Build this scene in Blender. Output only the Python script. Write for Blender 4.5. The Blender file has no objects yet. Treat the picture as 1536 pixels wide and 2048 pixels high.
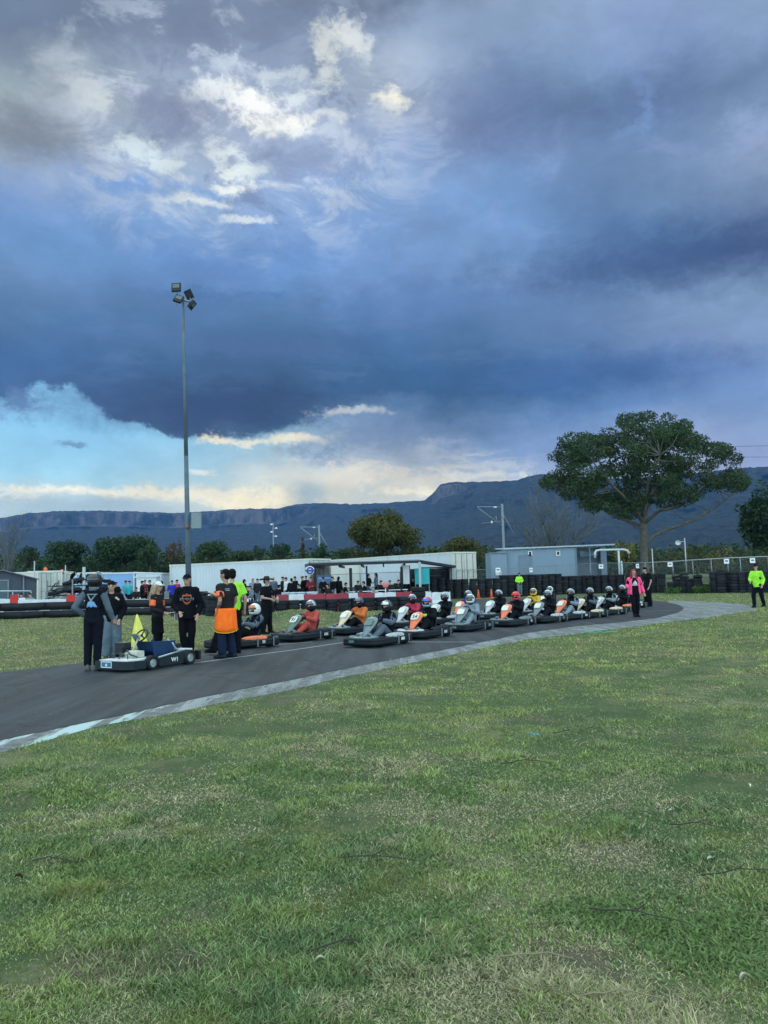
import bpy, bmesh, math, random
import numpy as np
from mathutils import Vector, Matrix, noise as mnoise
from mathutils.bvhtree import BVHTree
from mathutils.geometry import tessellate_polygon
random.seed(7); RNG = np.random.default_rng(7)
R = math.radians; PI = math.pi
sc = bpy.context.scene
COL = sc.collection

# ---------------------------------------------------------------- camera
F = 1539.0; PITCH = R(4.94); ROLL = R(1.6); EYE = 1.6
fw = Vector((0, math.cos(PITCH), math.sin(PITCH)))
up0 = Vector((0, -math.sin(PITCH), math.cos(PITCH))); rt0 = Vector((1, 0, 0))
rt = rt0*math.cos(ROLL) - up0*math.sin(ROLL)
up = rt0*math.sin(ROLL) + up0*math.cos(ROLL)
cam_d = bpy.data.cameras.new('camera'); cam = bpy.data.objects.new('camera', cam_d); COL.objects.link(cam)
cam.matrix_world = Matrix(((rt.x, up.x, -fw.x, 0), (rt.y, up.y, -fw.y, 0), (rt.z, up.z, -fw.z, EYE), (0, 0, 0, 1)))
cam_d.sensor_fit = 'VERTICAL'; cam_d.sensor_height = 24.0; cam_d.lens = F/2048*24.0
cam_d.clip_start = 0.05; cam_d.clip_end = 20000
sc.camera = cam
sc.render.resolution_x = 768; sc.render.resolution_y = 1024

def ray(px, py): return fw*F + rt*(px-768) + up*(1024-py)
def P(px, py, z=0.0):                      # where the photo's pixel meets the level z
    d = ray(px, py); t = (z-EYE)/d.z
    return Vector((d.x*t, d.y*t, z))
def PD(px, py, dist):                      # the point at that pixel, dist metres away
    d = ray(px, py); t = dist/d.y
    return Vector((d.x*t, dist, EYE+d.z*t))
def proj(x, y, z):
    d = Vector((x, y, z-EYE)); k = F/d.dot(fw)
    return 768+d.dot(rt)*k, 1024-d.dot(up)*k

# ---------------------------------------------------------------- colour management, world, sun
sc.view_settings.view_transform = 'Standard'; sc.view_settings.look = 'None'
sc.view_settings.exposure = 0.0; sc.view_settings.gamma = 1.0
sc.cycles.volume_bounces = 0; sc.cycles.max_bounces = 6; sc.cycles.diffuse_bounces = 3
def lin(c):
    return tuple((v/255/12.92 if v/255 <= .04045 else ((v/255+.055)/1.055)**2.4) for v in c)

SKY_X = [0, 192, 384, 576, 768, 960, 1152, 1344, 1536]
SKY_UP = [
 (0,   [(96,116,148),(92,110,143),(104,122,154),(102,118,150),(98,114,145),(122,142,176),(128,150,186),(128,146,192),(122,146,182)]),
 (60,  [(92,110,142),(84,102,136),(96,112,146),(122,140,175),(132,150,185),(120,142,180),(124,146,186),(122,142,192),(116,138,180)]),
 (130, [(130,146,165),(120,136,162),(110,126,160),(124,140,175),(150,168,195),(120,140,180),(118,145,188),(110,134,180),(98,120,160)]),
 (200, [(132,148,163),(150,166,190),(136,152,186),(150,166,196),(142,158,190),(102,122,162),(98,125,170),(88,112,152),(104,128,168)]),
 (270, [(126,140,155),(136,150,175),(132,146,180),(150,165,198),(138,156,196),(100,120,165),(100,128,172),(96,122,165),(132,150,190)]),
 (340, [(140,160,196),(142,162,202),(150,170,205),(135,152,190),(132,156,205),(98,122,168),(98,126,175),(104,128,172),(124,146,186)]),
 (400, [(112,142,198),(124,154,208),(142,168,210),(122,148,198),(124,154,205),(104,138,192),(96,126,174),(94,122,165),(100,120,162)]),
 (460, [(96,134,192),(90,132,192),(106,142,198),(112,144,198),(112,144,200),(102,138,192),(82,112,162),(70,100,148),(86,106,152)]),
 (520, [(90,126,176),(88,126,180),(88,126,188),(92,130,190),(106,140,196),(102,134,184),(82,114,166),(64,90,136),(62,82,126)]),
 (565, [(86,118,166),(80,116,168),(80,116,172),(82,120,175),(98,130,186),(94,126,178),(92,122,170),(84,108,150),(72,94,135)]),
 (600, [(80,112,155),(70,106,154),(70,106,158),(70,106,154),(84,116,170),(82,112,166),(98,126,172),(112,138,180),(118,146,186)]),
 (680, [(60,100,152),(58,96,146),(64,100,148),(60,94,142),(60,98,148),(72,104,152),(84,112,162),(108,132,180),(114,138,186)]),
 (740, [(54,94,152),(52,86,136),(54,88,134),(58,92,140),(52,88,136),(52,90,140),(60,96,148),(92,122,180),(104,132,186)]),
 (800, [(66,100,152),(60,92,140),(48,76,120),(46,76,118),(52,86,132),(50,86,132),(66,102,158),(96,128,184),(108,138,190)]),
 (850, [(66,100,152),(66,98,142),(50,76,116),(54,84,124),(86,116,156),(74,106,152),(98,130,182),(106,136,190),(118,142,190)]),
 (900, [(66,100,152),(66,98,142),(60,86,126),(100,130,170),(122,144,178),(116,142,184),(118,144,192),(124,146,194),(130,150,194)]),
 (960, [(66,100,152),(66,98,142),(90,120,160),(150,170,190),(160,178,196),(172,188,205),(150,170,205),(150,166,200),(140,158,196)]),
 (1100,[(66,100,152),(66,98,142),(90,120,160),(150,170,190),(160,178,196),(172,188,205),(150,170,205),(150,166,200),(140,158,196)]),
]
SKY_LO = [
 (700, [(120,178,224),(120,178,224),(130,185,225),(140,180,210),(120,150,190),(80,110,158),(96,128,180),(106,134,186),(118,142,190)]),
 (850, [(138,198,236),(136,196,235),(140,196,230),(150,190,215),(120,146,184),(80,112,160),(98,130,182),(106,136,190),(118,142,190)]),
 (920, [(150,208,238),(150,206,236),(156,204,230),(170,196,210),(160,175,192),(130,158,196),(126,150,196),(132,152,198),(138,156,198)]),
 (960, [(160,214,240),(162,214,236),(180,214,228),(205,214,212),(190,196,198),(176,192,206),(150,172,205),(150,168,202),(146,164,200)]),
 (985, [(175,212,230),(190,214,224),(200,216,220),(215,214,198),(185,198,204),(205,208,202),(170,184,208),(160,175,205),(152,170,204)]),
 (1015,[(185,210,218),(170,196,210),(178,198,208),(222,218,192),(196,206,206),(205,208,202),(180,190,210),(165,180,206),(156,172,206)]),
]
EDGE = [(-200,800),(0,797),(60,772),(125,768),(165,795),(200,822),(290,852),(345,874),(480,874),(540,858),(620,838),(740,820),(850,835),(960,860),(1150,880),(1536,900),(1700,900)]
SOFT = [(-200,8),(0,8),(170,8),(300,6),(600,9),(700,22),(800,50),(1700,60)]
BLOBS = [ # x, y, rx, ry, colour, strength
 (500,205,72,34,(250,252,250),1),(565,246,62,22,(248,250,245),1),(425,188,48,26,(228,236,240),.9),(645,232,60,11,(225,232,235),.8),
 (705,66,34,34,(228,234,234),.9),(655,95,26,50,(222,228,225),.85),(648,150,28,30,(225,232,232),.8),(783,197,36,30,(250,250,235),1),
 (768,240,40,30,(190,202,220),.7),(182,187,50,28,(222,232,235),.95),(140,160,80,45,(176,188,200),.5),(270,300,46,30,(215,232,240),.95),(322,338,38,18,(220,235,240),.9),
 (452,305,40,24,(225,238,240),.85),(485,338,42,24,(228,240,240),.9),(460,372,50,10,(238,244,240),.95),(372,396,90,11,(225,235,235),.9),
 (490,436,52,10,(220,230,232),.8),(560,148,50,18,(205,218,228),.8),(450,130,26,18,(190,205,222),.7),(595,196,40,14,(222,232,238),.8),
 (250,372,90,16,(104,152,214),.8),(400,380,50,12,(110,160,220),.6),(330,230,80,45,(128,142,176),.7),(460,318,20,11,(140,155,185),.8),(620,330,90,40,(130,146,180),.6),
 (70,270,110,45,(112,124,140),.7),(1030,230,120,80,(98,118,160),.5),(1300,195,130,60,(86,108,150),.5),(1500,250,60,30,(152,172,212),.6),
 (1290,225,18,60,(118,148,194),.7),(1270,265,40,10,(120,150,196),.6),(1330,520,330,44,(60,84,128),.75),(1180,745,280,36,(62,98,152),.6),(430,590,130,14,(66,104,156),.5),
 (530,690,200,24,(72,104,152),.6),(400,690,320,14,(78,112,160),.35),(400,815,280,45,(46,72,116),.7),
 (30,815,80,24,(110,146,188),.5),(40,800,30,26,(84,118,166),.8),(150,888,40,5,(112,152,190),.9),
 (440,880,60,10,(244,238,214),1),(590,878,78,11,(240,236,214),1),(510,884,60,8,(235,232,214),.9),(700,826,70,9,(198,205,208),.8),(640,905,60,14,(128,150,178),.85),(660,925,60,12,(134,154,180),.8),
 (745,868,120,34,(104,132,172),.7),(405,942,22,6,(226,236,235),.9),(200,985,240,10,(240,240,228),1),(420,990,170,18,(240,236,216),.9),(500,1006,70,18,(248,240,212),1),
 (40,996,90,7,(235,240,230),.9),(170,1006,180,14,(168,196,212),.85),(615,990,34,26,(158,186,202),.8),(590,942,110,22,(206,210,205),.6),(700,955,70,26,(222,216,200),.6),
 (830,965,100,24,(222,218,205),.65),(830,985,80,8,(238,232,210),.8),(960,950,90,10,(218,220,214),.7),(1010,930,60,10,(196,204,210),.5),(850,900,40,22,(175,188,200),.6),
 (905,885,20,8,(150,172,200),.6),(1320,905,110,60,(176,186,206),.5),
]
def sky_sample(table, px, py):
    ys = [r[0] for r in table]
    py = min(max(py, ys[0]), ys[-1]); px = min(max(px, 0), 1536)
    i = max(0, min(len(ys)-2, sum(1 for v in ys if v <= py)-1)); ty = (py-ys[i])/(ys[i+1]-ys[i])
    j = min(7, int(px//192)); tx = (px-192*j)/192
    out = []
    for c in range(3):
        a = table[i][1][j][c]*(1-tx)+table[i][1][j+1][c]*tx
        b = table[i+1][1][j][c]*(1-tx)+table[i+1][1][j+1][c]*tx
        out.append(a*(1-ty)+b*ty)
    return lin(out)

class NT:                                   # small node-tree writer
    def __init__(s, tree): s.t = tree; s.t.nodes.clear()
    def n(s, typ, **kw):
        nd = s.t.nodes.new(typ)
        for k, v in kw.items():
            if k == 'ins':
                for a, b in v.items():
                    if b is None: continue
                    if isinstance(b, bpy.types.NodeSocket): s.t.links.new(b, nd.inputs[a])
                    else: nd.inputs[a].default_value = b
            else: setattr(nd, k, v)
        return nd
    def math(s, op, a, b=0.0, clamp=False):
        return s.n('ShaderNodeMath', operation=op, use_clamp=clamp, ins={0: a, 1: b}).outputs[0]
    def vmath(s, op, a, b=None):
        nd = s.n('ShaderNodeVectorMath', operation=op, ins={0: a, 1: b})
        return nd.outputs['Value'] if op in ('LENGTH', 'DOT_PRODUCT') else nd.outputs[0]
    def mix(s, f, a, b):
        nd = s.t.nodes.new('ShaderNodeMix'); nd.data_type = 'RGBA'
        for i, v in ((0, f), (6, a), (7, b)):
            if isinstance(v, bpy.types.NodeSocket): s.t.links.new(v, nd.inputs[i])
            else: nd.inputs[i].default_value = v if i == 0 or len(v) == 4 else (*v, 1)
        return nd.outputs[2]
    def mapr(s, v, a, b, c=0.0, d=1.0, smooth=True):
        nd = s.n('ShaderNodeMapRange', interpolation_type='SMOOTHSTEP' if smooth else 'LINEAR', ins={0: v, 1: a, 2: b, 3: c, 4: d})
        return nd.outputs[0]
    def noise(s, vec, scale, detail=4, rough=.5, dist=0.0):
        return s.n('ShaderNodeTexNoise', ins={'Vector': vec, 'Scale': scale, 'Detail': detail, 'Roughness': rough, 'Distortion': dist})
    def ramp(s, f, stops):
        nd = s.t.nodes.new('ShaderNodeValToRGB'); cr = nd.color_ramp
        while len(cr.elements) > 1: cr.elements.remove(cr.elements[-1])
        cr.elements[0].position = stops[0][0]; cr.elements[0].color = (*stops[0][1], 1)
        for p, c in stops[1:]:
            e = cr.elements.new(p); e.color = (*c, 1)
        s.t.links.new(f, nd.inputs[0]); return nd.outputs[0]

HAZE = .0001; HAZE_TOP = 520.0; HAZE_S = (.07, .20, .50)
SUN_AZ, SUN_EL = R(-20), R(38)
def build_world():
    w = bpy.data.worlds.new('World'); sc.world = w; w.use_nodes = True
    T = NT(w.node_tree)
    g = T.n('ShaderNodeTexCoord').outputs['Generated']
    sx = T.n('ShaderNodeSeparateXYZ', ins={0: g})
    x, y, z = sx.outputs
    gs = T.vmath('MULTIPLY', g, (1, 1, 1.7))
    wn = T.noise(gs, 3.2, 3, .5).outputs['Color']
    wf = T.noise(T.vmath('MULTIPLY', g, (1, 1, 1.5)), 17, 10, .64).outputs['Color']
    az = T.math('ARCTAN2', x, y); el = T.math('ARCSINE', z)
    ae = T.n('ShaderNodeCombineXYZ', ins={0: az, 1: el}).outputs[0]
    w1 = T.vmath('MULTIPLY', T.vmath('SUBTRACT', wn, (.5, .5, .5)), (.10, .06, 0))
    w2 = T.vmath('MULTIPLY', T.vmath('SUBTRACT', wf, (.5, .5, .5)), (.11, .075, 0))
    lo = T.mapr(el, .05, .25, .35, 1.0)
    sc_ = T.n('ShaderNodeCombineXYZ', ins={0: lo, 1: lo, 2: lo}).outputs[0]
    pw = T.vmath('ADD', T.vmath('ADD', ae, T.vmath('MULTIPLY', w1, sc_)), T.vmath('MULTIPLY', w2, sc_))
    sp = T.n('ShaderNodeSeparateXYZ', ins={0: pw}); azw, elw = sp.outputs[0], sp.outputs[1]
    u = T.math('ADD', azw, .5)                      # ramp position, az -0.5..0.5 rad
    NS = 16
    def el_of(py):
        d = ray(768, py); return math.atan2(d.z, math.hypot(d.x, d.y))
    def table(tb):
        rows = sorted([(el_of(r[0]), r[0]) for r in tb])
        col = None; prev = None
        for e, py in rows:
            st = []
            for k in range(NS):
                a = -.5+k/(NS-1)
                d = Vector((math.sin(a)*math.cos(e), math.cos(a)*math.cos(e), math.sin(e)))
                qx, qy = proj(d.x, d.y, d.z+EYE)
                st.append((k/(NS-1), sky_sample(tb, qx, qy)))
            rc = T.ramp(u, st)
            col = rc if col is None else T.mix(T.mapr(elw, prev, e, smooth=False), col, rc)
            prev = e
        return col
    cu = T.vmath('MULTIPLY', table(SKY_UP), (1.26, 1.25, 1.11)); cl = table(SKY_LO)
    est, sst = [], []
    for k in range(28):
        a = -.5+k/27
        qx = 768+F*math.tan(a)
        eb = np.interp(qx, [p[0] for p in EDGE], [p[1] for p in EDGE]); so = np.interp(qx, [p[0] for p in SOFT], [p[1] for p in SOFT])
        d = ray(qx, eb); v = math.atan2(d.z, math.hypot(d.x, d.y))
        est.append((k/27, (v, v, v))); sst.append((k/27, (so/F,)*3))
    elf = T.math('ADD', el, T.n('ShaderNodeSeparateXYZ', ins={0: T.vmath('ADD', T.vmath('MULTIPLY', w2, (1, .55, 1)), T.vmath('MULTIPLY', T.vmath('SUBTRACT', T.noise(g, 45, 8, .65).outputs['Color'], (.5, .5, .5)), (0, .028, 0)))}).outputs[1])
    ua = T.math('ADD', az, .5)
    eb = T.ramp(ua, est); so = T.ramp(ua, sst)
    dd = T.math('DIVIDE', T.math('SUBTRACT', elf, eb), so)
    m = T.mapr(dd, -1, 1)
    col = T.mix(m, cl, cu)
    # ragged bright and dark cloud patches
    fn = T.noise(T.vmath('MULTIPLY', g, (1, 1, 1.6)), 34, 10, .68, .4).outputs[0]
    fn2 = T.noise(T.vmath('MULTIPLY', g, (1, 1, 1.3)), 85, 6, .65, .3).outputs[0]
    fo = T.math('ADD', T.math('MULTIPLY', T.math('SUBTRACT', fn, .5), 2.6), T.math('MULTIPLY', T.math('SUBTRACT', fn2, .5), 1.9))
    def region(x_, y_, rx_, ry_, e0_=1.1, e1_=.3):
        d = ray(x_, y_); a0 = math.atan2(d.x, d.y); e0 = math.atan2(d.z, math.hypot(d.x, d.y))
        v = T.vmath('MULTIPLY', T.vmath('SUBTRACT', ae, (a0, e0, 0)), (F/rx_, F/ry_, 0))
        return T.mapr(T.vmath('LENGTH', v), e0_, e1_)
    wn2 = T.noise(T.vmath('ADD', T.vmath('MULTIPLY', g, (1, 1, 1.9)), (3, 5, 1)), 11, 10, .66, .5).outputs[0]
    wm = T.mapr(wn2, .49, .64)
    col = T.mix(T.math('MULTIPLY', T.math('MULTIPLY', wm, region(480, 255, 520, 260)), .9), col, lin((200, 213, 229)))
    dm = T.mapr(wn2, .47, .36)
    col = T.mix(T.math('MULTIPLY', T.math('MULTIPLY', dm, region(480, 280, 560, 300)), .55), col, lin((104, 120, 152)))
    col = T.mix(T.math('MULTIPLY', T.math('MULTIPLY', T.mapr(wn2, .5, .68), region(1150, 250, 560, 330)), .30), col, lin((150, 172, 215)))
    wl = T.noise(T.vmath('ADD', T.vmath('MULTIPLY', g, (1, 1, 4.5)), (1, 9, 4)), 12, 9, .62, .3).outputs[0]
    col = T.mix(T.math('MULTIPLY', T.math('MULTIPLY', T.mapr(wl, .5, .64), region(650, 690, 900, 160)), .35), col, lin((92, 122, 168)))
    col = T.mix(T.math('MULTIPLY', T.math('MULTIPLY', T.mapr(wl, .5, .66), region(760, 950, 420, 75)), .55), col, lin((228, 222, 208)))
    col = T.mix(T.math('MULTIPLY', T.math('MULTIPLY', T.mapr(wn2, .5, .62), region(800, 930, 260, 70)), .45), col, lin((150, 166, 190)))
    pw2 = T.vmath('ADD', ae, T.vmath('MULTIPLY', T.vmath('MULTIPLY', T.vmath('SUBTRACT', wf, (.5, .5, .5)), (.075, .05, 0)), sc_))
    fob = T.math('MULTIPLY', fo, .4)
    for bx_, by_, rx_, ry_, c, stg in BLOBS:
        d = ray(bx_, by_); a0 = math.atan2(d.x, d.y); e0 = math.atan2(d.z, math.hypot(d.x, d.y))
        kx = math.hypot(d.x, d.y)/F; k = 1/F
        v = T.vmath('MULTIPLY', T.vmath('SUBTRACT', pw2, (a0, e0, 0)), (1/(rx_*k*math.cos(a0)**2), 1/(ry_*k*math.cos(e0)), 0))
        big = rx_*ry_ > 4000
        ln = T.math('ADD', T.vmath('LENGTH', v), fob if big else fo)
        col = T.mix(T.mapr(ln, 1.7 if big else 1.5, .1 if big else .2, 0, stg), col, lin(c))
    # fine light and dark mottling of the cloud deck
    bn = T.noise(gs, 7, 7, .6).outputs[0]
    br = T.mapr(bn, .3, .7, .84, 1.18, smooth=False)
    col = T.vmath('MULTIPLY', col, T.n('ShaderNodeCombineXYZ', ins={0: br, 1: br, 2: br}).outputs[0])
    # unseen overcast overhead and behind the photographer, brightened to light the ground
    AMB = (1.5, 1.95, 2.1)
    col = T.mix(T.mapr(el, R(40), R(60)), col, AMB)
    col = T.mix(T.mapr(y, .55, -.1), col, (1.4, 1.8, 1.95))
    # the sky stands behind the air near the ground, so it is that much stronger than it looks
    pl = T.math('MINIMUM', T.math('DIVIDE', HAZE_TOP, T.math('MAXIMUM', z, .02)), 4800.0)
    tr_ = T.math('EXPONENT', T.math('MULTIPLY', pl, -HAZE)); tr_ = T.math('MAXIMUM', tr_, .3)
    it = T.math('SUBTRACT', 1.0, tr_); i3 = T.n('ShaderNodeCombineXYZ', ins={0: it, 1: it, 2: it}).outputs[0]; r_ = T.math('DIVIDE', 1.0, tr_); r3 = T.n('ShaderNodeCombineXYZ', ins={0: r_, 1: r_, 2: r_}).outputs[0]
    col = T.vmath('MAXIMUM', T.vmath('MULTIPLY', T.vmath('SUBTRACT', col, T.vmath('MULTIPLY', i3, HAZE_S)), r3), (.004, .006, .01))
    sky = T.n('ShaderNodeTexSky', sky_type='NISHITA', sun_disc=False, sun_elevation=SUN_EL, sun_rotation=SUN_AZ)
    b1 = T.n('ShaderNodeBackground', ins={0: sky.outputs[0], 1: .06})
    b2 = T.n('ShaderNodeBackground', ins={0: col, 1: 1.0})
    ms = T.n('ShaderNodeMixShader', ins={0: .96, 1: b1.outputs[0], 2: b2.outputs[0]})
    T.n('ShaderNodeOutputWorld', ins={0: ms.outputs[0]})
    w.cycles.sampling_method = 'MANUAL'; w.cycles.sample_map_resolution = 512
build_world()
sun_d = bpy.data.lights.new('sun', 'SUN'); sun = bpy.data.objects.new('sun', sun_d); COL.objects.link(sun)
sun_d.energy = 0.8; sun_d.angle = R(30); sun_d.color = (1.0, .95, .86)
sun.rotation_euler = Vector((math.sin(SUN_AZ)*math.cos(SUN_EL), math.cos(SUN_AZ)*math.cos(SUN_EL), math.sin(SUN_EL))).to_track_quat('Z', 'Y').to_euler()

# ---------------------------------------------------------------- helpers
def tag(o, label=None, cat=None, group=None, kind=None):
    if label: o['label'] = label
    if cat: o['category'] = cat
    if group: o['group'] = group
    if kind: o['kind'] = kind
    return o
class MB:
    def __init__(s): s.v = []; s.f = []; s.sm = []
    def add(s, vs, fs, smooth=False):
        b = len(s.v); s.v += [tuple(v) for v in vs]; s.f += [tuple(i+b for i in f) for f in fs]; s.sm += [smooth]*len(fs)
        return s
    def box(s, c, size, rot=None):
        hx, hy, hz = size[0]/2, size[1]/2, size[2]/2
        vs = [Vector((x, y, z)) for x in (-hx, hx) for y in (-hy, hy) for z in (-hz, hz)]
        if rot is not None: vs = [rot @ v for v in vs]
        vs = [v+Vector(c) for v in vs]
        return s.add(vs, [(0, 1, 3, 2), (4, 6, 7, 5), (0, 4, 5, 1), (2, 3, 7, 6), (0, 2, 6, 4), (1, 5, 7, 3)])
    def hexa(s, lo4, hi4):
        vs = list(lo4)+list(hi4)
        return s.add(vs, [(3, 2, 1, 0), (4, 5, 6, 7), (0, 1, 5, 4), (1, 2, 6, 5), (2, 3, 7, 6), (3, 0, 4, 7)])
    def tube(s, a, b, r1, r2=None, n=10, cap='flat', smooth=True):
        a = Vector(a); b = Vector(b); r2 = r1 if r2 is None else r2
        d = b-a
        if d.length < 1e-6: d = Vector((0, 0, 1e-4))
        d.normalize(); q = d.to_track_quat('Z', 'Y')
        rings = []
        if cap == 'round':
            for k in (80, 55, 28): rings.append((a-d*r1*math.sin(R(k)), r1*math.cos(R(k))))
        rings.append((a, r1)); rings.append((b, r2))
        if cap == 'round':
            for k in (28, 55, 80): rings.append((b+d*r2*math.sin(R(k)), r2*math.cos(R(k))))
        vs = []
        for c, r in rings:
            for i in range(n):
                t = 2*PI*i/n; vs.append(c+q @ Vector((r*math.cos(t), r*math.sin(t), 0)))
        fs = []
        for k in range(len(rings)-1):
            for i in range(n):
                j = (i+1) % n; fs.append((k*n+i, k*n+j, (k+1)*n+j, (k+1)*n+i))
        s.add(vs, fs, smooth)
        b0 = len(s.v)-len(vs)
        s.f += [tuple(b0+i for i in reversed(range(n))), tuple(b0+(len(rings)-1)*n+i for i in range(n))]; s.sm += [False, False]
        return s
    def path(s, pts, rad, n=8):
        pts = [Vector(p) for p in pts]; m = len(pts)
        if not hasattr(rad, '__len__'): rad = [rad]*m
        vs = []
        for i, p in enumerate(pts):
            d = (pts[min(i+1, m-1)]-pts[max(i-1, 0)]).normalized(); q = d.to_track_quat('Z', 'Y')
            vs += [p+q @ Vector((rad[i]*math.cos(2*PI*k/n), rad[i]*math.sin(2*PI*k/n), 0)) for k in range(n)]
        fs = [(i*n+k, i*n+(k+1) % n, (i+1)*n+(k+1) % n, (i+1)*n+k) for i in range(m-1) for k in range(n)]
        fs += [tuple(reversed(range(n))), tuple((m-1)*n+k for k in range(n))]
        return s.add(vs, fs, True)
    def loft(s, secs, n=18):          # horizontal elliptical sections (centre, rx, ry)
        vs = []
        for c, rx, ry in secs:
            for i in range(n):
                t = 2*PI*i/n; vs.append((c[0]+rx*math.cos(t), c[1]+ry*math.sin(t), c[2]))
        m = len(secs)
        fs = [(k*n+i, k*n+(i+1) % n, (k+1)*n+(i+1) % n, (k+1)*n+i) for k in range(m-1) for i in range(n)]
        fs += [tuple(reversed(range(n))), tuple((m-1)*n+i for i in range(n))]
        return s.add(vs, fs, True)
    def ell(s, c, r, nu=16, nv=10, rot=None):
        vs = []; c = Vector(c)
        for j in range(nv+1):
            ph = PI*j/nv
            for i in range(nu):
                t = 2*PI*i/nu
                v = Vector((r[0]*math.sin(ph)*math.cos(t), r[1]*math.sin(ph)*math.sin(t), r[2]*math.cos(ph)))
                if rot is not None: v = rot @ v
                vs.append(c+v)
        fs = [(j*nu+i, (j+1)*nu+i, (j+1)*nu+(i+1) % nu, j*nu+(i+1) % nu) for j in range(nv) for i in range(nu)]
        return s.add(vs, fs, True)
    def lathe(s, prof, n=20, c=(0, 0, 0), axis='Z', closed=True):
        vs = []; c = Vector(c)
        for r, h in prof:
            for i in range(n):
                t = 2*PI*i/n
                v = (r*math.cos(t), r*math.sin(t), h) if axis == 'Z' else (h, r*math.cos(t), r*math.sin(t))
                vs.append(c+Vector(v))
        m = len(prof); rg = range(m) if closed else range(m-1)
        fs = [(k*n+i, k*n+(i+1) % n, ((k+1) % m)*n+(i+1) % n, ((k+1) % m)*n+i) for k in rg for i in range(n)]
        return s.add(vs, fs, True)
    def prism(s, poly, z0, z1):       # polygon in xy extruded
        n = len(poly); vs = [(p[0], p[1], z0) for p in poly]+[(p[0], p[1], z1) for p in poly]
        fs = [tuple(reversed(range(n))), tuple(range(n, 2*n))]+[(i, (i+1) % n, n+(i+1) % n, n+i) for i in range(n)]
        return s.add(vs, fs)
    def xf(s, M, start=0):
        for i in range(start, len(s.v)): s.v[i] = tuple(M @ Vector(s.v[i]))
        return s
    def mesh(s, name='mesh'):
        me = bpy.data.meshes.new(name); me.from_pydata(s.v, [], s.f)
        me.polygons.foreach_set('use_smooth', s.sm); me.update()
        bm = bmesh.new(); bm.from_mesh(me); bmesh.ops.recalc_face_normals(bm, faces=bm.faces); bm.to_mesh(me); bm.free()
        return me
def add(name, me, m, parent=None, loc=None, rot=None):
    if isinstance(me, MB): me = me.mesh(name)
    o = bpy.data.objects.new(name, me); COL.objects.link(o)
    if len(me.materials) == 0: me.materials.append(None)
    if m is not None:
        o.material_slots[0].link = 'OBJECT'; o.material_slots[0].material = m
    if parent: o.parent = parent
    if loc is not None: o.location = loc
    if rot is not None: o.rotation_euler = rot
    return o
def empty(name, loc=(0, 0, 0), rz=0, label=None, cat=None, group=None):
    o = bpy.data.objects.new(name, None); COL.objects.link(o); o.location = loc; o.rotation_euler = (0, 0, rz)
    o.empty_display_size = .2
    return tag(o, label, cat, group)
def mesh_np(name, v, faces, cols=None, smooth=False):
    me = bpy.data.meshes.new(name); nv = len(v); nf, k = faces.shape
    me.vertices.add(nv); me.vertices.foreach_set('co', np.ascontiguousarray(v, np.float32).ravel())
    me.loops.add(nf*k); me.loops.foreach_set('vertex_index', faces.astype(np.int32).ravel())
    me.polygons.add(nf); me.polygons.foreach_set('loop_start', np.arange(0, nf*k, k, dtype=np.int32))
    try: me.polygons.foreach_set('loop_total', np.full(nf, k, dtype=np.int32))
    except Exception: pass
    if cols is not None:
        ca = me.color_attributes.new('Col', 'FLOAT_COLOR', 'POINT')
        c4 = np.ones((nv, 4), np.float32); c4[:, :3] = cols; ca.data.foreach_set('color', c4.ravel())
    me.update(calc_edges=True); me.validate()
    if smooth: me.polygons.foreach_set('use_smooth', np.ones(len(me.polygons), bool))
    return me
_h = RNG.random((256, 256))
def vnoise(x, y, s=1.0, o=0):
    x = np.asarray(x)*s+o*17.3; y = np.asarray(y)*s+o*9.1
    xi = np.floor(x).astype(int); yi = np.floor(y).astype(int); fx = x-xi; fy = y-yi
    fx = fx*fx*(3-2*fx); fy = fy*fy*(3-2*fy)
    a = _h[xi % 256, yi % 256]; b = _h[(xi+1) % 256, yi % 256]; c = _h[xi % 256, (yi+1) % 256]; d = _h[(xi+1) % 256, (yi+1) % 256]
    return (a*(1-fx)+b*fx)*(1-fy)+(c*(1-fx)+d*fx)*fy
def fbm(x, y, s=1.0, o=0, n=4):
    r = 0; a = .5; t = 0
    for k in range(n): r = r+a*vnoise(x, y, s*2**k, o+k); t += a; a *= .5
    return r/t
def sstep(a, b, x):
    t = np.clip((np.asarray(x, float)-a)/(b-a), 0, 1); return t*t*(3-2*t)

MATS = {}
def mat(name, c, rough=.6, metal=0.0, var=.12, scale=8, bump=0.0, bscale=40, coat=0.0, spec=.28, trans=0.0, emit=0):
    if name in MATS: return MATS[name]
    m = bpy.data.materials.new(name); m.use_nodes = True; T = NT(m.node_tree)
    co = T.n('ShaderNodeTexCoord').outputs['Object']
    nz = T.noise(co, scale, 5, .6).outputs[0]
    f = T.mapr(nz, .3, .7, 1-var, 1+var, smooth=False)
    col = T.vmath('MULTIPLY', tuple(c), T.n('ShaderNodeCombineXYZ', ins={0: f, 1: f, 2: f}).outputs[0])
    b = T.n('ShaderNodeBsdfPrincipled', ins={'Base Color': col, 'Roughness': rough, 'Metallic': metal, 'Coat Weight': coat, 'Specular IOR Level': spec})
    if bump:
        bn = T.noise(co, bscale, 4, .6).outputs[0]
        T.t.links.new(T.n('ShaderNodeBump', ins={'Strength': bump, 'Distance': .02, 'Height': bn}).outputs[0], b.inputs['Normal'])
    T.n('ShaderNodeOutputMaterial', ins={0: b.outputs[0]})
    MATS[name] = m; return m
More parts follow.
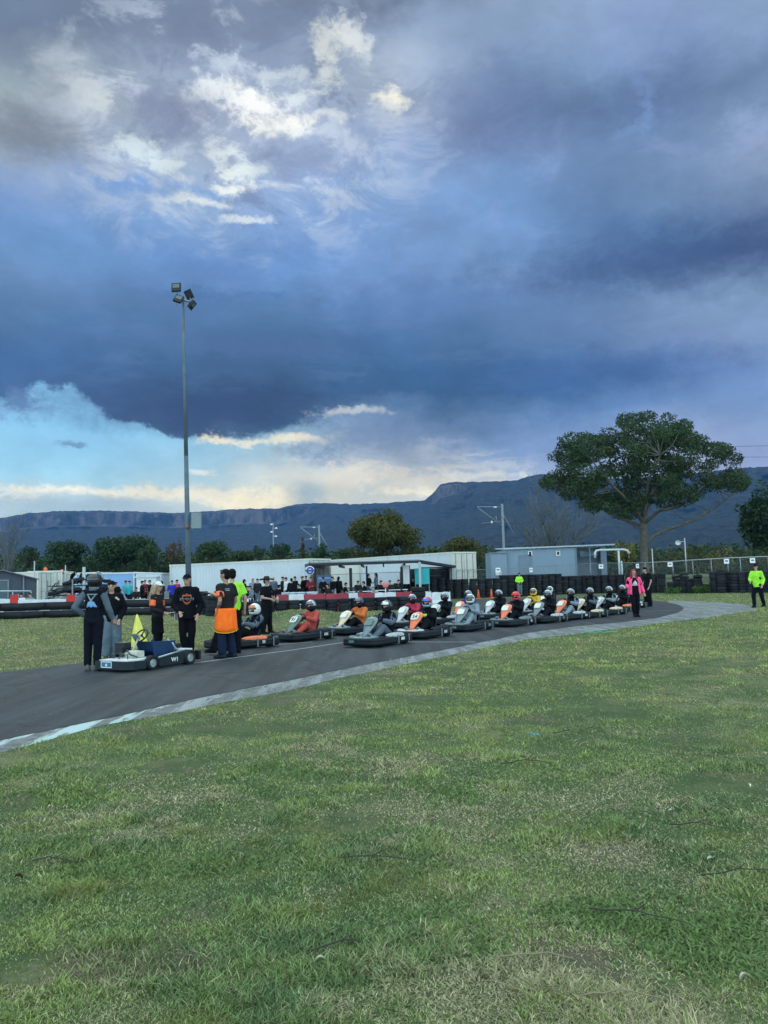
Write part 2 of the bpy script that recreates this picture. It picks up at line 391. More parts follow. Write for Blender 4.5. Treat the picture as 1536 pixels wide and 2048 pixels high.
def leafmat(name, c1, c2, scale=.6):
    if name in MATS: return MATS[name]
    m = bpy.data.materials.new(name); m.use_nodes = True; T = NT(m.node_tree)
    geo = T.n('ShaderNodeNewGeometry')
    nz = T.noise(geo.outputs['Position'], scale, 3, .6).outputs[0]
    f = T.math('ADD', T.math('MULTIPLY', geo.outputs['Random Per Island'], .6), T.math('MULTIPLY', T.mapr(nz, .35, .65), .4))
    col = T.mix(f, c1, c2)
    d = T.n('ShaderNodeBsdfPrincipled', ins={'Base Color': col, 'Roughness': .65, 'Specular IOR Level': .12})
    t = T.n('ShaderNodeBsdfTranslucent', ins={'Color': col})
    ms = T.n('ShaderNodeMixShader', ins={0: .22, 1: d.outputs[0], 2: t.outputs[0]})
    T.n('ShaderNodeOutputMaterial', ins={0: ms.outputs[0]}); MATS[name] = m; return m

# ---------------------------------------------------------------- terrain
def yw(x): return np.interp(x, [-10, 3, 6, 16, 20, 25, 40], [60, 55, 57, 61.5, 58, 50.5, 44])
def zg(x, y):
    x = np.asarray(x, float); y = np.asarray(y, float)
    right = sstep(2, 5, x)
    zl = .55*sstep(44, 60, y); zr = .9*sstep(.9, 3.2, y-yw(x))
    z = zl*(1-right)+zr*right
    m0 = P(592, 1243)
    z = z+.42*np.exp(-(((x-m0.x)/2.2)**2+((y-m0.y-1.5)/1.6)**2))
    return z
def Z(x, y): return float(zg(x, y))
def on(px, py_hint, dist):               # the ground point at that pixel column, dist metres away
    p = PD(px, py_hint, dist); p.z = Z(p.x, p.y); return p

def ground_material():
    m = bpy.data.materials.new('ground_grass'); m.use_nodes = True; T = NT(m.node_tree)
    g = T.n('ShaderNodeNewGeometry').outputs['Position']
    a = T.noise(g, .35, 6, .6).outputs[0]; b = T.noise(g, 2.2, 6, .65).outputs[0]; c = T.noise(g, 30, 4, .7).outputs[0]
    col = T.mix(T.mapr(b, .38, .62), (.05, .085, .03), (.085, .115, .045))
    so = T.noise(T.vmath('ADD', g, (4, 8, 0)), 1.1, 5, .65).outputs[0]
    col = T.mix(T.mapr(so, .56, .64), col, (.11, .095, .065))
    dry = T.math('MULTIPLY', T.mapr(a, .48, .62), T.mapr(b, .35, .6))
    col = T.mix(T.math('MULTIPLY', dry, .75), col, (.2, .19, .11))
    col = T.mix(T.mapr(c, .3, .7, 0, .5), col, (.03, .045, .02))
    bp = T.n('ShaderNodeBump', ins={'Strength': .6, 'Distance': .04, 'Height': c})
    bs = T.n('ShaderNodeBsdfPrincipled', ins={'Base Color': col, 'Roughness': .9, 'Normal': bp.outputs[0], 'Specular IOR Level': .2})
    T.n('ShaderNodeOutputMaterial', ins={0: bs.outputs[0]}); return m
xs = np.concatenate([-np.geomspace(4200, 62, 22), np.arange(-60, 60.1, .8), np.geomspace(62, 4200, 22)])
ys = np.concatenate([np.arange(-8, 80, .5), np.geomspace(80, 4900, 30)])
GX, GY = np.meshgrid(xs, ys); GZ = zg(GX, GY)
GZ = GZ+.02*(fbm(GX, GY, .5, 3)-.5)*sstep(12, 2, GY)*0
nx, ny = len(xs), len(ys)
idx = np.arange(nx*ny).reshape(ny, nx)
fc = np.stack([idx[:-1, :-1], idx[:-1, 1:], idx[1:, 1:], idx[1:, :-1]], -1).reshape(-1, 4)
M_ground = ground_material()
tag(add('ground', mesh_np('ground', np.stack([GX, GY, GZ], -1).reshape(-1, 3), fc, smooth=True), M_ground), kind='structure')

INNER = [(-400, 1602), (-150, 1524), (0, 1482), (120, 1457), (250, 1430), (400, 1396), (560, 1365), (700, 1336), (900, 1298), (1050, 1267), (1150, 1253), (1250, 1244), (1320, 1235), (1358, 1225), (1368, 1217)]
ROADTOP = [(1358, 1210), (1330, 1204), (1290, 1199), (1230, 1196), (1150, 1195), (1040, 1197), (960, 1199), (905, 1203)]
ISLAND = [(905, 1212), (935, 1216), (900, 1223), (860, 1231), (800, 1240), (700, 1250), (640, 1256), (520, 1276), (420, 1297), (300, 1312), (165, 1327), (0, 1346), (-400, 1398)]
OUTER = [(-400, 1640), (-150, 1556), (0, 1507), (100, 1480), (200, 1453), (400, 1416), (560, 1384), (700, 1353), (900, 1310), (1050, 1280), (1200, 1262), (1340, 1244), (1440, 1232), (1512, 1220), (1516, 1214), (1480, 1208), (1420, 1204), (1340, 1201)]
def flat_sheet(name, pts, z, m, kind='structure', jag=0.0):
    w = []
    for i, p in enumerate(pts):
        a = P(*p); b = P(*pts[(i+1) % len(pts)]); k = max(1, int((b-a).length/.35)) if jag else 1
        for t in range(k):
            q = a.lerp(b, t/k)
            if jag: q += Vector((mnoise.noise(q*1.3)*jag+mnoise.noise(q*4.1)*jag*.5, mnoise.noise(q*1.1+Vector((9, 9, 9)))*jag, 0))
            w.append(Vector((q.x, q.y, z)))
    tr = tessellate_polygon([w]); me = bpy.data.meshes.new(name); me.from_pydata([tuple(v) for v in w], [], [tuple(t) for t in tr])
    bm = bmesh.new(); bm.from_mesh(me)
    for f in bm.faces:
        if f.normal.z < 0: f.normal_flip()
    bm.to_mesh(me); bm.free()
    return tag(add(name, me, m), kind=kind), [(v.x, v.y) for v in w]
def asphalt_material():
    m = bpy.data.materials.new('asphalt'); m.use_nodes = True; T = NT(m.node_tree)
    g = T.n('ShaderNodeNewGeometry').outputs['Position']
    rotv = T.n('ShaderNodeMapping', ins={'Vector': g, 'Rotation': (0, 0, R(32)), 'Scale': (3, .22, 1)}).outputs[0]
    a = T.noise(rotv, .8, 6, .6).outputs[0]; b = T.noise(g, 160, 2, .6).outputs[0]; d = T.noise(g, .5, 4, .6).outputs[0]
    col = T.mix(T.mapr(a, .36, .64), (.009, .0145, .019), (.031, .042, .050))
    col = T.mix(T.mapr(d, .4, .65, 0, .5), col, (.024, .028, .035))
    sp = T.noise(g, 26, 2, .5).outputs[0]
    pt = T.n('ShaderNodeTexVoronoi', feature='DISTANCE_TO_EDGE', ins={'Vector': T.vmath('ADD', T.vmath('MULTIPLY', g, (1, .8, 1)), T.vmath('MULTIPLY', T.noise(g, 1.5, 4, .6).outputs['Color'], (.9, .9, 0))), 'Scale': .33}).outputs[0]
    col = T.mix(T.math('MULTIPLY', T.mapr(pt, .012, .002), .8), col, (.008, .009, .012))
    du = T.noise(T.vmath('ADD', g, (7, 3, 0)), .9, 6, .7).outputs[0]; col = T.mix(T.mapr(du, .56, .72, 0, .5), col, (.07, .075, .078))
    col = T.mix(T.mapr(b, .62, .8), col, (.08, .085, .09)); col = T.mix(T.mapr(sp, .735, .77), col, (.3, .3, .3))
    bp = T.n('ShaderNodeBump', ins={'Strength': .5, 'Distance': .006, 'Height': b})
    bs = T.n('ShaderNodeBsdfPrincipled', ins={'Base Color': col, 'Roughness': .8, 'Normal': bp.outputs[0], 'Specular IOR Level': .35})
    T.n('ShaderNodeOutputMaterial', ins={0: bs.outputs[0]}); return m
def kerb_material():
    m = bpy.data.materials.new('worn_concrete'); m.use_nodes = True; T = NT(m.node_tree)
    g = T.n('ShaderNodeNewGeometry').outputs['Position']
    rotv = T.n('ShaderNodeMapping', ins={'Vector': g, 'Rotation': (0, 0, R(36)), 'Scale': (3.2, .35, 1)}).outputs[0]
    a = T.noise(rotv, 1.3, 7, .65).outputs[0]; b = T.noise(g, 6, 6, .7).outputs[0]; c = T.noise(g, .25, 3, .5).outputs[0]
    col = T.mix(T.mapr(b, .3, .7), (.06, .07, .07), (.15, .17, .17))
    px = T.n('ShaderNodeSeparateXYZ', ins={0: g}).outputs[0]
    near = T.mapr(px, -2.2, -3.6)
    paint = T.math('MULTIPLY', T.mapr(a, .49, .55), T.mapr(near, 0, 1, .5, 1.0))
    tint = T.mix(near, (.25, .29, .30), T.mix(T.mapr(c, .4, .6), (.20, .40, .38), (.44, .49, .50)))
    col = T.mix(paint, col, tint)
    col = T.mix(T.mapr(T.noise(rotv, 2.6, 6, .7).outputs[0], .57, .63), col, (.05, .055, .05))
    bs = T.n('ShaderNodeBsdfPrincipled', ins={'Base Color': col, 'Roughness': .85})
    T.n('ShaderNodeOutputMaterial', ins={0: bs.outputs[0]}); return m
_, POLY_K = flat_sheet('kerb_strip', OUTER+[(1290, 1230)]+[(x, y-7) for x, y in INNER[::-1] if x < 1290], .004, kerb_material(), jag=.10)
_, POLY_A = flat_sheet('asphalt_track', INNER+ROADTOP+ISLAND, .009, asphalt_material(), jag=.05)
M_line = mat('road_paint', (.22, .25, .26), .7, var=.5, scale=14)
for a, b, w_ in [((374, 1328), (585, 1300), .1), ((585, 1300), (686, 1285), .1), ((538, 1290), (625, 1284), .1), ((815, 1284), (952, 1284), .1), ((374, 1311), (424, 1309), .09), ((1290, 1222), (1340, 1221), .1)]:
    p, q = P(*a, .013), P(*b, .013); n_ = (q-p).cross(Vector((0, 0, 1))).normalized()*w_/2
    me = MB().add([p-n_, p+n_, q+n_, q-n_], [(0, 1, 2, 3)])
    tag(add('painted_line', me, M_line), kind='structure')
# paddock hardstand behind the tyre barrier
def paddock():
    gx = np.arange(-44, 2.6, .8); gy = np.concatenate([np.arange(43, 62, .5), [64, 68, 74, 84]])
    X, Y = np.meshgrid(gx, gy); Zz = zg(X, Y)+.012; n1, n2 = len(gx), len(gy); I = np.arange(n1*n2).reshape(n2, n1)
    f = np.stack([I[:-1, :-1], I[:-1, 1:], I[1:, 1:], I[1:, :-1]], -1).reshape(-1, 4)
    tag(add('paddock_hardstand', mesh_np('paddock', np.stack([X, Y, Zz], -1).reshape(-1, 3), f, smooth=True), mat('hardstand', (.22, .23, .24), .85, var=.2, scale=.6)), kind='structure')
paddock()

# ---------------------------------------------------------------- escarpment
RIDGE = [(-700, 1075), (-300, 1058), (0, 1038), (60, 1028), (120, 1024), (200, 1023), (300, 1026), (350, 1028), (450, 1022), (500, 1019), (560, 1019), (590, 1010), (640, 1008), (700, 1010), (760, 1008), (848, 1003), (862, 992), (880, 972), (900, 966), (960, 966), (1035, 962), (1060, 954), (1085, 950), (1150, 956), (1250, 960), (1350, 952), (1440, 942), (1480, 938), (1536, 935), (1800, 915), (2300, 900)]
def escarpment():
    pxs = np.arange(-700, 2301, 5); top = np.interp(pxs, [p[0] for p in RIDGE], [p[1] for p in RIDGE])
    top = top-2.2*fbm(pxs, pxs*0, .09, 5, 4)-1.6*vnoise(pxs, pxs*0+3.3, .31)
    dist = np.interp(pxs, [-700, 600, 840, 880, 1100, 2300], [4200, 4100, 3700, 3350, 3100, 2700])
    cliff = np.interp(pxs, [-700, 590, 640, 850, 870, 930, 960, 2300], [1, 1, .0, .0, .55, .5, 0, 0])
    ts = np.array([0, .08, .16, .24, .32, .4, .47, .54, .6, .66, .71, .76, .8, .84, .88, .91, .93, .945, .95, .96, .98, 1.0, 1.15, 1.5])
    gc = np.interp(ts, [0, .4, .7, .88, .93, .945, .95, 1.0, 1.15, 1.5], [0, .2, .47, .7, .77, .79, .945, 1, 1, .9])
    gn = np.interp(ts, [0, .4, .7, .88, 1.0, 1.15, 1.5], [0, .24, .56, .82, 1, 1.01, .9])
    V = []; CM = []
    for i, px in enumerate(pxs):
        d = ray(px, top[i]); h = Vector((d.x, d.y, 0)); L = h.length; h /= L; zt = d.z/L*dist[i]
        for j, t in enumerate(ts):
            g = gc[j]*cliff[i]+gn[j]*(1-cliff[i])
            dd = dist[i]*(.42+.58*t)
            amp = 1 if t < .9 else 0
            n1 = float(fbm(px*.012, t*2.2, 3, 2, 4))-.5; n2 = float(fbm(px*.05, t*5, 3, 8, 3))-.5
            dd2 = dd+(n1*420+n2*90)*amp*min(1, t*3)+(n2*40 if t >= .9 else 0)
            zz = zt*g+(n1*70+n2*26)*amp*min(1, t*4)
            V.append((h.x*dd2, h.y*dd2, EYE+max(zz, -1.5) if t > 0 else -1.0)); CM.append(cliff[i] if .925 < t < .965 else 0)
    n1, n2 = len(ts), len(pxs); I = np.arange(n1*n2).reshape(n2, n1)
    f = np.stack([I[:-1, :-1], I[1:, :-1], I[1:, 1:], I[:-1, 1:]], -1).reshape(-1, 4)
    m = bpy.data.materials.new('escarpment'); m.use_nodes = True; T = NT(m.node_tree)
    geo = T.n('ShaderNodeNewGeometry'); g = geo.outputs['Position']
    nz = T.n('ShaderNodeSeparateXYZ', ins={0: geo.outputs['True Normal']}).outputs[2]
    a = T.noise(g, .012, 8, .65).outputs[0]; b = T.noise(g, .035, 7, .75).outputs[0]; c = T.noise(g, .0022, 4, .5).outputs[0]
    col = T.mix(T.mapr(b, .35, .65), (.003, .005, .005), (.034, .044, .03))
    col = T.mix(T.mapr(a, .45, .7, 0, .6), col, (.03, .036, .026))
    rk = T.noise(T.vmath('MULTIPLY', g, (1, 1, .35)), .02, 8, .75).outputs[0]
    rock = T.mix(T.mapr(rk, .4, .6), (.035, .034, .035), (.13, .112, .098))
    steep = T.mapr(T.n('ShaderNodeAttribute', attribute_name='Col').outputs['Fac'], .1, .5)
    col = T.mix(T.math('MULTIPLY', steep, T.mapr(T.noise(g, .0045, 6, .75).outputs[0], .42, .54)), col, rock)
    bp = T.n('ShaderNodeBump', ins={'Strength': .9, 'Distance': 14, 'Height': b})
    bs = T.n('ShaderNodeBsdfPrincipled', ins={'Base Color': col, 'Roughness': .95, 'Normal': bp.outputs[0], 'Specular IOR Level': .1})
    T.n('ShaderNodeOutputMaterial', ins={0: bs.outputs[0]})
    tag(add('hills', mesh_np('hills', np.array(V), f[:, :], np.repeat(np.array(CM, float)[:, None], 3, 1)), m), kind='structure')
escarpment()
# ---------------------------------------------------------------- materials for objects
M_rub = mat('tyre_rubber', (.009, .012, .016), .8, var=.35, scale=5, bump=.3)
M_rub2 = mat('tyre_rubber_dusty', (.018, .022, .027), .85, var=.35, scale=5, bump=.3)
M_belt = mat('conveyor_belt', (.008, .010, .014), .65, var=.3, scale=3)
M_galv = mat('galvanised_steel', (.20, .24, .27), .5, .4, var=.12, scale=4)
M_polesteel = mat('pole_paint', (.075, .11, .14), .5, .1, var=.2, scale=2)
M_steel = mat('pale_steel', (.32, .38, .41), .45, .3)
M_white = mat('white_paint', (.62, .66, .7), .5, var=.1, scale=1.2)
def sheetmat(name, c, c2, rough=.55):
    m = bpy.data.materials.new(name); m.use_nodes = True; T = NT(m.node_tree); g = T.n('ShaderNodeNewGeometry').outputs['Position']
    st = T.noise(T.vmath('MULTIPLY', g, (1.6, 1.6, .16)), 1.4, 6, .65).outputs[0]; bl = T.noise(g, .5, 5, .6).outputs[0]; fi = T.noise(T.vmath('MULTIPLY', g, (5, 5, .5)), 1.6, 5, .7).outputs[0]
    col = T.mix(T.mapr(bl, .35, .65, 0, .35), c, tuple(v*.8 for v in c)); col = T.mix(T.mapr(st, .55, .72, 0, .6), col, c2); col = T.mix(T.mapr(fi, .66, .74, 0, .5), col, (.12, .07, .045))
    T.n('ShaderNodeOutputMaterial', ins={0: T.n('ShaderNodeBsdfPrincipled', ins={'Base Color': col, 'Roughness': rough, 'Specular IOR Level': .35}).outputs[0]}); return m
M_cont = sheetmat('container_white', (.50, .57, .62), (.36, .42, .45))
M_contc = sheetmat('container_cream', (.55, .57, .52), (.38, .37, .31))
M_contb = sheetmat('container_blue', (.20, .36, .62), (.15, .26, .42))
M_dark = mat('dark_paint', (.008, .010, .014), .5, spec=.3)
M_shed = mat('shed_grey', (.05, .065, .09), .6, var=.12, scale=1.5)
M_plant = sheetmat('blue_grey_sheet', (.19, .28, .38), (.13, .19, .25))
M_plantd = mat('blue_grey_dark', (.15, .21, .29), .5, var=.14, scale=.7)
M_red = mat('red_plastic', (.30, .035, .06), .55, var=.2, scale=2)
M_redb = mat('bright_red_plastic', (.5, .03, .03), .5)
M_wplas = mat('white_plastic', (.55, .6, .66), .5, var=.14, scale=2)
M_teal = mat('teal_panel', (.03, .36, .42), .5)
M_sign = mat('sign_white', (.75, .8, .82), .5)
M_orange = mat('orange_plastic', (.7, .13, .05), .5)
M_bark = mat('bark_grey', (.10, .097, .088), .9, var=.35, scale=3, bump=.6, bscale=14)
M_barkd = mat('bark_dark', (.05, .045, .04), .9, var=.35, scale=3)
M_bare = mat('bare_wood', (.10, .115, .125), .9, var=.2, scale=2)

# ---------------------------------------------------------------- tyres
def tyre_mesh(r=.30, w=.205, ri=.185, n=18):
    prof = [(ri, w*.5-.02), (ri+.035, w*.5), (r-.035, w*.5), (r-.006, w*.36), (r, w*.2), (r-.008, w*.04), (r-.008, -w*.04), (r, -w*.2), (r-.006, -w*.36), (r-.035, -w*.5), (ri+.035, -w*.5), (ri, -w*.5+.02)]
    return MB().lathe(prof, n).mesh('tyre')
ME_TY = [tyre_mesh(.30), tyre_mesh(.305, .19), tyre_mesh(.29, .215)]
def ordinal(n): return ['leftmost', 'second', 'third', 'fourth', 'fifth', 'sixth', 'seventh', 'eighth', 'ninth', 'tenth', 'eleventh', 'twelfth', 'thirteenth', 'fourteenth', 'fifteenth', 'sixteenth', 'seventeenth', 'eighteenth', 'nineteenth', 'twentieth'][n] if n < 20 else str(n+1)+('st' if n % 10 == 0 else 'nd' if n % 10 == 1 else 'rd' if n % 10 == 2 else 'th')
def tyre_stack(x, y, n, label, group, sc_=1.0, z=None, tilt_top=False):
    zb = Z(x, y) if z is None else z
    t = empty('tyre_stack', (x, y, zb), random.uniform(0, 6), label, 'tyre stack', group)
    h = 0
    for k in range(n):
        me = random.choice(ME_TY); w = .2*sc_
        o = add('tyre', me, M_rub if random.random() < .7 else M_rub2, t, (random.uniform(-.02, .02), random.uniform(-.02, .02), h+w/2))
        o.scale = (sc_, sc_, sc_)
        if tilt_top and k == n-1: o.rotation_euler = (R(6), R(-8), 0); o.location.z += .03
        h += w
    return t
def row(pts, step, n_of, label, group, sc_=1.0):
    # stacks set one beside the other along a polyline
    acc = 0; i = 0
    for a, b in zip(pts[:-1], pts[1:]):
        a = Vector(a); b = Vector(b); L = (b-a).length; s = acc
        while s < L:
            p = a.lerp(b, s/L); tyre_stack(p.x+random.uniform(-.03, .03), p.y+random.uniform(-.06, .06), n_of(i, p), label.replace('@', ordinal(i)), group, sc_)
            s += step; i += 1
        acc = s-L
def wpt(px, dist):
    p = PD(px, 1150, dist); return (p.x, p.y)
row([wpt(832, 55.5), wpt(1000, 57.5)], .63, lambda i, p: 7, '@ tall tyre stack from the left in front of the white container', 'tyre stacks in the wall by the white container')
row([wpt(1006, 57.7), wpt(1170, 61), wpt(1334, 56.5)], .63, lambda i, p: 8 if p[0] < 13.5 else 7, '@ tall tyre stack from the left in the wall before the blue grey shed', 'tyre stacks in the wall by the blue grey shed')
row([wpt(768, 51), wpt(830, 53)], .63, lambda i, p: 4 if i < 2 else 5, '@ low tyre stack from the left beside the turquoise panel', 'tyre stacks beside the canopy')
for i, (px, n, dst, tt) in enumerate([(1341, 4, 55, 0), (1352, 6, 55.3, 1), (1368, 7, 54.6, 1), (1382, 5, 54, 0), (1395, 6, 53.3, 1), (1409, 3, 53.5, 0), (1427, 7, 52.4, 1), (1442, 8, 52, 0), (1457, 7, 52.6, 0), (1470, 7, 51.6, 0), (1486, 7, 51.2, 0), (1502, 7, 50.8, 0), (1518, 7, 50.4, 0), (1534, 7, 50, 0), (1551, 7, 49.6, 0), (1568, 7, 49.2, 0)]):
    x, y = wpt(px, dst)
    tyre_stack(x, y, n, ordinal(i)+' tyre stack from the left in the untidy group under the right fence', 'untidy tyre stacks by the right hand fence', 1.0, tilt_top=bool(tt))
def gpt(px, py): p = P(px, py); return (p.x, p.y)
row([gpt(486, 1231), gpt(640, 1225), gpt(824, 1218)], .63, lambda i, p: 3, '@ short tyre stack from the left below the red and white barrier', 'tyre stacks below the red and white barrier', 1.1)
x, y = gpt(838, 1222)
tyre_stack(x, y, 5, 'large round tyre stack closing the end of the red and white barrier', None, 1.15, z=0)
for px, py, n in [(440, 1229, 6), (405, 1230, 6), (424, 1232, 5)]:
    x, y = gpt(px, py); tyre_stack(x, y, n, {440: 'tall', 405: 'leftmost tall', 424: 'shorter middle'}[px]+' dark tyre stack on the infield behind the man in the black hoodie', 'tyre stacks behind the men on the track', 1.0)
# belted tyre wall along the infield on the left
def belted(a, b, i, n_t=4, label=''):
    a = Vector(a); b = Vector(b); c = (a+b)/2; d = b-a; L = d.length; ang = math.atan2(d.y, d.x)
    t = empty('belted_barrier', (c.x, c.y, 0), ang, label, 'tyre barrier', 'belt covered tyre barriers on the left')
    k = max(1, int(L/.62))
    for q in range(k):
        for h in range(n_t):
            add('tyre', ME_TY[0], M_rub, t, (-L/2+(q+.5)*L/k, .33, .1+.205*h))
    H = .205*n_t
    for nm, z0, z1 in (('upper_belt', H*.52, H*.99+.03), ('lower_belt', .02, H*.46)):
        mb = MB(); n = 10; vs = []
        for j in range(n+1):
            u = -L/2+L*j/n; yy = -.015+.05*math.sin(j*PI*k/n*2)*.5+.012*mnoise.noise(Vector((u*2+i, z0*5, 0)))
            sag = .02*mnoise.noise(Vector((u+i*3, 1, z0)))
            vs += [(u, yy, z0+sag), (u, yy, z1+sag), (u, yy+.03, z1+sag), (u, yy+.03, z0+sag)]
        fs = [(j*4+q, j*4+(q+1) % 4, (j+1)*4+(q+1) % 4, (j+1)*4+q) for j in range(n) for q in range(4)]+[(0, 1, 2, 3), (n*4+3, n*4+2, n*4+1, n*4)]
        mb.add(vs, fs, True); add(nm, mb, M_belt, t)
    mb = MB().box((0, .0, H*.49), (L*.99, .02, .025)); add('strap', mb, mat('strap_grey', (.22, .25, .27), .6), t)
ptsL = [gpt(-260, 1249), gpt(-160, 1245), gpt(-70, 1242), gpt(0, 1239), gpt(45, 1238), gpt(90, 1236), gpt(140, 1235), gpt(195, 1232), gpt(250, 1231), gpt(305, 1230), gpt(365, 1228), gpt(425, 1226), gpt(482, 1225)]
BL = ['', '', 'belt covered tyre barrier outside the left edge of the view', 'belt covered tyre barrier reaching the left edge below the shed door']+['belt covered tyre barrier beside the grey shed on the left', 'belt covered tyre barrier left of the kart rack', 'belt covered tyre barrier directly below the kart rack', 'belt covered tyre barrier behind the helmeted driver', 'belt covered tyre barrier behind the yellow flag', 'belt covered tyre barrier behind the long haired woman', 'belt covered tyre barrier behind the man in the black hoodie', 'belt covered tyre barrier behind the man with the orange vest']
for i in range(2, 12): belted(ptsL[i], ptsL[i+1], i, 4, BL[i])

# ---------------------------------------------------------------- plastic barriers
def jersey(a, b, z0, h, m, name, label, group, w=.4):
    a = Vector(a); b = Vector(b); d = b-a; L = d.length; c = (a+b)/2
    t = empty(name, (c.x, c.y, z0), math.atan2(d.y, d.x), label, 'barrier', group)
    mb = MB(); pr = [(-w/2, 0), (-w/2, h*.22), (-w*.28, h*.45), (-w*.22, h), (w*.22, h), (w*.28, h*.45), (w/2, h*.22), (w/2, 0)]
    n = len(pr); l = L/2-.015
    vs = [(-l, y, z) for y, z in pr]+[(l, y, z) for y, z in pr]
    mb.add(vs, [tuple(reversed(range(n))), tuple(range(n, 2*n))]+[(i, (i+1) % n, n+(i+1) % n, n+i) for i in range(n)])
    add('body', mb, m, t)
    mb = MB().tube((l, 0, .02), (l, 0, h+.05), .03, n=8); add('joint_pin', mb, M_galv, t)
    mb = MB(); 
    for q in (-.25, .25): mb.box((q*L, 0, h+.006), (L*.22, w*.3, .03))
    add('filler_cap', mb, m, t)
    return t
JD = [(553, 1), (576, 0), (607, 1), (650, 1), (696, 0), (715, 1), (748, 0), (791, 1), (823, 0), (862, 0), (900, 0)]
jl = {553: 'red plastic barrier behind the man in the black hat', 576: 'white plastic barrier right of the man in the black hat', 607: 'faded red plastic barrier behind the silver helmeted driver', 650: 'faded red plastic barrier below the traffic cone', 696: 'short white plastic barrier with a post, in the middle of the barrier line',
      715: 'short red plastic barrier behind the orange shirted driver', 748: 'white plastic barrier behind the dark helmeted front driver', 791: 'red plastic barrier beside the large round tyre stack', 823: 'pale white plastic barrier right of the last red one', 862: 'pale white plastic barrier closing the right end of the line'}
for (x0, c), (x1, _) in zip(JD[:-1], JD[1:]):
    def pt(px): return PD(px, 1190, np.interp(px, [550, 830, 900], [39.5, 42.5, 43.0]))
    a, b = pt(x0), pt(x1); dd = (a.y+b.y)/2
    yt = np.interp((x0+x1)/2, [553, 700, 823, 900], [1190, 1187, 1184, 1185]); zt = PD((x0+x1)/2, yt, dd).z
    jersey((a.x, a.y), (b.x, b.y), 0, zt, M_red if c else M_wplas, 'plastic_barrier', jl[x0], 'red and white plastic barriers')
for i, (x0, x1, c) in enumerate([(-150, -60, 0), (-60, 22, 0), (22, 37, 1), (37, 134, 0), (134, 152, 1), (152, 220, 0), (220, 300, 0), (300, 370, 0), (370, 430, 0), (430, 482, 0)]):
    a, b = PD(x0, 1190, 43), PD(x1, 1190, 43)
    lab = ['long white barrier outside the left edge beside the grey shed', 'long white barrier in front of the grey shed door', 'small bright red block in the white barrier line by the grey shed', 'long white barrier below the kart rack', 'small bright red block in the white barrier line below the kart rack', 'white barrier behind the helmeted driver', 'white barrier behind the yellow flag', 'white barrier left of the floodlight pole', 'white barrier right of the floodlight pole', 'white barrier behind the man with the orange vest'][i]
    zt = PD((x0+x1)/2, 1199 if c == 0 else 1190, 43).z
    jersey((a.x, a.y), (b.x, b.y), 0, max(.8, zt), M_redb if c else M_wplas, 'white_barrier' if not c else 'red_block', lab, 'paddock barriers on the left')

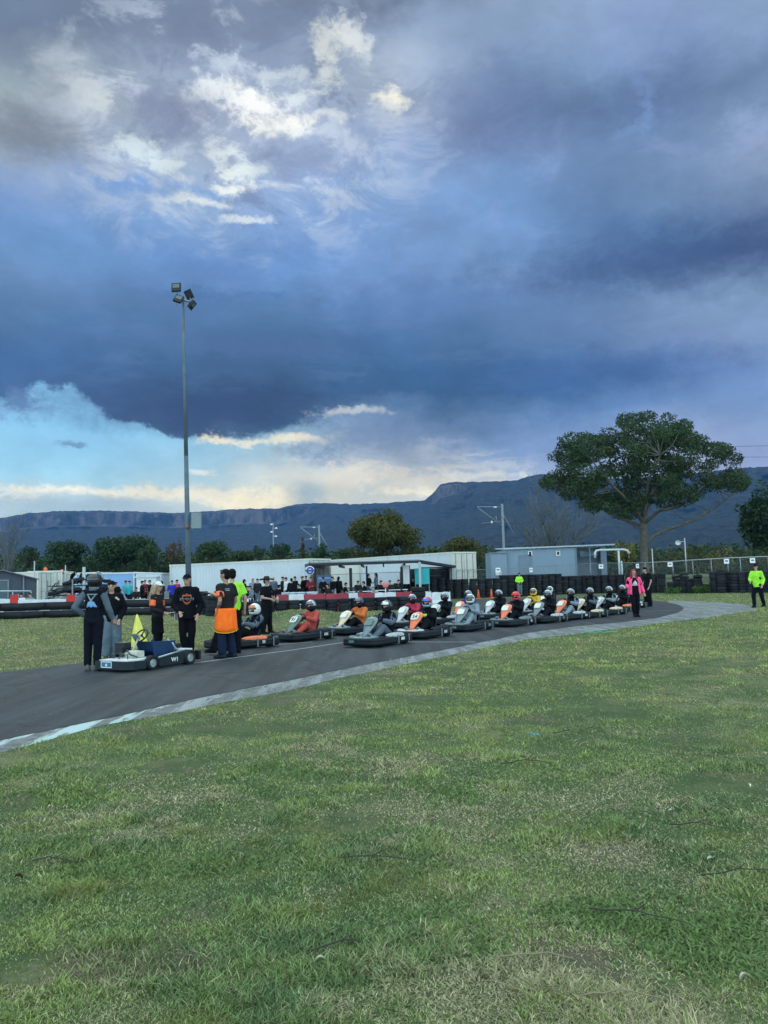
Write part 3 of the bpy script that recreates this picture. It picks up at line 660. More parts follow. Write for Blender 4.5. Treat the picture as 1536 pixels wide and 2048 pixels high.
# ---------------------------------------------------------------- containers and sheds
def corr_wall(mb, a, b, z0, z1, pitch=.28, depth=.022):
    a = Vector((a[0], a[1], 0)); b = Vector((b[0], b[1], 0)); d = b-a; L = d.length; d /= L; nrm = Vector((d.y, -d.x, 0))
    n = max(2, int(L/pitch)); pts = []
    for i in range(n):
        s = L*i/n; w = L/n
        for f, o in ((0, 0), (.36, 0), (.5, -depth), (.86, -depth)): pts.append(a+d*(s+w*f)+nrm*o)
    pts.append(b)
    m = len(pts); vs = [(p.x, p.y, z0) for p in pts]+[(p.x, p.y, z1) for p in pts]
    mb.add(vs, [(i, i+1, m+i+1, m+i) for i in range(m-1)])
def container(label, near, ang_dir, L, z0, h=2.6, W=2.44, m=None, md=None, door_panel=False, group='shipping containers'):
    # near: corner where the long side meets the door end; ang_dir: unit vector along the long side away from it
    m = m or M_cont; md = md or M_contc
    u = Vector((ang_dir[0], ang_dir[1], 0)).normalized(); v = Vector((-u.y, u.x, 0))
    if v.y < 0: v = -v
    t = empty('shipping_container', (near[0], near[1], z0), 0, label, 'shipping container', group)
    A = Vector((0, 0, 0)); B = u*L; C = u*L+v*W; D = v*W
    mb = MB(); corr_wall(mb, B, A, .1, h-.1) if (B-A).cross(v).z < 0 else corr_wall(mb, A, B, .1, h-.1)
    mb2 = MB(); corr_wall(mb2, C, B, .1, h-.1); corr_wall(mb2, D, C, .1, h-.1)
    add('side_wall', mb, m, t); add('rear_wall', mb2, m, t)
    mb = MB(); n_ = 6; 
    mb.hexa([A+Vector((0, 0, h-.06))+u*.05+v*.05, B+Vector((0, 0, h-.06))-u*.05+v*.05, C+Vector((0, 0, h-.06))-u*.05-v*.05, D+Vector((0, 0, h-.06))+u*.05-v*.05], [q+Vector((0, 0, h-.02)) for q in (A+u*.05+v*.05, B-u*.05+v*.05, C-u*.05-v*.05, D+u*.05-v*.05)])
    add('roof', mb, m, t)
    ang = math.atan2(u.y, u.x); Rm = Matrix.Rotation(ang, 3, 'Z'); mb = MB()
    for z in (.06, h-.06):
        for s, e in ((A, B), (D, C)): mb.box((s+e)/2+Vector((0, 0, z)), (L, .07, .12), Rm)
        for s, e in ((A, D), (B, C)): mb.box((s+e)/2+Vector((0, 0, z)), (.075, W+.02, .125), Rm)
    for s in (A, B, C, D):
        mb.box(s+Vector((0, 0, h/2)), (.12, .12, h-.02), Rm)
        for z in (.07, h-.07): mb.box(s+Vector((0, 0, z)), (.18, .17, .135), Rm)
    add('frame', mb, md, t)
    # two doors with locking bars on the near end
    sgn = 1
    for k in (0, 1):
        mb = MB(); c = v*(W*(.26+.48*k))-u*.02
        mb.box(c+Vector((0, 0, h/2)), (.05, W*.46, h-.3), Rm)
        for z in (.7, 1.3, 1.9): mb.box(c-u*.03+Vector((0, 0, z)), (.03, W*.40, .09), Rm)
        d = add('door', mb, md, t)
        mb = MB()
        for q in (-.13, .13):
            mb.tube(c-u*.075+v*(q*W)+Vector((0, 0, .12)), c-u*.075+v*(q*W)+Vector((0, 0, h-.12)), .022, n=6)
            mb.box(c-u*.09+v*(q*W+.12)+Vector((0, 0, 1.05)), (.03, .28, .04), Rm)
        add('locking_bar', mb, M_galv, d)
    return t
container('long plain white shipping container behind the floodlight pole and the crowd', (PD(620, 1117, 54).x, 54), (-12.2, 7), 13.4, .55)
pc = PD(905, 1103, 58.5)
container('long white container with cream doors between the canopy and the blue grey shed', (pc.x, 59.3), (-.6, .8), 12.2, pc.z-2.6)
container('pale container mostly hidden behind the canopy roof', (pc.x-.6*12.4, 59.3+.8*12.4), (-.6, .8), 6.1, pc.z-2.6, m=M_contc)
def cont_px(label, px0, px1, ytop, dist, L, u, m, md):
    p = PD(px1, ytop, dist); container(label, (p.x, p.y), u, L, p.z-2.6, m=m, md=md)
cont_px('cream container with its door end beside the grey shed', 40, 76, 1143, 60, 6.1, (-.98, .2), M_contc, M_contc)
p = PD(118, 1141, 62); container('cream container showing its barred doors behind the kart rack', (p.x-2.2, p.y-.5), (-.25, .97), 6.1, p.z-2.6, m=M_contc, md=M_contc)
p = PD(197, 1144, 63); container('cream white container behind the helmeted driver', (p.x, p.y), (-1, .03), 6.1, p.z-2.6, m=M_contc, md=M_contc)
p = PD(268, 1144, 61); container('pale blue container behind the two drivers by the lead kart', (p.x, p.y), (-1, .02), 4.6, p.z-2.6, m=M_contb, md=M_cont)
def site_office():
    p = PD(272, 1144, 60.5); t = empty('site_cabin', (p.x, p.y, p.z-2.5), 0, 'small white cabin with a dark doorway beside the pale blue container', 'cabin')
    W = 2.0; add('wall', MB().hexa([(0, 0, 0), (W, 0, 0), (W, 2.4, 0), (0, 2.4, 0)], [(0, 0, 2.42), (W, 0, 2.3), (W, 2.4, 2.3), (0, 2.4, 2.42)]), M_cont, t)
    add('roof', MB().hexa([(-.08, -.1, 2.43), (W+.1, -.1, 2.31), (W+.1, 2.5, 2.31), (-.08, 2.5, 2.43)], [(-.08, -.1, 2.5), (W+.1, -.1, 2.38), (W+.1, 2.5, 2.38), (-.08, 2.5, 2.5)]), M_white, t)
    d = add('door', MB().box((.45, -.02, 1.3), (.5, .05, 1.7)), mat('door_dark_green', (.02, .035, .03), .5), t)
    add('frame', MB().box((.18, -.03, 1.3), (.04, .07, 1.8)).box((.72, -.03, 1.3), (.04, .07, 1.8)).box((.45, -.03, 2.17), (.58, .07, .05)), M_steel, d)
    p = PD(312, 1152, 60); c = empty('low_white_cabin', (p.x-1.5, p.y, p.z-2.2), 0, 'low white flat roofed cabin left of the long white container', 'cabin')
    add('wall', MB().box((.75, 1.2, 1.05), (1.5, 2.4, 2.1)), M_white, c); add('roof', MB().box((.75, 1.2, 2.15), (1.8, 2.7, .1)), M_cont, c)
site_office()
def grey_shed():
    xr = PD(67, 1160, 50).x; xp = PD(5, 1138, 50).x; W = (xr-xp)*2; t = empty('gable_shed', (xp, 50, .1), R(24), 'dark grey gabled metal shed at the left edge', 'shed')
    he = PD(67, 1157, 50).z-.1; hp = PD(5, 1141, 50).z-.1; h2 = W/2; dep = 2.6
    mb = MB(); corr_wall(mb, (-h2, 0), (h2, 0), 0, he, .2, .02); corr_wall(mb, (h2, 0), (h2, dep), 0, he, .2, .02); corr_wall(mb, (-h2, dep), (-h2, 0), 0, he, .2, .02)
    mb.add([(-h2, .02, he), (h2, .02, he), (0, .02, hp)], [(0, 1, 2)]); mb.add([(-h2, dep, he), (h2, dep, he), (0, dep, hp)], [(2, 1, 0)]); mb.box((0, dep, he/2), (W, .05, he))
    add('wall', mb, M_shed, t)
    mb = MB()
    for s in (-1, 1):
        mb.hexa([(s*(h2+.15), -.25, he-.07), (0, -.25, hp), (0, dep+.2, hp), (s*(h2+.15), dep+.2, he-.07)], [(s*(h2+.15), -.25, he-.01), (0, -.25, hp+.06), (0, dep+.2, hp+.06), (s*(h2+.15), dep+.2, he-.01)])
    add('roof', mb, mat('shed_roof', (.12, .15, .19), .45, .3), t)
    d = add('roller_door', MB().box((-.35, -.04, 1.0), (1.3, .06, 2.0)), mat('shed_door', (.06, .10, .13), .5), t)
    add('door_frame', MB().box((-1.05, -.05, 1.02), (.1, .1, 2.04)).box((.35, -.05, 1.02), (.1, .1, 2.04)).box((-.35, -.05, 2.07), (1.5, .1, .1)), mat('shed_trim', (.14, .18, .22), .5), t)
    add('downpipe', MB().tube((h2*.62, -.08, 0), (h2*.62, -.08, he+.25), .05, n=8), mat('shed_trim', (.14, .18, .22), .5), t)
grey_shed()
def railing():
    a, b = PD(-120, 1183, 46), PD(62, 1182, 46); t = empty('railing', (a.x, a.y, 0), 0, 'grey pipe railing in front of the grey shed', 'railing')
    L = b.x-a.x; za, zb = a.z, b.z
    add('top_rail', MB().tube((0, 0, za), (L, 0, zb), .045, n=8), M_steel, t)
    for k in range(6):
        f = k/5; add('post', MB().tube((L*f, 0, 0), (L*f, 0, za+(zb-za)*f-.02), .035, n=8), M_steel, t)
railing()
def thin_post(px, ytop, dist, r, label, name='post', lamp=False, yb=None):
    p = PD(px, ytop, dist); b = Z(p.x, p.y); t = empty(name, (p.x, p.y, b), 0, label, 'post')
    add('shaft', MB().tube((0, 0, 0), (0, 0, p.z-b), r, r*.8, n=8), M_steel, t); return t, p.z-b
thin_post(69, 1122, 52, .05, 'thin pale post between the grey shed and the cream container')
thin_post(131, 1130, 56, .05, 'thin brown post behind the kart rack')
thin_post(168, 1134, 46, .12, 'thick grey post just above the black helmet of the standing driver')
thin_post(1304, 1097, 58, .05, 'tall slender post beside the trunk of the big tree')
def beacon(px, py, d, label):
    p = PD(px, py, d); t = empty('warning_beacon', (p.x, p.y, p.z-.2), 0, label, 'beacon', 'orange beacons above the containers')
    add('base', MB().lathe([(0, 0), (.14, 0), (.14, .08), (0, .08)], 12, closed=False), M_dark, t)
    add('lens', MB().ell((0, 0, .2), (.15, .15, .17), 12, 8), mat('beacon_red', (.75, .12, .06), .3), t)
beacon(91, 1139, 62.3, 'small reddish beacon on the roof of the cream container'); beacon(124, 1143, 62.5, 'orange beacon on the container roof above the kart rack')

def canopy():
    A = PD(618, 1126, 48.5); B = PD(840, 1120, 51); C = PD(912, 1131, 57)
    t = empty('canopy', (A.x, A.y, 0), 0, 'long dark flat roofed open canopy on steel posts over the pit area', 'canopy')
    O = Vector((A.x, A.y, 0)); up_ = Vector((0, 0, .16))
    D = Vector((A.x-1, A.y+6.5, A.z+.05)); E = Vector((B.x, B.y+7, B.z+.1))
    lo = [A-O, B-O, E-O, D-O]; mb = MB().hexa([q-up_ for q in lo], lo)
    add('roof', mb, mat('canopy_roof', (.03, .035, .045), .6), t)
    lo2 = [B-O+Vector((.02, 0, 0)), C-O, Vector((C.x, C.y+3, C.z))-O, E-O+Vector((.02, 0, 0))]
    add('side_roof', MB().hexa([q-up_ for q in lo2], lo2), mat('canopy_roof', (.03, .035, .045), .6), t)
    add('fascia', MB().hexa([lo[0]+Vector((0, -.06, -.03)), lo[1]+Vector((0, -.06, -.03)), lo[1]+Vector((0, -.01, -.03)), lo[0]+Vector((0, -.01, -.03))], [lo[0]+Vector((0, -.06, .04)), lo[1]+Vector((0, -.06, .04)), lo[1]+Vector((0, -.01, .04)), lo[0]+Vector((0, -.01, .04))]), M_galv, t)
    for px, yt, d, m, r in [(630, 1133, 48.8, M_dark, .07), (701, 1136, 49.3, M_dark, .09), (733, 1132, 53, M_polesteel, .06), (803, 1134, 50.6, M_dark, .09), (839, 1124, 51, M_steel, .08), (909, 1136, 56.5, M_steel, .09)]:
        p = PD(px, yt, d); add('post', MB().box((p.x-O.x, p.y-O.y, (p.z+Z(p.x, p.y))/2), (r*2, r*2, p.z-Z(p.x, p.y))), m, t)
    for k in range(5):
        f = (k+.5)/5; q = lo[0].lerp(lo[1], f); add('rafter', MB().box((q.x-.3, q.y+3.4, q.z-.24), (.09, 6.2, .14)), M_dark, t)
canopy()
def kiosk():
    a = PD(842, 1135, 56.6); b = PD(905, 1135, 57.8); W = b.x-a.x; t = empty('kiosk', (a.x, 56.6, .1), math.atan2(1.2, W), 'dark open fronted kiosk of shelves under the right end of the canopy', 'kiosk')
    h = 2.15; add('wall', MB().box((W/2, 2.2, h/2), (W, .08, h)).box((0, 1.1, h/2), (.08, 2.2, h)).box((W, 1.1, h/2), (.08, 2.2, h)), mat('kiosk_dark', (.03, .04, .045), .7), t)
    for z in (.8, 1.2, 1.6, 1.95): add('shelf', MB().box((W*.6, 1.3, z), (W*.75, .7, .05)), mat('kiosk_shelf', (.12, .17, .18), .6), t)
    add('frame', MB().box((W+.02, -.03, h/2), (.1, .1, h)).box((W/2, -.03, h+.04), (W+.1, .1, .1)), mat('kiosk_frame', (.16, .2, .2), .5), t)
    p0, p1 = PD(829, 1137, 51.6), PD(858, 1137, 51.9); W = p1.x-p0.x; zb = Z(p0.x, p0.y)
    o = empty('notice_panel', (p0.x, p0.y, zb), 0, 'plain turquoise panel standing under the canopy edge', 'panel')
    add('sheet', MB().box((W/2, 0, (p0.z-zb+.9)/2), (W, .05, p0.z-zb-.9)), M_teal, o)
    for s in (0.04, W-.04): add('leg', MB().box((s, .05, (p0.z-zb)/2), (.05, .05, p0.z-zb)), M_galv, o)
    w0 = PD(803, 1131, 51.5); w1 = PD(819, 1131, 51.5); W = w1.x-w0.x
    o = empty('white_door_panel', (w0.x, w0.y, 0), 0, 'tall white panel with a dark border beside the turquoise panel', 'panel')
    add('sheet', MB().box((W/2, 0, .7+w0.z/2-.1), (W, .05, w0.z-1.2)), M_white, o); add('frame', MB().box((0, 0, w0.z/2), (.05, .07, w0.z)).box((W, 0, w0.z/2), (.05, .07, w0.z)), M_dark, o)
kiosk()
def roundel():
    p = PD(620, 1141, 47); t = empty('round_sign', (p.x, p.y, 0), 0, 'round blue and white sign hanging at the left corner of the canopy', 'sign')
    def disc(r, y, m, nm, par): return add(nm, MB().lathe([(0, y), (r, y), (r, y-.03), (0, y-.03)], 20, closed=False), m, par)
    d = add('face', MB().lathe([(0, 0), (.27, 0), (.27, .03), (0, .03)], 20, closed=False), M_sign, t, (0, 0, p.z), (R(90), 0, 0))
    add('ring', MB().lathe([(.13, 0), (.23, 0), (.23, .02), (.13, .02)], 20), mat('sign_blue', (.03, .07, .3), .4), d, (0, 0, .032))
    add('bar', MB().box((0, 0, 0), (.56, .12, .03)), mat('sign_blue', (.03, .07, .3), .4), d, (0, 0, .052))
    add('hanger', MB().tube((0, 0, p.z+.25), (0, 0, p.z+.6), .02, n=6), M_dark, t)
    a, b = PD(634, 1151, 52), PD(664, 1166, 52)
    t = empty('blue_banner', (a.x, a.y, 0), 0, 'pale blue banner on the fence under the left end of the canopy', 'banner')
    add('sheet', MB().box(((b.x-a.x)/2, 0, (a.z+b.z)/2), (b.x-a.x, .03, a.z-b.z)), mat('banner_blue', (.12, .28, .6), .6), t)
    add('band', MB().box(((b.x-a.x)/2, -.02, (a.z+b.z)/2+.08), ((b.x-a.x)*.8, .02, .08)), M_white, t)
roundel()

def plant_shed():
    d0 = 66.5; a = PD(1010, 1097, d0); b = PD(1152, 1094, d0); c = PD(1208, 1092, d0+1)
    zb = .9; t = empty('plant_shed', (a.x, d0, zb), 0, 'blue grey steel clad shed with small vents and a sloping roof', 'shed')
    W = b.x-a.x; W2 = c.x-a.x; ha = a.z-zb-.1; hb = b.z-zb-.1
    mb = MB(); corr_wall(mb, (0, 0), (W, 0), 0, ha, 1.2, .012); corr_wall(mb, (0, 5), (0, 0), 0, ha, 1.2, .012); mb.box((W/2, 5, ha/2), (W, .05, ha)); mb.box((W+.0, 2.5, ha/2), (.06, 5, ha))
    add('wall', mb, M_plant, t)
    mb = MB().box(((W+W2)/2, 1.8, ha/2), (W2-W, .06, ha)).box((W2-.2, 1.2, ha/2), (.5, 1.3, ha))
    add('recess_wall', mb, M_plantd, t)
    add('roof', MB().hexa([(-.1, -.25, ha), (W2+.6, -.25, ha+.12), (W2+.6, 5.2, ha+.3), (-.1, 5.2, ha+.2)], [(-.1, -.25, ha+.1), (W2+.6, -.25, ha+.24), (W2+.6, 5.2, ha+.42), (-.1, 5.2, ha+.32)]), mat('plant_roof', (.34, .42, .5), .5), t)
    add('door', MB().box((1.7, -.03, 1.25), (1.1, .05, 2.3)), M_plantd, t)
    for px in (1060, 1116):
        q = PD(px, 1107, d0); v = add('vent', MB().box((q.x-a.x, -.03, q.z-zb), (.36, .05, .42)), M_white, t)
        add('louvre', MB().box((q.x-a.x, -.06, q.z-zb+.02), (.18, .03, .26)), M_dark, v)
    for px in (1152, 1180): q = PD(px, 1120, d0); add('trim', MB().box((q.x-a.x, -.05, ha/2), (.08, .05, ha)), M_plantd, t)
    add('window', MB().box((W+1.15, .3, 2.35), (1.5, .04, .45)), mat('window_dark_blue', (.05, .1, .14), .2), t)
    # low annex on its left
    p = PD(980, 1107, d0-.5); q = PD(1013, 1105, d0-.5); o = empty('annex', (p.x, p.y, zb), 0, 'low blue grey annex at the left end of the steel shed', 'shed')
    W = q.x-p.x; h = p.z-zb; mb = MB(); corr_wall(mb, (0, 0), (W, 0), 0, h, .5, .015); mb.box((0, 1.5, h/2), (.04, 3, h)); add('wall', mb, M_plant, o)
    add('roof', MB().box((W/2, 1.5, h+.04), (W+.1, 3.2, .08)), M_plantd, o)
    add('meter_box', MB().box((W*.45, -.1, .9), (.5, .16, .4)), M_white, o)
    # curved white pipes
    o = empty('pipework', (PD(1237, 1104, 65).x, 65, zb), 0, 'bent white pipes standing at the right end of the steel shed', 'pipes')
    def rel(px, py): q = PD(px, py, 65); return Vector((q.x-o.location.x, 0, q.z-zb))
    m = mat('pipe_white', (.5, .56, .6), .4)
    add('pipe', MB().path([rel(1190, 1116), rel(1190, 1106), rel(1193, 1101), rel(1200, 1100), rel(1248, 1099), rel(1255, 1101), rel(1258, 1106), rel(1258, 1116)], .09), m, o)
    g = rel(1237, 1100); add('riser', MB().tube((g.x, .02, -.3), (g.x, .02, g.z-.05), .09), m, o)
    g = rel(1243, 1122); add('riser', MB().tube((g.x, 0, -.3), (g.x, 0, g.z), .07), m, o)
plant_shed()

# ---------------------------------------------------------------- chain link fence
FP = [(560, 1155, 59.5), (640, 1150, 59.5), (720, 1147, 59), (800, 1144, 58), (900, 1141, 58), (1000, 1138, 59.5), (1090, 1132, 61.5), (1180, 1127, 64), (1240, 1126, 63), (1290, 1125, 61.5), (1345, 1123, 60), (1385, 1120, 58.2), (1422, 1118, 57), (1455, 1116, 56), (1480, 1115, 55.2), (1536, 1113, 54), (1620, 1110, 52.5), (1700, 1107, 51)]
def fence(pts, label, i0):
    w = [PD(*p) for p in pts]; O = Vector((w[0].x, w[0].y, 0)); t = empty('chain_link_fence', O, 0, label, 'fence', 'chain link fence runs behind the track')
    add('top_rail', MB().path([p-O for p in w], .04 if i0 else .025, 6), M_steel if i0 else M_galv, t)
    mesh = MB()
    for a, b in zip(w[:-1], w[1:]):
        L = math.hypot(b.x-a.x, b.y-a.y); k = max(1, round(L/3.2))
        for j in range(k):
            q = a.lerp(b, j/k); zb = Z(q.x, q.y); add('post', MB().tube(q-O-Vector((0, 0, q.z-zb)), q-O, .04, n=6), M_galv, t)
        n = int(L/.12); z0, z1 = min(Z(a.x, a.y), Z(b.x, b.y)), a.z; H = z1-z0
        for j in range(-int(H/.12), n):
            for s in (0, 1):
                u0, u1 = j*.12, j*.12+H; zz0, zz1 = (z0, z0+H) if s == 0 else (z0+H, z0)
                c0, c1 = max(u0, 0), min(u1, L)
                if c1 <= c0: continue
                f0, f1 = (c0-u0)/H, (c1-u0)/H
                p0 = a.lerp(b, c0/L); p1 = a.lerp(b, c1/L); p0.z = zz0+(zz1-zz0)*f0; p1.z = zz0+(zz1-zz0)*f1
                r = .0035; d = (b-a).normalized()*r; up_ = Vector((0, 0, r)); bk = Vector((0, r, 0)); p0 = p0-O; p1 = p1-O
                mesh.add([p0-d, p0+d, p0+bk*2, p1-d, p1+d, p1+bk*2], [(0, 1, 4, 3), (1, 2, 5, 4), (2, 0, 3, 5)])
    add('wire_mesh', mesh, M_galv, t)
fence(FP[:6], 'thin wire fence passing behind the canopy and white container', 0)
fence(FP[5:10], 'chain link fence in front of the blue grey steel shed', 0)
fence(FP[9:], 'chain link fence with a pale top rail on the right below the big tree', 1)
for px, py, d, lab in [(1062, 1140, 60.5, 'small narrow white notice on the fence before the shed door'), (1202, 1133, 62.8, 'square white notice on the fence by the bent pipes'), (1275, 1132, 61.2, 'narrow white notice on the fence by the big trunk'), (1340, 1129, 59.4, 'square white notice on the fence right of the big trunk'), (1453, 1122.5, 55.4, 'white notice high on the fence above the tyre stacks'), (1505, 1121, 54, 'white notice on the fence beside the man in yellow'), (996, 1140, 59, 'white notice on the fence at the left end of the shed')]:
    p = PD(px, py, d-.12); w = .24 if 'arrow' in lab else .36; t = empty('fence_notice', (p.x, p.y, p.z-.17), 0, lab, 'sign', 'white notices on the fence')
    add('plate', MB().box((0, 0, .17), (w, .02, .34)), M_sign, t)
    add('text_block', MB().box((0, -.014, .19), (w*.6, .008, .1)), mat('notice_ink', (.1, .14, .2), .6), t)

# ---------------------------------------------------------------- masts, floodlight, siren
def floodlight():
    b = PD(378, 1190, 51); zb = Z(b.x, b.y); top = PD(366, 600, 51); t = empty('floodlight_pole', (b.x, 51, zb), 0, 'very tall grey floodlight pole with four lamp heads and a box low down', 'floodlight')
    T = Vector((top.x-b.x, 0, top.z-zb))
    add('pole', MB().tube((0, 0, 0), T*.48, .20, .14, n=16).tube(T*.48, T, .14, .08, n=16), M_polesteel, t)
    def at(px, py, dy=0): q = PD(px, py, 51+dy); return Vector((q.x-b.x, dy, q.z-zb))
    add('cross_arm', MB().tube(at(347, 597, -.3), at(390, 606, .3), .06, n=8).tube(at(352, 594, .2), at(378, 603, -.3), .05, n=8), M_galv, t)
    def head(c, w, h, rot, name='lamp_head'):
        Rm = rot.to_3x3(); hd = add(name, MB().box((0, 0, 0), (w, .16, h)).box((0, .1, 0), (w*.6, .12, h*.6)), M_dark, t); hd.location = c; hd.rotation_euler = rot.to_euler()
        add('lens', MB().box((0, -.085, h*.12), (w*.74, .02, h*.5)), mat('lamp_glass', (.08, .11, .11), .35, spec=.3), hd)
        add('bracket', MB().tube((0, .05, -h*.3), (0, .3, -h*.55), .03, n=6), M_galv, hd)
    head(at(352.5, 575, -.3), .62, .62, Matrix.Rotation(R(-3), 4, 'Y') @ Matrix.Rotation(R(-14), 4, 'X'))
    head(at(357, 598, -.6), .55, .6, Matrix.Rotation(R(20), 4, 'Y') @ Matrix.Rotation(R(-30), 4, 'X'))
    head(at(378, 589, .3), .5, .62, Matrix.Rotation(R(-20), 4, 'Y') @ Matrix.Rotation(R(170), 4, 'Z') @ Matrix.Rotation(R(-20), 4, 'X'))
    head(at(384, 610, .1), .55, .6, Matrix.Rotation(R(40), 4, 'Y') @ Matrix.Rotation(R(84), 4, 'Z'))
    q = at(393, 1041, -.2); add('cabinet', MB().box(q, (.62, .3, 1.05)), mat('cabinet_grey', (.17, .22, .24), .6), t)
    q = at(374, 1054, -.25); add('beacon', MB().ell(q, (.13, .13, .13), 12, 8), mat('beacon_orange', (.22, .07, .03), .4), t)
floodlight()
def mast(px, ytop, ybase, dist, label, s=1):
    p = PD(px, ytop, dist); b = Z(p.x, p.y); h = p.z-b; t = empty('power_mast', (p.x, p.y, b), 0, label, 'mast', 'railway masts behind the sheds')
    k = dist/F
    add('shaft', MB().box((0, 0, h/2), (k*4.5*s, .3, h)), mat('mast_grey', (.2, .25, .28), .6), t)
    add('boom', MB().tube((0, 0, h-k*6*s), (-k*50*s, 0, h-k*4*s), k*.9, n=6).tube((0, 0, h-k*45*s), (-k*50*s, 0, h-k*5*s), k*.8, n=6), M_galv, t)
    add('stay', MB().tube((0, 0, h-k*18*s), (k*30*s, .5, h-k*75*s), k*.8, n=6), M_galv, t)
    add('register_arm', MB().tube((0, 0, h-k*34*s), (-k*42*s, 0, h-k*38*s), k*.7, n=6).tube((-k*12*s, 0, h-k*36*s), (-k*13*s, 0, h-k*24*s), k*.7, n=6), M_galv, t)
    add('insulator', MB().ell((-k*22*s, 0, h-k*36*s), (k*2*s, k*2*s, k*3*s), 8, 6).ell((-k*14*s, 0, h-k*6*s), (k*4*s, k*2*s, k*1.5*s), 8, 6), M_white, t)
mast(1004, 1008, 1090, 110, 'tall railway mast with side arm rising behind the blue grey shed')
mast(638, 1050, 1090, 190, 'distant railway mast with side arm left of the round tree', .75)
def antenna():
    p = PD(546, 1045, 170); b = 0; t = empty('lamp_cluster_mast', (p.x, p.y, b), 0, 'thin distant mast carrying four small pale lamps above the long container', 'mast'); k = 170/F
    add('shaft', MB().tube((0, 0, 0), (0, 0, p.z), .12, n=6), M_galv, t)
    for dx, dy in ((-3, 4), (6, 12), (-3, 19), (5, 28)):
        add('lamp', MB().ell((dx*k, 0, p.z-dy*k), (.35, .3, .2), 8, 6), M_white, t)
antenna()
def siren():
    p = PD(1369, 1076, 62); b = Z(p.x, p.y); t = empty('siren_pole', (p.x, p.y, b), 0, 'slim pole with a round white horn loudspeaker right of the big tree', 'loudspeaker'); h = p.z-b
    add('pole', MB().tube((0, 0, 0), (0, 0, h), .055, .05, n=8), M_steel, t)
    o = add('horn', MB().lathe([(0, 0), (.05, 0), (.07, -.12), (.14, -.25), (.22, -.32), (.2, -.3), (.1, -.2), (0, -.16)], 18, closed=False), M_white, t, (-.5, 0, h-.28)); o.rotation_euler = (R(-70), 0, R(-30))
    add('arm', MB().tube((-.5, 0, h-.28), (0, 0, h-.28), .03, n=6), M_steel, t)
siren()
def wires():
    for a, b, lab in [((1380, 913, 90), (2100, 893, 60), 'lower thin dark overhead cable at the right above the hills'), ((1380, 894, 90), (2100, 858, 60), 'upper thin dark overhead cable at the right above the hills')]:
        p, q = PD(*a), PD(*b); pts = [p.lerp(q, k/12)-Vector((0, 0, 1.2*math.sin(PI*k/12)*.3)) for k in range(13)]
        o = add('overhead_cable', MB().path(pts, .018, 5), M_dark); tag(o, lab, 'cable', 'overhead cables')
wires()
def cone(px, py, lab, s=1.0, d=None):
    s *= .8
    p = P(px, py) if d is None else on(px, py, d); t = empty('traffic_cone', p, 0, lab, 'traffic cone', 'orange traffic cones')
    add('base', MB().box((0, 0, .02), (.38*s, .38*s, .04)), M_orange, t)
    add('cone', MB().lathe([(0, .02), (.14*s, .03), (.03*s, .72*s), (0, .73*s)], 16, closed=False), M_orange, t)
    add('band', MB().lathe([(.092*s, .33*s), (.07*s, .46*s), (.066*s, .46*s), (.088*s, .33*s)], 16), M_sign, t)
cone(957, 1197, 'orange cone on the return road left of the pair by the far tyre wall', 1.1); cone(930, 1196, 'pale faded cone on the return road just right of the barrier end', 1.0); cone(983, 1196, 'slim orange cone standing against the long tyre wall', 1.1)
cone(656, 1193, 'reddish cone standing behind the red barrier near the canopy', 1.3, 46); cone(645, 1193, 'whitish cone standing behind the red barrier near the canopy', 1.1, 46)

# ---------------------------------------------------------------- trees
def leaf_cloud(clumps, leaf, dens, flat=1.0, upbias=.35, name='crown'):
    Vs = []; n_tot = 0
    for (c, r) in clumps:
        n = max(8, int(dens*r[0]*r[1]))
        u = RNG.normal(size=(n, 3)); u /= np.linalg.norm(u, axis=1)[:, None]
        rad = .55+.5*RNG.random(n)**.55
        lump = 1+.16*np.sin(u[:, 0]*5+c[0])*np.cos(u[:, 1]*4+c[2])
        p = np.array(c)+u*(rad*lump)[:, None]*np.array(r)
        nr = u*.6+RNG.normal(size=(n, 3))*.55+np.array([0, 0, upbias]); nr /= np.linalg.norm(nr, axis=1)[:, None]
        a = np.cross(nr, RNG.normal(size=(n, 3))); a /= np.linalg.norm(a, axis=1)[:, None]; b = np.cross(nr, a)
        s = leaf*(.6+.8*RNG.random(n))[:, None]
        Vs.append(np.stack([p-a*s, p-b*s*.45, p+a*s, p+b*s*.45], 1).reshape(-1, 3)); n_tot += n
    V = np.vstack(Vs); return mesh_np(name, V, np.arange(len(V)).reshape(-1, 4))
LM_big = leafmat('foliage_big', (.014, .034, .017), (.055, .092, .038), .5)
LM_olive = leafmat('foliage_olive', (.035, .045, .012), (.10, .105, .03), .3)
LM_dark = leafmat('foliage_dark', (.013, .036, .022), (.04, .078, .032), .3)
LM_mid = leafmat('foliage_mid', (.022, .045, .025), (.05, .085, .035), .3)
LM_yel = leafmat('foliage_yellow', (.10, .10, .02), (.20, .18, .05), .5)
LM_scrub = leafmat('foliage_scrub', (.09, .09, .04), (.19, .17, .09), .5)
LM_brown = leafmat('foliage_brown', (.05, .035, .02), (.12, .08, .04), .5)
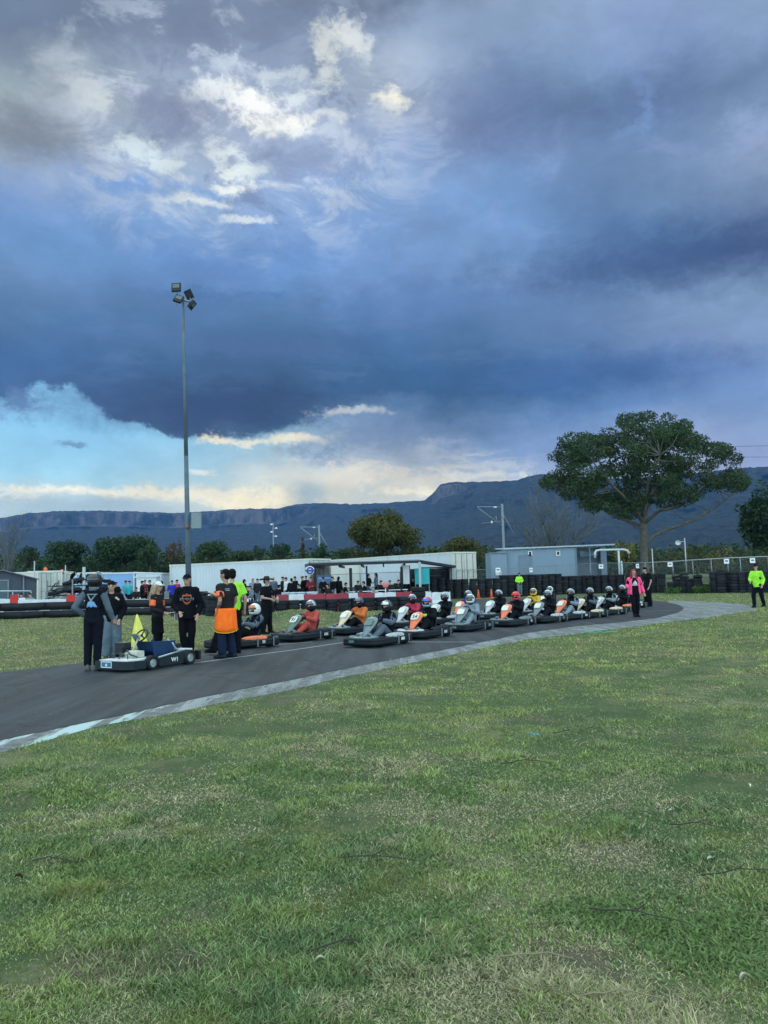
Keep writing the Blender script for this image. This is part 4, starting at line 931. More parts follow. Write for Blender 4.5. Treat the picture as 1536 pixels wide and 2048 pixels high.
def big_tree():
    D = 68.0; base = on(1289, 1150, D); t = empty('tree', base, 0, 'large spreading evergreen tree with bare lower limbs behind the fence', 'tree')
    O = base
    def q(px, py, dy=0): v = PD(px, py, D+dy); return v-O
    poly = [(1090, 965), (1108, 925), (1125, 890), (1165, 868), (1200, 872), (1215, 850), (1250, 836), (1290, 828), (1340, 836), (1372, 850), (1396, 872), (1400, 895), (1440, 893), (1470, 912), (1468, 940), (1495, 962), (1470, 980), (1430, 985), (1395, 1000), (1350, 1012), (1310, 1010), (1292, 1000), (1262, 1035), (1240, 1040), (1205, 1025), (1165, 1000), (1125, 985)]
    px_ = np.array([p[0] for p in poly]); py_ = np.array([p[1] for p in poly])
    pol = [tuple(map(float, p)) for p in poly]; cs = []; tries = 0
    cx, cy = 1290, 935
    while len(cs) < 168 and tries < 20000:
        tries += 1; x = random.uniform(1088, 1498); y = random.uniform(828, 1042)
        if not inside_pt(pol, x, y): continue
        e = min(1, math.hypot((x-cx)/215, (y-cy)/115)); dep = random.uniform(-1, 1)*7.0*math.sqrt(max(0, 1-e*e*.92))
        if any(math.hypot(x-c[0], y-c[1]) < 13 and abs(dep-c[2]) < 2.6 for c in cs): continue
        if 1330 < x < 1460 and y > 955 and random.random() < .4: continue       # open lower right side
        if 1360 < x < 1450 and 900 < y < 960 and random.random() < .4: continue
        if any(abs(x-hx) < 17 and abs(y-hy) < 15 for hx, hy in ((1345, 905), (1395, 925), (1250, 905), (1180, 935), (1225, 960))) and dep > -20: continue
        cs.append((x, y, dep))
    clumps = []
    for x, y, dep in cs:
        r = random.uniform(.62, 1.05); c = q(x, y, dep); clumps.append(((c.x, c.y, c.z), (r*1.15, r*1.15, r*.72)))
    for x, y in [(1092, 962), (1100, 955), (1493, 963), (1482, 972), (1474, 915), (1130, 892), (1168, 870), (1252, 836), (1293, 830), (1372, 852), (1440, 893), (1128, 930), (1112, 945), (1450, 905)]:
        c = q(x, y, 0); r = random.uniform(.45, .65); clumps.append(((c.x, c.y, c.z), (r*1.2, r, r*.7)))
    add('crown', leaf_cloud(clumps, .125, 330, name='crown'), LM_big, t)
    tr = MB(); trunk = [q(1289, 1150), q(1288, 1110), q(1287, 1060), q(1286, 1035)]; trunk[0].z = -.1
    tr.path([trunk[0], q(1289, 1140), trunk[1], trunk[2], trunk[3]], [.50, .37, .33, .31, .30], 14)
    limbs = [[(1288, 1085, 0), (1310, 1070, .5), (1345, 1055, 1), (1390, 1040, 1.5), (1430, 1015, 1.5), (1470, 985, 1), (1490, 965, .5)],
             [(1287, 1050, 0), (1300, 1035, -1), (1325, 1020, -2), (1355, 1012, -3), (1385, 990, -3), (1420, 965, -3)],
             [(1286, 1037, 0), (1282, 1010, 0), (1278, 975, .5), (1268, 930, 1), (1255, 880, 1)],
             [(1287, 1040, 0), (1300, 1005, 1), (1312, 975, 2), (1335, 935, 3), (1350, 890, 3)],
             [(1286, 1060, 0), (1265, 1048, 1), (1235, 1035, 2), (1205, 1018, 2.5), (1170, 995, 3), (1130, 970, 3), (1098, 962, 1)],
             [(1286, 1045, 0), (1272, 1020, -1.5), (1245, 990, -3), (1210, 955, -4), (1175, 910, -4)],
             [(1286, 1035, 0), (1290, 1000, -2), (1300, 955, -4), (1320, 910, -5)],
             [(1287, 1042, 0), (1262, 1005, 3), (1230, 960, 4.5), (1215, 900, 5)]]
    nodes = []
    for L in limbs:
        pts = [q(a, b, c) for a, b, c in L]; n = len(pts); rd = [max(.05, .19*(1-i/(n-.3))**.8) for i in range(n)]
        fine = []; fr = []
        for i in range(n-1):
            for k in range(4):
                p = pts[i].lerp(pts[i+1], k/4); p += Vector([mnoise.noise(p*.9+Vector((s*7, 0, 0)))*.16 for s in (1, 2, 3)]) if (i or k) else Vector(); fine.append(p); fr.append(rd[i]+(rd[i+1]-rd[i])*k/4)
        fine.append(pts[-1]); fr.append(rd[-1]); tr.path(fine, fr, 8); nodes += fine[3:]
    for c, r in clumps:
        c = Vector(c); cand = [n for n in nodes if n.z < c.z+.3] or nodes; nn = min(cand, key=lambda n: (n-c).length)
        L = (c-nn).length
        if L > .4:
            mid = nn.lerp(c, .5)+Vector((random.uniform(-.2, .2), random.uniform(-.2, .2), -.08*L)); tr.path([nn, mid, c], [.03+.006*L, .025, .012], 5)
        for _ in range(2):
            e = c+Vector([random.uniform(-r[0], r[0]) for _ in range(2)]+[random.uniform(0, r[2])]); tr.path([c-Vector((0, 0, .1)), e], [.018, .008], 4)
    add('trunk', tr, M_bark, t)
def inside_pt(poly, x, y):
    c = False; n = len(poly)
    for i in range(n):
        x1, y1 = poly[i]; x2, y2 = poly[(i+1) % n]
        if (y1 > y) != (y2 > y) and x < (x2-x1)*(y-y1)/(y2-y1)+x1: c = not c
    return c
big_tree()
def tree(px, ytop, w, h, D, m, label, group, shape='round', leaf=.35, dens=26, name='tree', ncl=38, bark=None):
    if leaf >= .28: leaf *= .66; dens *= 1.9
    b = on(px, 1140, D); k = D/F; W = w*k/2; top = PD(px, ytop, D).z-b.z; H = h*k; t = empty(name, b, 0, label, 'bush' if name == 'bush' else 'tree', group)
    cl = []; zc = top-H/2
    for i in range(ncl):
        while True:
            u = Vector((random.uniform(-1, 1), random.uniform(-1, 1), random.uniform(-1, 1)))
            if u.length <= 1: break
        u = u*(.55+.45*random.random())/max(u.length, .3)*u.length**.4
        if shape == 'dome': u.z = abs(u.z)*1.15-.35 if u.z < -.2 else u.z
        if shape == 'cone': f = max(.15, (1-u.z)/2); u.x *= f*1.1; u.y *= f*1.1
        r = W*random.uniform(.18, .32)
        cl.append(((u.x*(W-r*.8), u.y*(W-r*.8), zc+u.z*(H/2-r*.5)), (r, r, r*.8)))
    if shape == 'dome':
        for i in range(10):
            a = random.uniform(0, 2*PI); r = W*.25; cl.append(((W*.75*math.cos(a), W*.75*math.sin(a), zc-H*.3), (r, r, r*.8)))
    add('crown', leaf_cloud(cl, leaf, dens), m, t)
    tr = MB(); r0 = max(.12, W*.06); tr.path([(0, 0, -.1), (random.uniform(-.2, .2), 0, zc*.6), (0, 0, zc)], [r0, r0*.8, r0*.5], 8)
    for c, r in cl[:12]: tr.path([(0, 0, zc*.7), (c[0]*.6, c[1]*.6, (zc*.7+c[2])/2), c], [r0*.5, r0*.3, r0*.1], 5)
    add('trunk', tr, bark or M_barkd, t)
G = 'trees behind the paddock'
tree(770, 1019, 158, 110, 108, LM_olive, 'big rounded olive green tree behind the canopy and container', G, 'dome', .3, 75, ncl=90)
tree(925, 1070, 95, 50, 125, LM_olive, 'low wide brownish green tree just left of the railway mast', G, 'dome', .35, 40)
tree(250, 1062, 148, 80, 120, LM_dark, 'wide domed dark tree behind the helmeted driver', G, 'dome', .35, 40, ncl=70)
tree(300, 1088, 70, 40, 105, LM_mid, 'mid green bushy tree filling in left of the floodlight pole', G, 'round', .3, 40)
tree(134, 1075, 92, 66, 118, LM_dark, 'rounded dark tree left of the wide domed one', G, 'round', .35, 40, ncl=50)
tree(55, 1086, 60, 50, 116, LM_mid, 'small greyish green tree above the grey shed', G, 'round', .3, 30)
tree(349, 1077, 50, 50, 100, LM_brown, 'brown tinged tree immediately left of the floodlight pole', G, 'round', .28, 40)
tree(425, 1078, 92, 50, 110, LM_mid, 'green tree immediately right of the floodlight pole', G, 'dome', .3, 40, ncl=50)
tree(519, 1087, 32, 32, 120, LM_mid, 'small round tree left of the distant lamp mast', G, 'round', .3, 40)
tree(561, 1080, 54, 42, 110, LM_dark, 'dark bushy tree above the middle of the long container', G, 'round', .3, 45)
tree(607, 1073, 14, 46, 112, LM_brown, 'narrow brown poplar above the long container', G, 'cone', .22, 60, ncl=24)
tree(640, 1082, 50, 42, 106, LM_dark, 'dark tree beside the distant railway mast', G, 'round', .3, 45)
tree(690, 1094, 40, 24, 100, LM_mid, 'pale green shrub at the left foot of the big olive tree', G, 'round', .3, 40)
tree(480, 1100, 80, 26, 125, LM_mid, 'low hazy treetops between the pole and the lamp mast', G, 'round', .3, 40)
tree(1535, 958, 118, 165, 75, LM_dark, 'dark leafy tree cut by the right edge', G, 'round', .22, 90, ncl=70)
tree(1252, 1074, 66, 60, 84, LM_yel, 'yellow green bush between the pipes and the big trunk', G, 'round', .2, 60)
tree(-60, 1070, 120, 70, 120, LM_dark, 'dark tree outside the left edge', G, 'round', .35, 35)
G2 = 'scrub along the fence on the right'
sl = ['straw coloured scrub bush just right of the big trunk', 'straw coloured scrub bush left of the horn loudspeaker', 'straw coloured scrub bush below the horn loudspeaker', 'taller olive green bush right of the horn loudspeaker', 'yellowish scrub bush behind the middle of the right fence', 'yellowish scrub bush behind the loose tyre stacks', 'olive scrub bush near the dark tree at the right', 'olive scrub bush under the dark tree at the right', 'olive scrub bush at the far right behind the man in yellow']
for i, (px, yt, w, h, m) in enumerate([(1312, 1092, 50, 60, LM_scrub), (1345, 1090, 44, 60, LM_scrub), (1372, 1086, 44, 66, LM_scrub), (1395, 1080, 56, 70, LM_olive), (1428, 1088, 44, 60, LM_yel), (1452, 1090, 44, 60, LM_scrub), (1480, 1092, 44, 56, LM_olive), (1508, 1096, 44, 50, LM_olive), (1536, 1098, 44, 50, LM_olive)]):
    tree(px, yt, w, h, 68+random.uniform(-2, 3), m, sl[i], G2, 'round', .13, 110, name='bush', ncl=26)
# far scrub mass along the foot of the hills: nobody could count it
def scrub():
    cl = []
    for i in range(420):
        y = random.uniform(128, 180); px = random.uniform(-350, 1900); x = (px-768)/F*y; r = random.uniform(1.6, 3.2)
        top = np.interp(px, [-350, 300, 700, 900, 1100, 1536, 1900], [1118, 1118, 1114, 1104, 1102, 1100, 1095])+random.uniform(-6, 6); z = PD(px, top, y).z-r*.7
        cl.append(((x, y, z), (r*1.3, r, r))); cl.append(((x+random.uniform(-2, 2), y-1, z-r*1.1), (r*1.5, r, r)))
    o = add('far_scrub', leaf_cloud(cl, .5, 16), LM_mid); tag(o, 'low mixed scrub and treetops below the hills', 'scrub', kind='stuff')
scrub()
for i, (px, w, lab) in enumerate([(1345, 24, 'weedy green growth sprouting between the loose tyre stacks on the left'), (1395, 26, 'weedy green growth in front of the low loose tyres'), (1425, 20, 'weedy green growth between the loose tyre stacks on the right')]):
    b = on(px, 1188, 52.5); t = empty('weed_clump', b, 0, lab, 'weeds', 'weeds among the loose tyres')
    cl = [((random.uniform(-.5, .5), random.uniform(-.2, .2), random.uniform(.1, .35)), (.22, .2, .2)) for _ in range(9)]
    add('leaves', leaf_cloud(cl, .06, 900), leafmat('weeds', (.03, .08, .02), (.07, .14, .03), 2), t)
def bare(px0, w, ytop, ybase, D, seed, label, stems=7):
    rr = random.Random(seed); b = on(px0, 1140, D); t = empty('bare_tree', b, 0, label, 'tree', 'leafless trees'); k = D/F; mb = MB()
    def br(p, d, L, r, dep):
        n = 4; pts = [p]; q = p.copy(); dd = d.copy()
        for i in range(n): dd = (dd+Vector((rr.uniform(-.1, .1), rr.uniform(-.1, .1), rr.uniform(-.03, .09)))).normalized(); q = q+dd*L/n; pts.append(q.copy())
        mb.path(pts, [r*(1-.55*i/n) for i in range(n+1)], 5)
        if dep == 0: return
        for j in range(5 if dep > 1 else 4):
            f = rr.randint(1, n); e = (dd+Vector((rr.uniform(-.75, .75), rr.uniform(-.75, .75), rr.uniform(-.1, .5)))).normalized(); br(pts[f], e, L*rr.uniform(.45, .7), r*.45, dep-1)
    top = PD(px0, ytop, D).z
    for i in range(stems):
        a = (i/(stems-1)-.5)*2; d = Vector((a*w*k/2/top*1.05, rr.uniform(-.3, .3), 1-.25*abs(a))).normalized(); br(Vector((0, 0, .5)), d, top*.62*rr.uniform(.85, 1.1), .16, 3)
    mb.tube((0, 0, -.1), (0, 0, .8), .3, .22, n=8)
    add('branches', mb, M_bare, t)
bare(1110, 190, 992, 1100, 98, 3, 'wide leafless grey tree spreading behind the blue grey shed', 9)
bare(12, 50, 1078, 1120, 100, 5, 'thin leafless tree at the far left above the grey shed', 4)
# ---------------------------------------------------------------- people
DG = bpy.context.evaluated_depsgraph_get
def remesh(mb, voxel, smooth=4, wr=0.0, ws=9, off=0, extra=None):
    me = mb.mesh('tmp'); o = bpy.data.objects.new('tmp', me); COL.objects.link(o)
    r = o.modifiers.new('r', 'REMESH'); r.mode = 'VOXEL'; r.voxel_size = voxel; r.adaptivity = 0; r.use_smooth_shade = True
    if smooth: s = o.modifiers.new('s', 'SMOOTH'); s.factor = .5; s.iterations = smooth
    dg = bpy.context.evaluated_depsgraph_get(); dg.update()
    out = bpy.data.meshes.new_from_object(o.evaluated_get(dg)); bpy.data.objects.remove(o); bpy.data.meshes.remove(me)
    if wr:
        n = len(out.vertices); co = np.empty(n*3, np.float32); no = np.empty(n*3, np.float32)
        out.vertices.foreach_get('co', co); out.vertices.foreach_get('normal', no); co = co.reshape(-1, 3); no = no.reshape(-1, 3)
        w = np.array([mnoise.noise(Vector((c[0]*ws+off, c[1]*ws, c[2]*ws*.55+off)))+.5*mnoise.noise(Vector((c[0]*ws*2.3, c[1]*ws*2.3, c[2]*ws*1.6+off))) for c in co], np.float32)
        co += no*(w*wr)[:, None]; out.vertices.foreach_set('co', co.ravel())
    if extra:                                  # finer pieces sunk into the surface: fingers
        bm = bmesh.new(); bm.from_mesh(out); e = extra.mesh('e'); bm.from_mesh(e); bm.to_mesh(out); bm.free(); bpy.data.meshes.remove(e)
    out.polygons.foreach_set('use_smooth', np.ones(len(out.polygons), bool)); out.update()
    return out
V3 = Vector
BASE = dict(pel=(0, 0, .95), che=(0, 0, 1.28), neck=(0, .005, 1.49), head=(0, -.015, 1.655),
    shR=(-.175, 0, 1.425), elR=(-.235, .03, 1.14), wrR=(-.245, -.06, .90), hiR=(-.09, 0, .93), knR=(-.105, -.02, .5), anR=(-.115, .02, .085), toR=(-.13, -.15, .04),
    shL=(.175, 0, 1.425), elL=(.235, .03, 1.14), wrL=(.245, -.06, .90), hiL=(.09, 0, .93), knL=(.105, -.02, .5), anL=(.115, .02, .085), toL=(.13, -.15, .04))
def joints(pose): j = {k: V3(v) for k, v in BASE.items()}; j.update({k: V3(v) for k, v in pose.items()}); return j
def fingers(J, s, voxel):
    mb = MB()
    w = J['wr'+s]; d = (w-J['el'+s]).normalized(); hd = (d*.75+V3((0, -.25, -.35))).normalized()
    side = hd.cross(V3((0, 1, 0)) if abs(hd.y) < .8 else V3((1, 0, 0))).normalized()
    palm = w+hd*.05
    for i, (o, L) in enumerate(((-.028, .062), (-.010, .072), (.010, .068), (.028, .054))):
        a = palm+side*o+hd*.035; b = a+(hd*.8+V3((0, -.25, 0))).normalized()*L*.5; c = b+(hd*.45+V3((0, -.45, -.2))).normalized()*L*.5
        mb.tube(a, b, .0095, .009, 7, 'round'); mb.tube(b, c, .009, .0075, 7, 'round')
    a = w+hd*.025+side*(-.03 if s == 'L' else .03); b = a+(hd*.6+side*(-.6 if s == 'L' else .6)+V3((0, -.4, 0))).normalized()*.055
    mb.tube(a, b, .012, .009, 7, 'round')
    return mb
def body_mesh(J, voxel, k=1.0, fem=False, hands=True):
    mb = MB()
    for s in 'RL':
        mb.tube(J['hi'+s], J['kn'+s], .088*k, .058*k, 12, 'round'); mb.tube(J['kn'+s], J['an'+s], .056*k, .036, 12, 'round')
        mb.tube(J['an'+s]+V3((0, .01, -.02)), J['an'+s].lerp(J['to'+s], .75), .034, .018, 10, 'round')
        mb.tube(J['sh'+s], J['el'+s], .05*k, .04*k, 12, 'round'); mb.tube(J['el'+s], J['wr'+s], .039*k, .026, 12, 'round')
        w = J['wr'+s]; d = (w-J['el'+s]).normalized(); hd = (d*.75+V3((0, -.25, -.35))).normalized()
        mb.tube(w, w+hd*.085, .028, .034, 10, 'round')
    p, c = J['pel'], J['che']; sm = (J['shR']+J['shL'])/2
    mb.ell(p, (.16*k, .115*k, .13)); mb.ell(p.lerp(c, .5), (.145*k, .105*k, .18)); mb.ell(c, (.165*k, .115*k, .18))
    mb.tube(J['shR'], J['shL'], .065, .065, 12, 'round'); mb.tube(c, J['neck'], .09, .055, 12, 'round')
    h = J['head']; F_ = J.get('face', V3((0, -1, 0))); F_ = V3((F_.x, F_.y, 0)).normalized(); q = V3((-F_.y, F_.x, 0))
    Rm = Matrix(((q.x, -F_.x, 0), (q.y, -F_.y, 0), (0, 0, 1)))
    mb.tube(J['neck']-V3((0, 0, .03)), h-V3((0, 0, .05)), .056, .05, 12, 'round')
    mb.ell(h+V3((0, 0, .025)), (.076, .096, .098), rot=Rm); mb.ell(h+Rm @ V3((0, -.022, -.045)), (.058, .066, .072), rot=Rm)
    mb.tube(h+Rm @ V3((0, -.088, .02)), h+Rm @ V3((0, -.110, -.02)), .010, .016, 8, 'round')
    mb.ell(h+Rm @ V3((0, -.088, -.055)), (.024, .012, .010), 8, 6, rot=Rm)
    for s in (-1, 1): mb.ell(h+Rm @ V3((s*.078, .005, .0)), (.012, .022, .034), 8, 6, rot=Rm)
    ex = None
    if hands:
        ex = MB()
        for s in 'RL': f = fingers(J, s, voxel); ex.add(f.v, f.f, True)
    return remesh(mb, voxel, 3, extra=ex), Rm
def torso_cloth(J, hem, voxel, bag=.022, sleeve='long', k=1.0, wr=.012, hood=False, off=0, collar=True, seated=False):
    mb = MB(); p, c = J['pel'], J['che']; sm = (J['shR']+J['shL'])/2; ax = (c-p)
    r = bag
    def sec(t, rx, ry): q = p+ax*t; return ((q.x, q.y, q.z), rx*k+r, ry*k+r)
    L = ax.length; t0 = (hem-p.z)/max(ax.z, .05) if not seated else -.25
    secs = [sec(t0, .158, .118), sec(max(t0+.1, .1), .155, .115), sec(.5, .145, .108), sec(1.0, .168, .115)]
    mb.loft(secs, 20); mb.ell(c, ((.168*k+r), (.118*k+r), .19))
    mb.tube(J['shR'], J['shL'], .062+r*.7, n=12, cap='round')
    mb.loft([((sm.x, sm.y, sm.z-.02), .15, .09), ((J['neck'].x, J['neck'].y, J['neck'].z-.01), .072, .07)], 16)
    if hood: mb.ell(J['neck']+V3((0, .075, -.02)), (.11, .065, .075)); mb.lathe([(.06, 0), (.095, .01), (.09, .05), (.06, .05)], 16, J['neck']-V3((0, 0, .01)))
    for s in 'RL':
        a, b, w = J['sh'+s], J['el'+s], J['wr'+s]
        if sleeve == 'long':
            mb.tube(a, b, .056*k+r, .046*k+r*.8, 12, 'round'); mb.tube(b, w-(w-b).normalized()*.01, .046*k+r*.8, .034+r*.5, 12, 'flat')
        elif sleeve == 'short': mb.tube(a, a.lerp(b, .72), .056*k+r, .058*k+r, 12, 'flat')
        elif sleeve == 'none': pass
    return remesh(mb, voxel, 3, wr, off=off)
def sleeve_mesh(J, s, voxel, bag=.024, full=True, k=1.0, band=None):
    mb = MB(); a, b, w = J['sh'+s], J['el'+s], J['wr'+s]; r = bag
    if band: q0, q1 = a.lerp(b, band[0]), a.lerp(b, band[1]); mb.tube(q0, q1, (.053*k+r), (.056*k+r), 14, 'flat'); return remesh(mb, voxel, 1)
    mb.tube(a+(b-a)*.02, b, .055*k+r, .044*k+r*.8, 12, 'round')
    if full: mb.tube(b, w-(w-b).normalized()*.01, .050*k+r*.8, .036+r*.5, 12, 'flat')
    return remesh(mb, voxel, 3, .008, 12)
def leg_cloth(J, voxel, bag=.02, k=1.0, wr=.011, upto=1.0, skirt=None, off=0, flare=0.0):
    mb = MB(); p = J['pel']
    mb.ell(p-V3((0, 0, .035)), (.162*k+bag*.9, .12*k+bag*.9, .115)); mb.ell(p+V3((0, 0, .04)), (.145*k+bag*.4, .105*k+bag*.4, .09))
    for s in 'RL':
        a, b, w = J['hi'+s], J['kn'+s], J['an'+s]; mb.tube(a, b, .092*k+bag, .066*k+bag, 14, 'round')
        e = b.lerp(w, .98*upto); mb.tube(b, e, .064*k+bag, .048+bag*.9+flare, 14, 'flat')
    if skirt: mb.loft([((p.x, p.y, p.z+.02), .175*k, .135*k), ((p.x, p.y-.01, skirt), .17*k, .15*k)], 18)
    return remesh(mb, voxel, 3, wr, off=off)
def shoe_mesh(J, s, m=1.0):
    a = J['an'+s]; t = J['to'+s]; d = V3((t.x-a.x, t.y-a.y, 0)); d = d.normalized() if d.length > .01 else V3((0, -1, 0)); pitch = math.atan2(t.z-a.z+.045, math.hypot(t.x-a.x, t.y-a.y))
    mb = MB(); q = V3((-d.y, d.x, 0))
    upv = V3((0, 0, 1))
    if abs(t.z-a.z) > .12: fwd = (t-a).normalized(); upv = fwd.cross(q).normalized(); upv = upv if upv.z > 0 else -upv; d = fwd
    base = a-upv*.082
    secs = [(-.085, .034, .06), (-.04, .048, .105), (.04, .048, .095), (.12, .052, .055), (.19, .042, .036), (.215, .018, .014)]
    vs = []; n = 12
    for x, w, h in secs:
        for i in range(n):
            th = 2*PI*i/n; yy = math.cos(th)*w; zz = max(-.012, math.sin(th))*h*1.25+.012 if math.sin(th) > 0 else .0
            vs.append(base+d*x+q*yy*m+upv*(zz*m))
    fs = [(k*n+i, k*n+(i+1) % n, (k+1)*n+(i+1) % n, (k+1)*n+i) for k in range(len(secs)-1) for i in range(n)]+[tuple(reversed(range(n))), tuple((len(secs)-1)*n+i for i in range(n))]
    return mb.add(vs, fs, True).mesh('shoe')
def helmet_parts(J, Rm, k=1.0):
    # shell with a real face opening; the visor is pushed up over the brow; dark chin guard
    h = J['head']+V3((0, .0, .01)); nu, nv = 32, 22; R0 = (.128*k, .152*k, .150*k)
    def pt(az, el, f=1.0): return h+Rm @ V3((R0[0]*f*math.sin(az)*math.cos(el), -R0[1]*f*math.cos(az)*math.cos(el), R0[2]*f*math.sin(el)))
    shell, chin, visor, trim = MB(), MB(), MB(), MB()
    def patch(mb, a0, a1, e0, e1, f, na, ne, thick=.012):
        vs = []
        for ff in (f, f-thick/.14):
            for j in range(ne+1):
                for i in range(na+1):
                    az = a0+(a1-a0)*i/na; el = e0+(e1-e0)*j/ne; b = 1+(.10*max(0, math.cos(az))*max(0, -math.sin(el)) if el < 0 else 0)
                    vs.append(pt(az, el, ff*b))
        m = (na+1)*(ne+1); fs = []
        for j in range(ne):
            for i in range(na):
                q = j*(na+1)+i; fs += [(q, q+1, q+na+2, q+na+1), (m+q, m+q+na+1, m+q+na+2, m+q+1)]
        for i in range(na): q = i; fs.append((q, m+q, m+q+1, q+1)); q = ne*(na+1)+i; fs.append((q, q+1, m+q+1, m+q))
        for j in range(ne): q = j*(na+1); fs.append((q, q+na+1, m+q+na+1, m+q)); q = j*(na+1)+na; fs.append((q, m+q, m+q+na+1, q+na+1))
        mb.add(vs, fs, True)
    patch(chin, R(62), R(298), R(-54), R(-4), 1, 22, 6)           # lower sides and back
    patch(shell, R(62), R(298), R(-4), R(16), 1, 22, 3)
    patch(shell, 0, 2*PI, R(16), R(89.5), 1, 30, 9)               # dome
    patch(chin, R(-66), R(66), R(-50), R(-24), 1.03, 14, 4)
    patch(visor, R(-70), R(70), R(12), R(44), 1.07, 14, 5, .006)
    for s in (-1, 1): q = pt(s*R(72), R(10), 1.03); trim.tube(q-Rm @ V3((.012*s, 0, 0)), q+Rm @ V3((.012*s, 0, 0)), .022, n=10)
    return shell.mesh('shell'), chin.mesh('chin'), visor.mesh('visor'), trim.mesh('pivot')
def hair_short(J, Rm, top=.0, back=True):
    h = J['head']; mb = MB(); mb.ell(h+Rm @ V3((0, .006, .062)), (.085, .102, .078+top), 18, 12, rot=Rm)
    mb.ell(h+Rm @ V3((0, .045, .0)), (.078, .066, .085), 16, 10, rot=Rm)
    return remesh(mb, .012, 1, .006, 40)
def cap_parts(J, Rm):
    h = J['head']; mb = MB(); vs = []; nu, nv = 20, 6
    for j in range(nv+1):
        el = R(90*j/nv)
        for i in range(nu): t = 2*PI*i/nu; vs.append(h+Rm @ V3((.09*math.cos(t)*math.cos(el), .006+.108*math.sin(t)*math.cos(el), .045+.092*math.sin(el))))
    mb.add(vs, [(j*nu+i, j*nu+(i+1) % nu, (j+1)*nu+(i+1) % nu, (j+1)*nu+i) for j in range(nv) for i in range(nu)]+[tuple(reversed(range(nu)))], True)
    br = MB(); n = 10; lo = []
    for r in (.09, .175):
        for i in range(n+1): a = R(-62+124*i/n); lo.append(h+Rm @ V3((math.sin(a)*.088*(1 if r < .1 else 1.0), -math.cos(a)*(.10 if r < .1 else .19)+(0 if r < .1 else .01), .052-(.018 if r > .1 else 0))))
    m = n+1; N = len(lo); vs = lo+[v+V3((0, 0, .008)) for v in lo]
    br.add(vs, [(i, i+1, m+i+1, m+i) for i in range(n)]+[(N+i, N+m+i, N+m+i+1, N+i+1) for i in range(n)]+[(m+i, m+i+1, N+m+i+1, N+m+i) for i in range(n)])
    return mb.mesh('cap'), br.mesh('brim')
def hat_mesh(J, Rm):
    h = J['head']; mb = MB(); vs = []; n = 24
    prof = [(.235, .02), (.15, .03), (.10, .05), (.094, .10), (.07, .135), (.0, .12)]
    for r, z in prof:
        for i in range(n): t = 2*PI*i/n; up_ = .045*abs(math.cos(t))**2*(r > .14); vs.append(h+Rm @ V3((r*math.cos(t)*.92, r*math.sin(t), z+.03+up_)))
    for r, z in ((.235, -.002), (.098, .028)):
        for i in range(n): t = 2*PI*i/n; up_ = .045*abs(math.cos(t))**2*(r > .14); vs.append(h+Rm @ V3((r*math.cos(t)*.92, r*math.sin(t), z+.03+up_)))
    m = len(prof); fs = [(k*n+i, k*n+(i+1) % n, (k+1)*n+(i+1) % n, (k+1)*n+i) for k in range(m-1) for i in range(n)]
    a, b = m*n, (m+1)*n; fs += [(i, a+i, a+(i+1) % n, (i+1) % n) for i in range(n)]+[(a+i, b+i, b+(i+1) % n, a+(i+1) % n) for i in range(n)]
    return mb.add(vs, fs, True).mesh('hat')
def eyes_mesh(J, Rm):
    h = J['head']; mb = MB()
    for s in (-1, 1): mb.ell(h+Rm @ V3((s*.032, -.083, .012)), (.014, .010, .008), 8, 6, rot=Rm); mb.box(h+Rm @ V3((s*.033, -.088, .036)), (.034, .008, .007), Rm)
    return mb.mesh('eyes')
M_skin = mat('skin', (.42, .25, .19), .5, var=.08, spec=.35); M_skin2 = mat('skin_tan', (.33, .19, .13), .5, var=.08)
M_eye = mat('eye_dark', (.02, .015, .012), .3)
def cl(name, c, rough=.9, **k): return mat('cloth_'+name, c, rough, var=k.get('var', .15), scale=6, bump=.25, bscale=90, spec=.12)
C_blk = cl('black', (.0045, .0055, .009)); C_navy = cl('navy', (.004, .006, .013)); C_char = cl('charcoal', (.017, .017, .020)); C_grey = cl('grey', (.085, .115, .15)); C_jean = cl('jean', (.11, .16, .21)); C_jeand = cl('dark_jean', (.010, .018, .045))
C_org = cl('orange', (.8, .16, .07)); C_hiv = cl('hi_vis_orange', (.95, .165, .02), .7); C_yel = cl('hi_vis_yellow', (.30, .72, .05), .7); C_pink = cl('pink', (.85, .09, .25), .6); C_wht = cl('white', (.6, .62, .66)); C_red = cl('red', (.36, .035, .07))
C_rust = cl('rust_red', (.38, .07, .06)); C_orj = cl('orange_jacket', (.5, .14, .04)); C_yelj = cl('yellow_jacket', (.5, .33, .04)); C_blue = cl('blue', (.02, .035, .28)); C_turq = cl('turquoise', (.05, .35, .42)); C_mar = cl('maroon', (.14, .02, .03)); C_lgrey = cl('light_grey', (.18, .23, .28))
H_blk = mat('hair_dark', (.006, .005, .005), .8, var=.4, scale=30, spec=.12); H_bld = mat('hair_blonde', (.30, .23, .15), .55, var=.35, scale=30); H_red = mat('hair_red', (.26, .015, .035), .55, var=.35, scale=30)
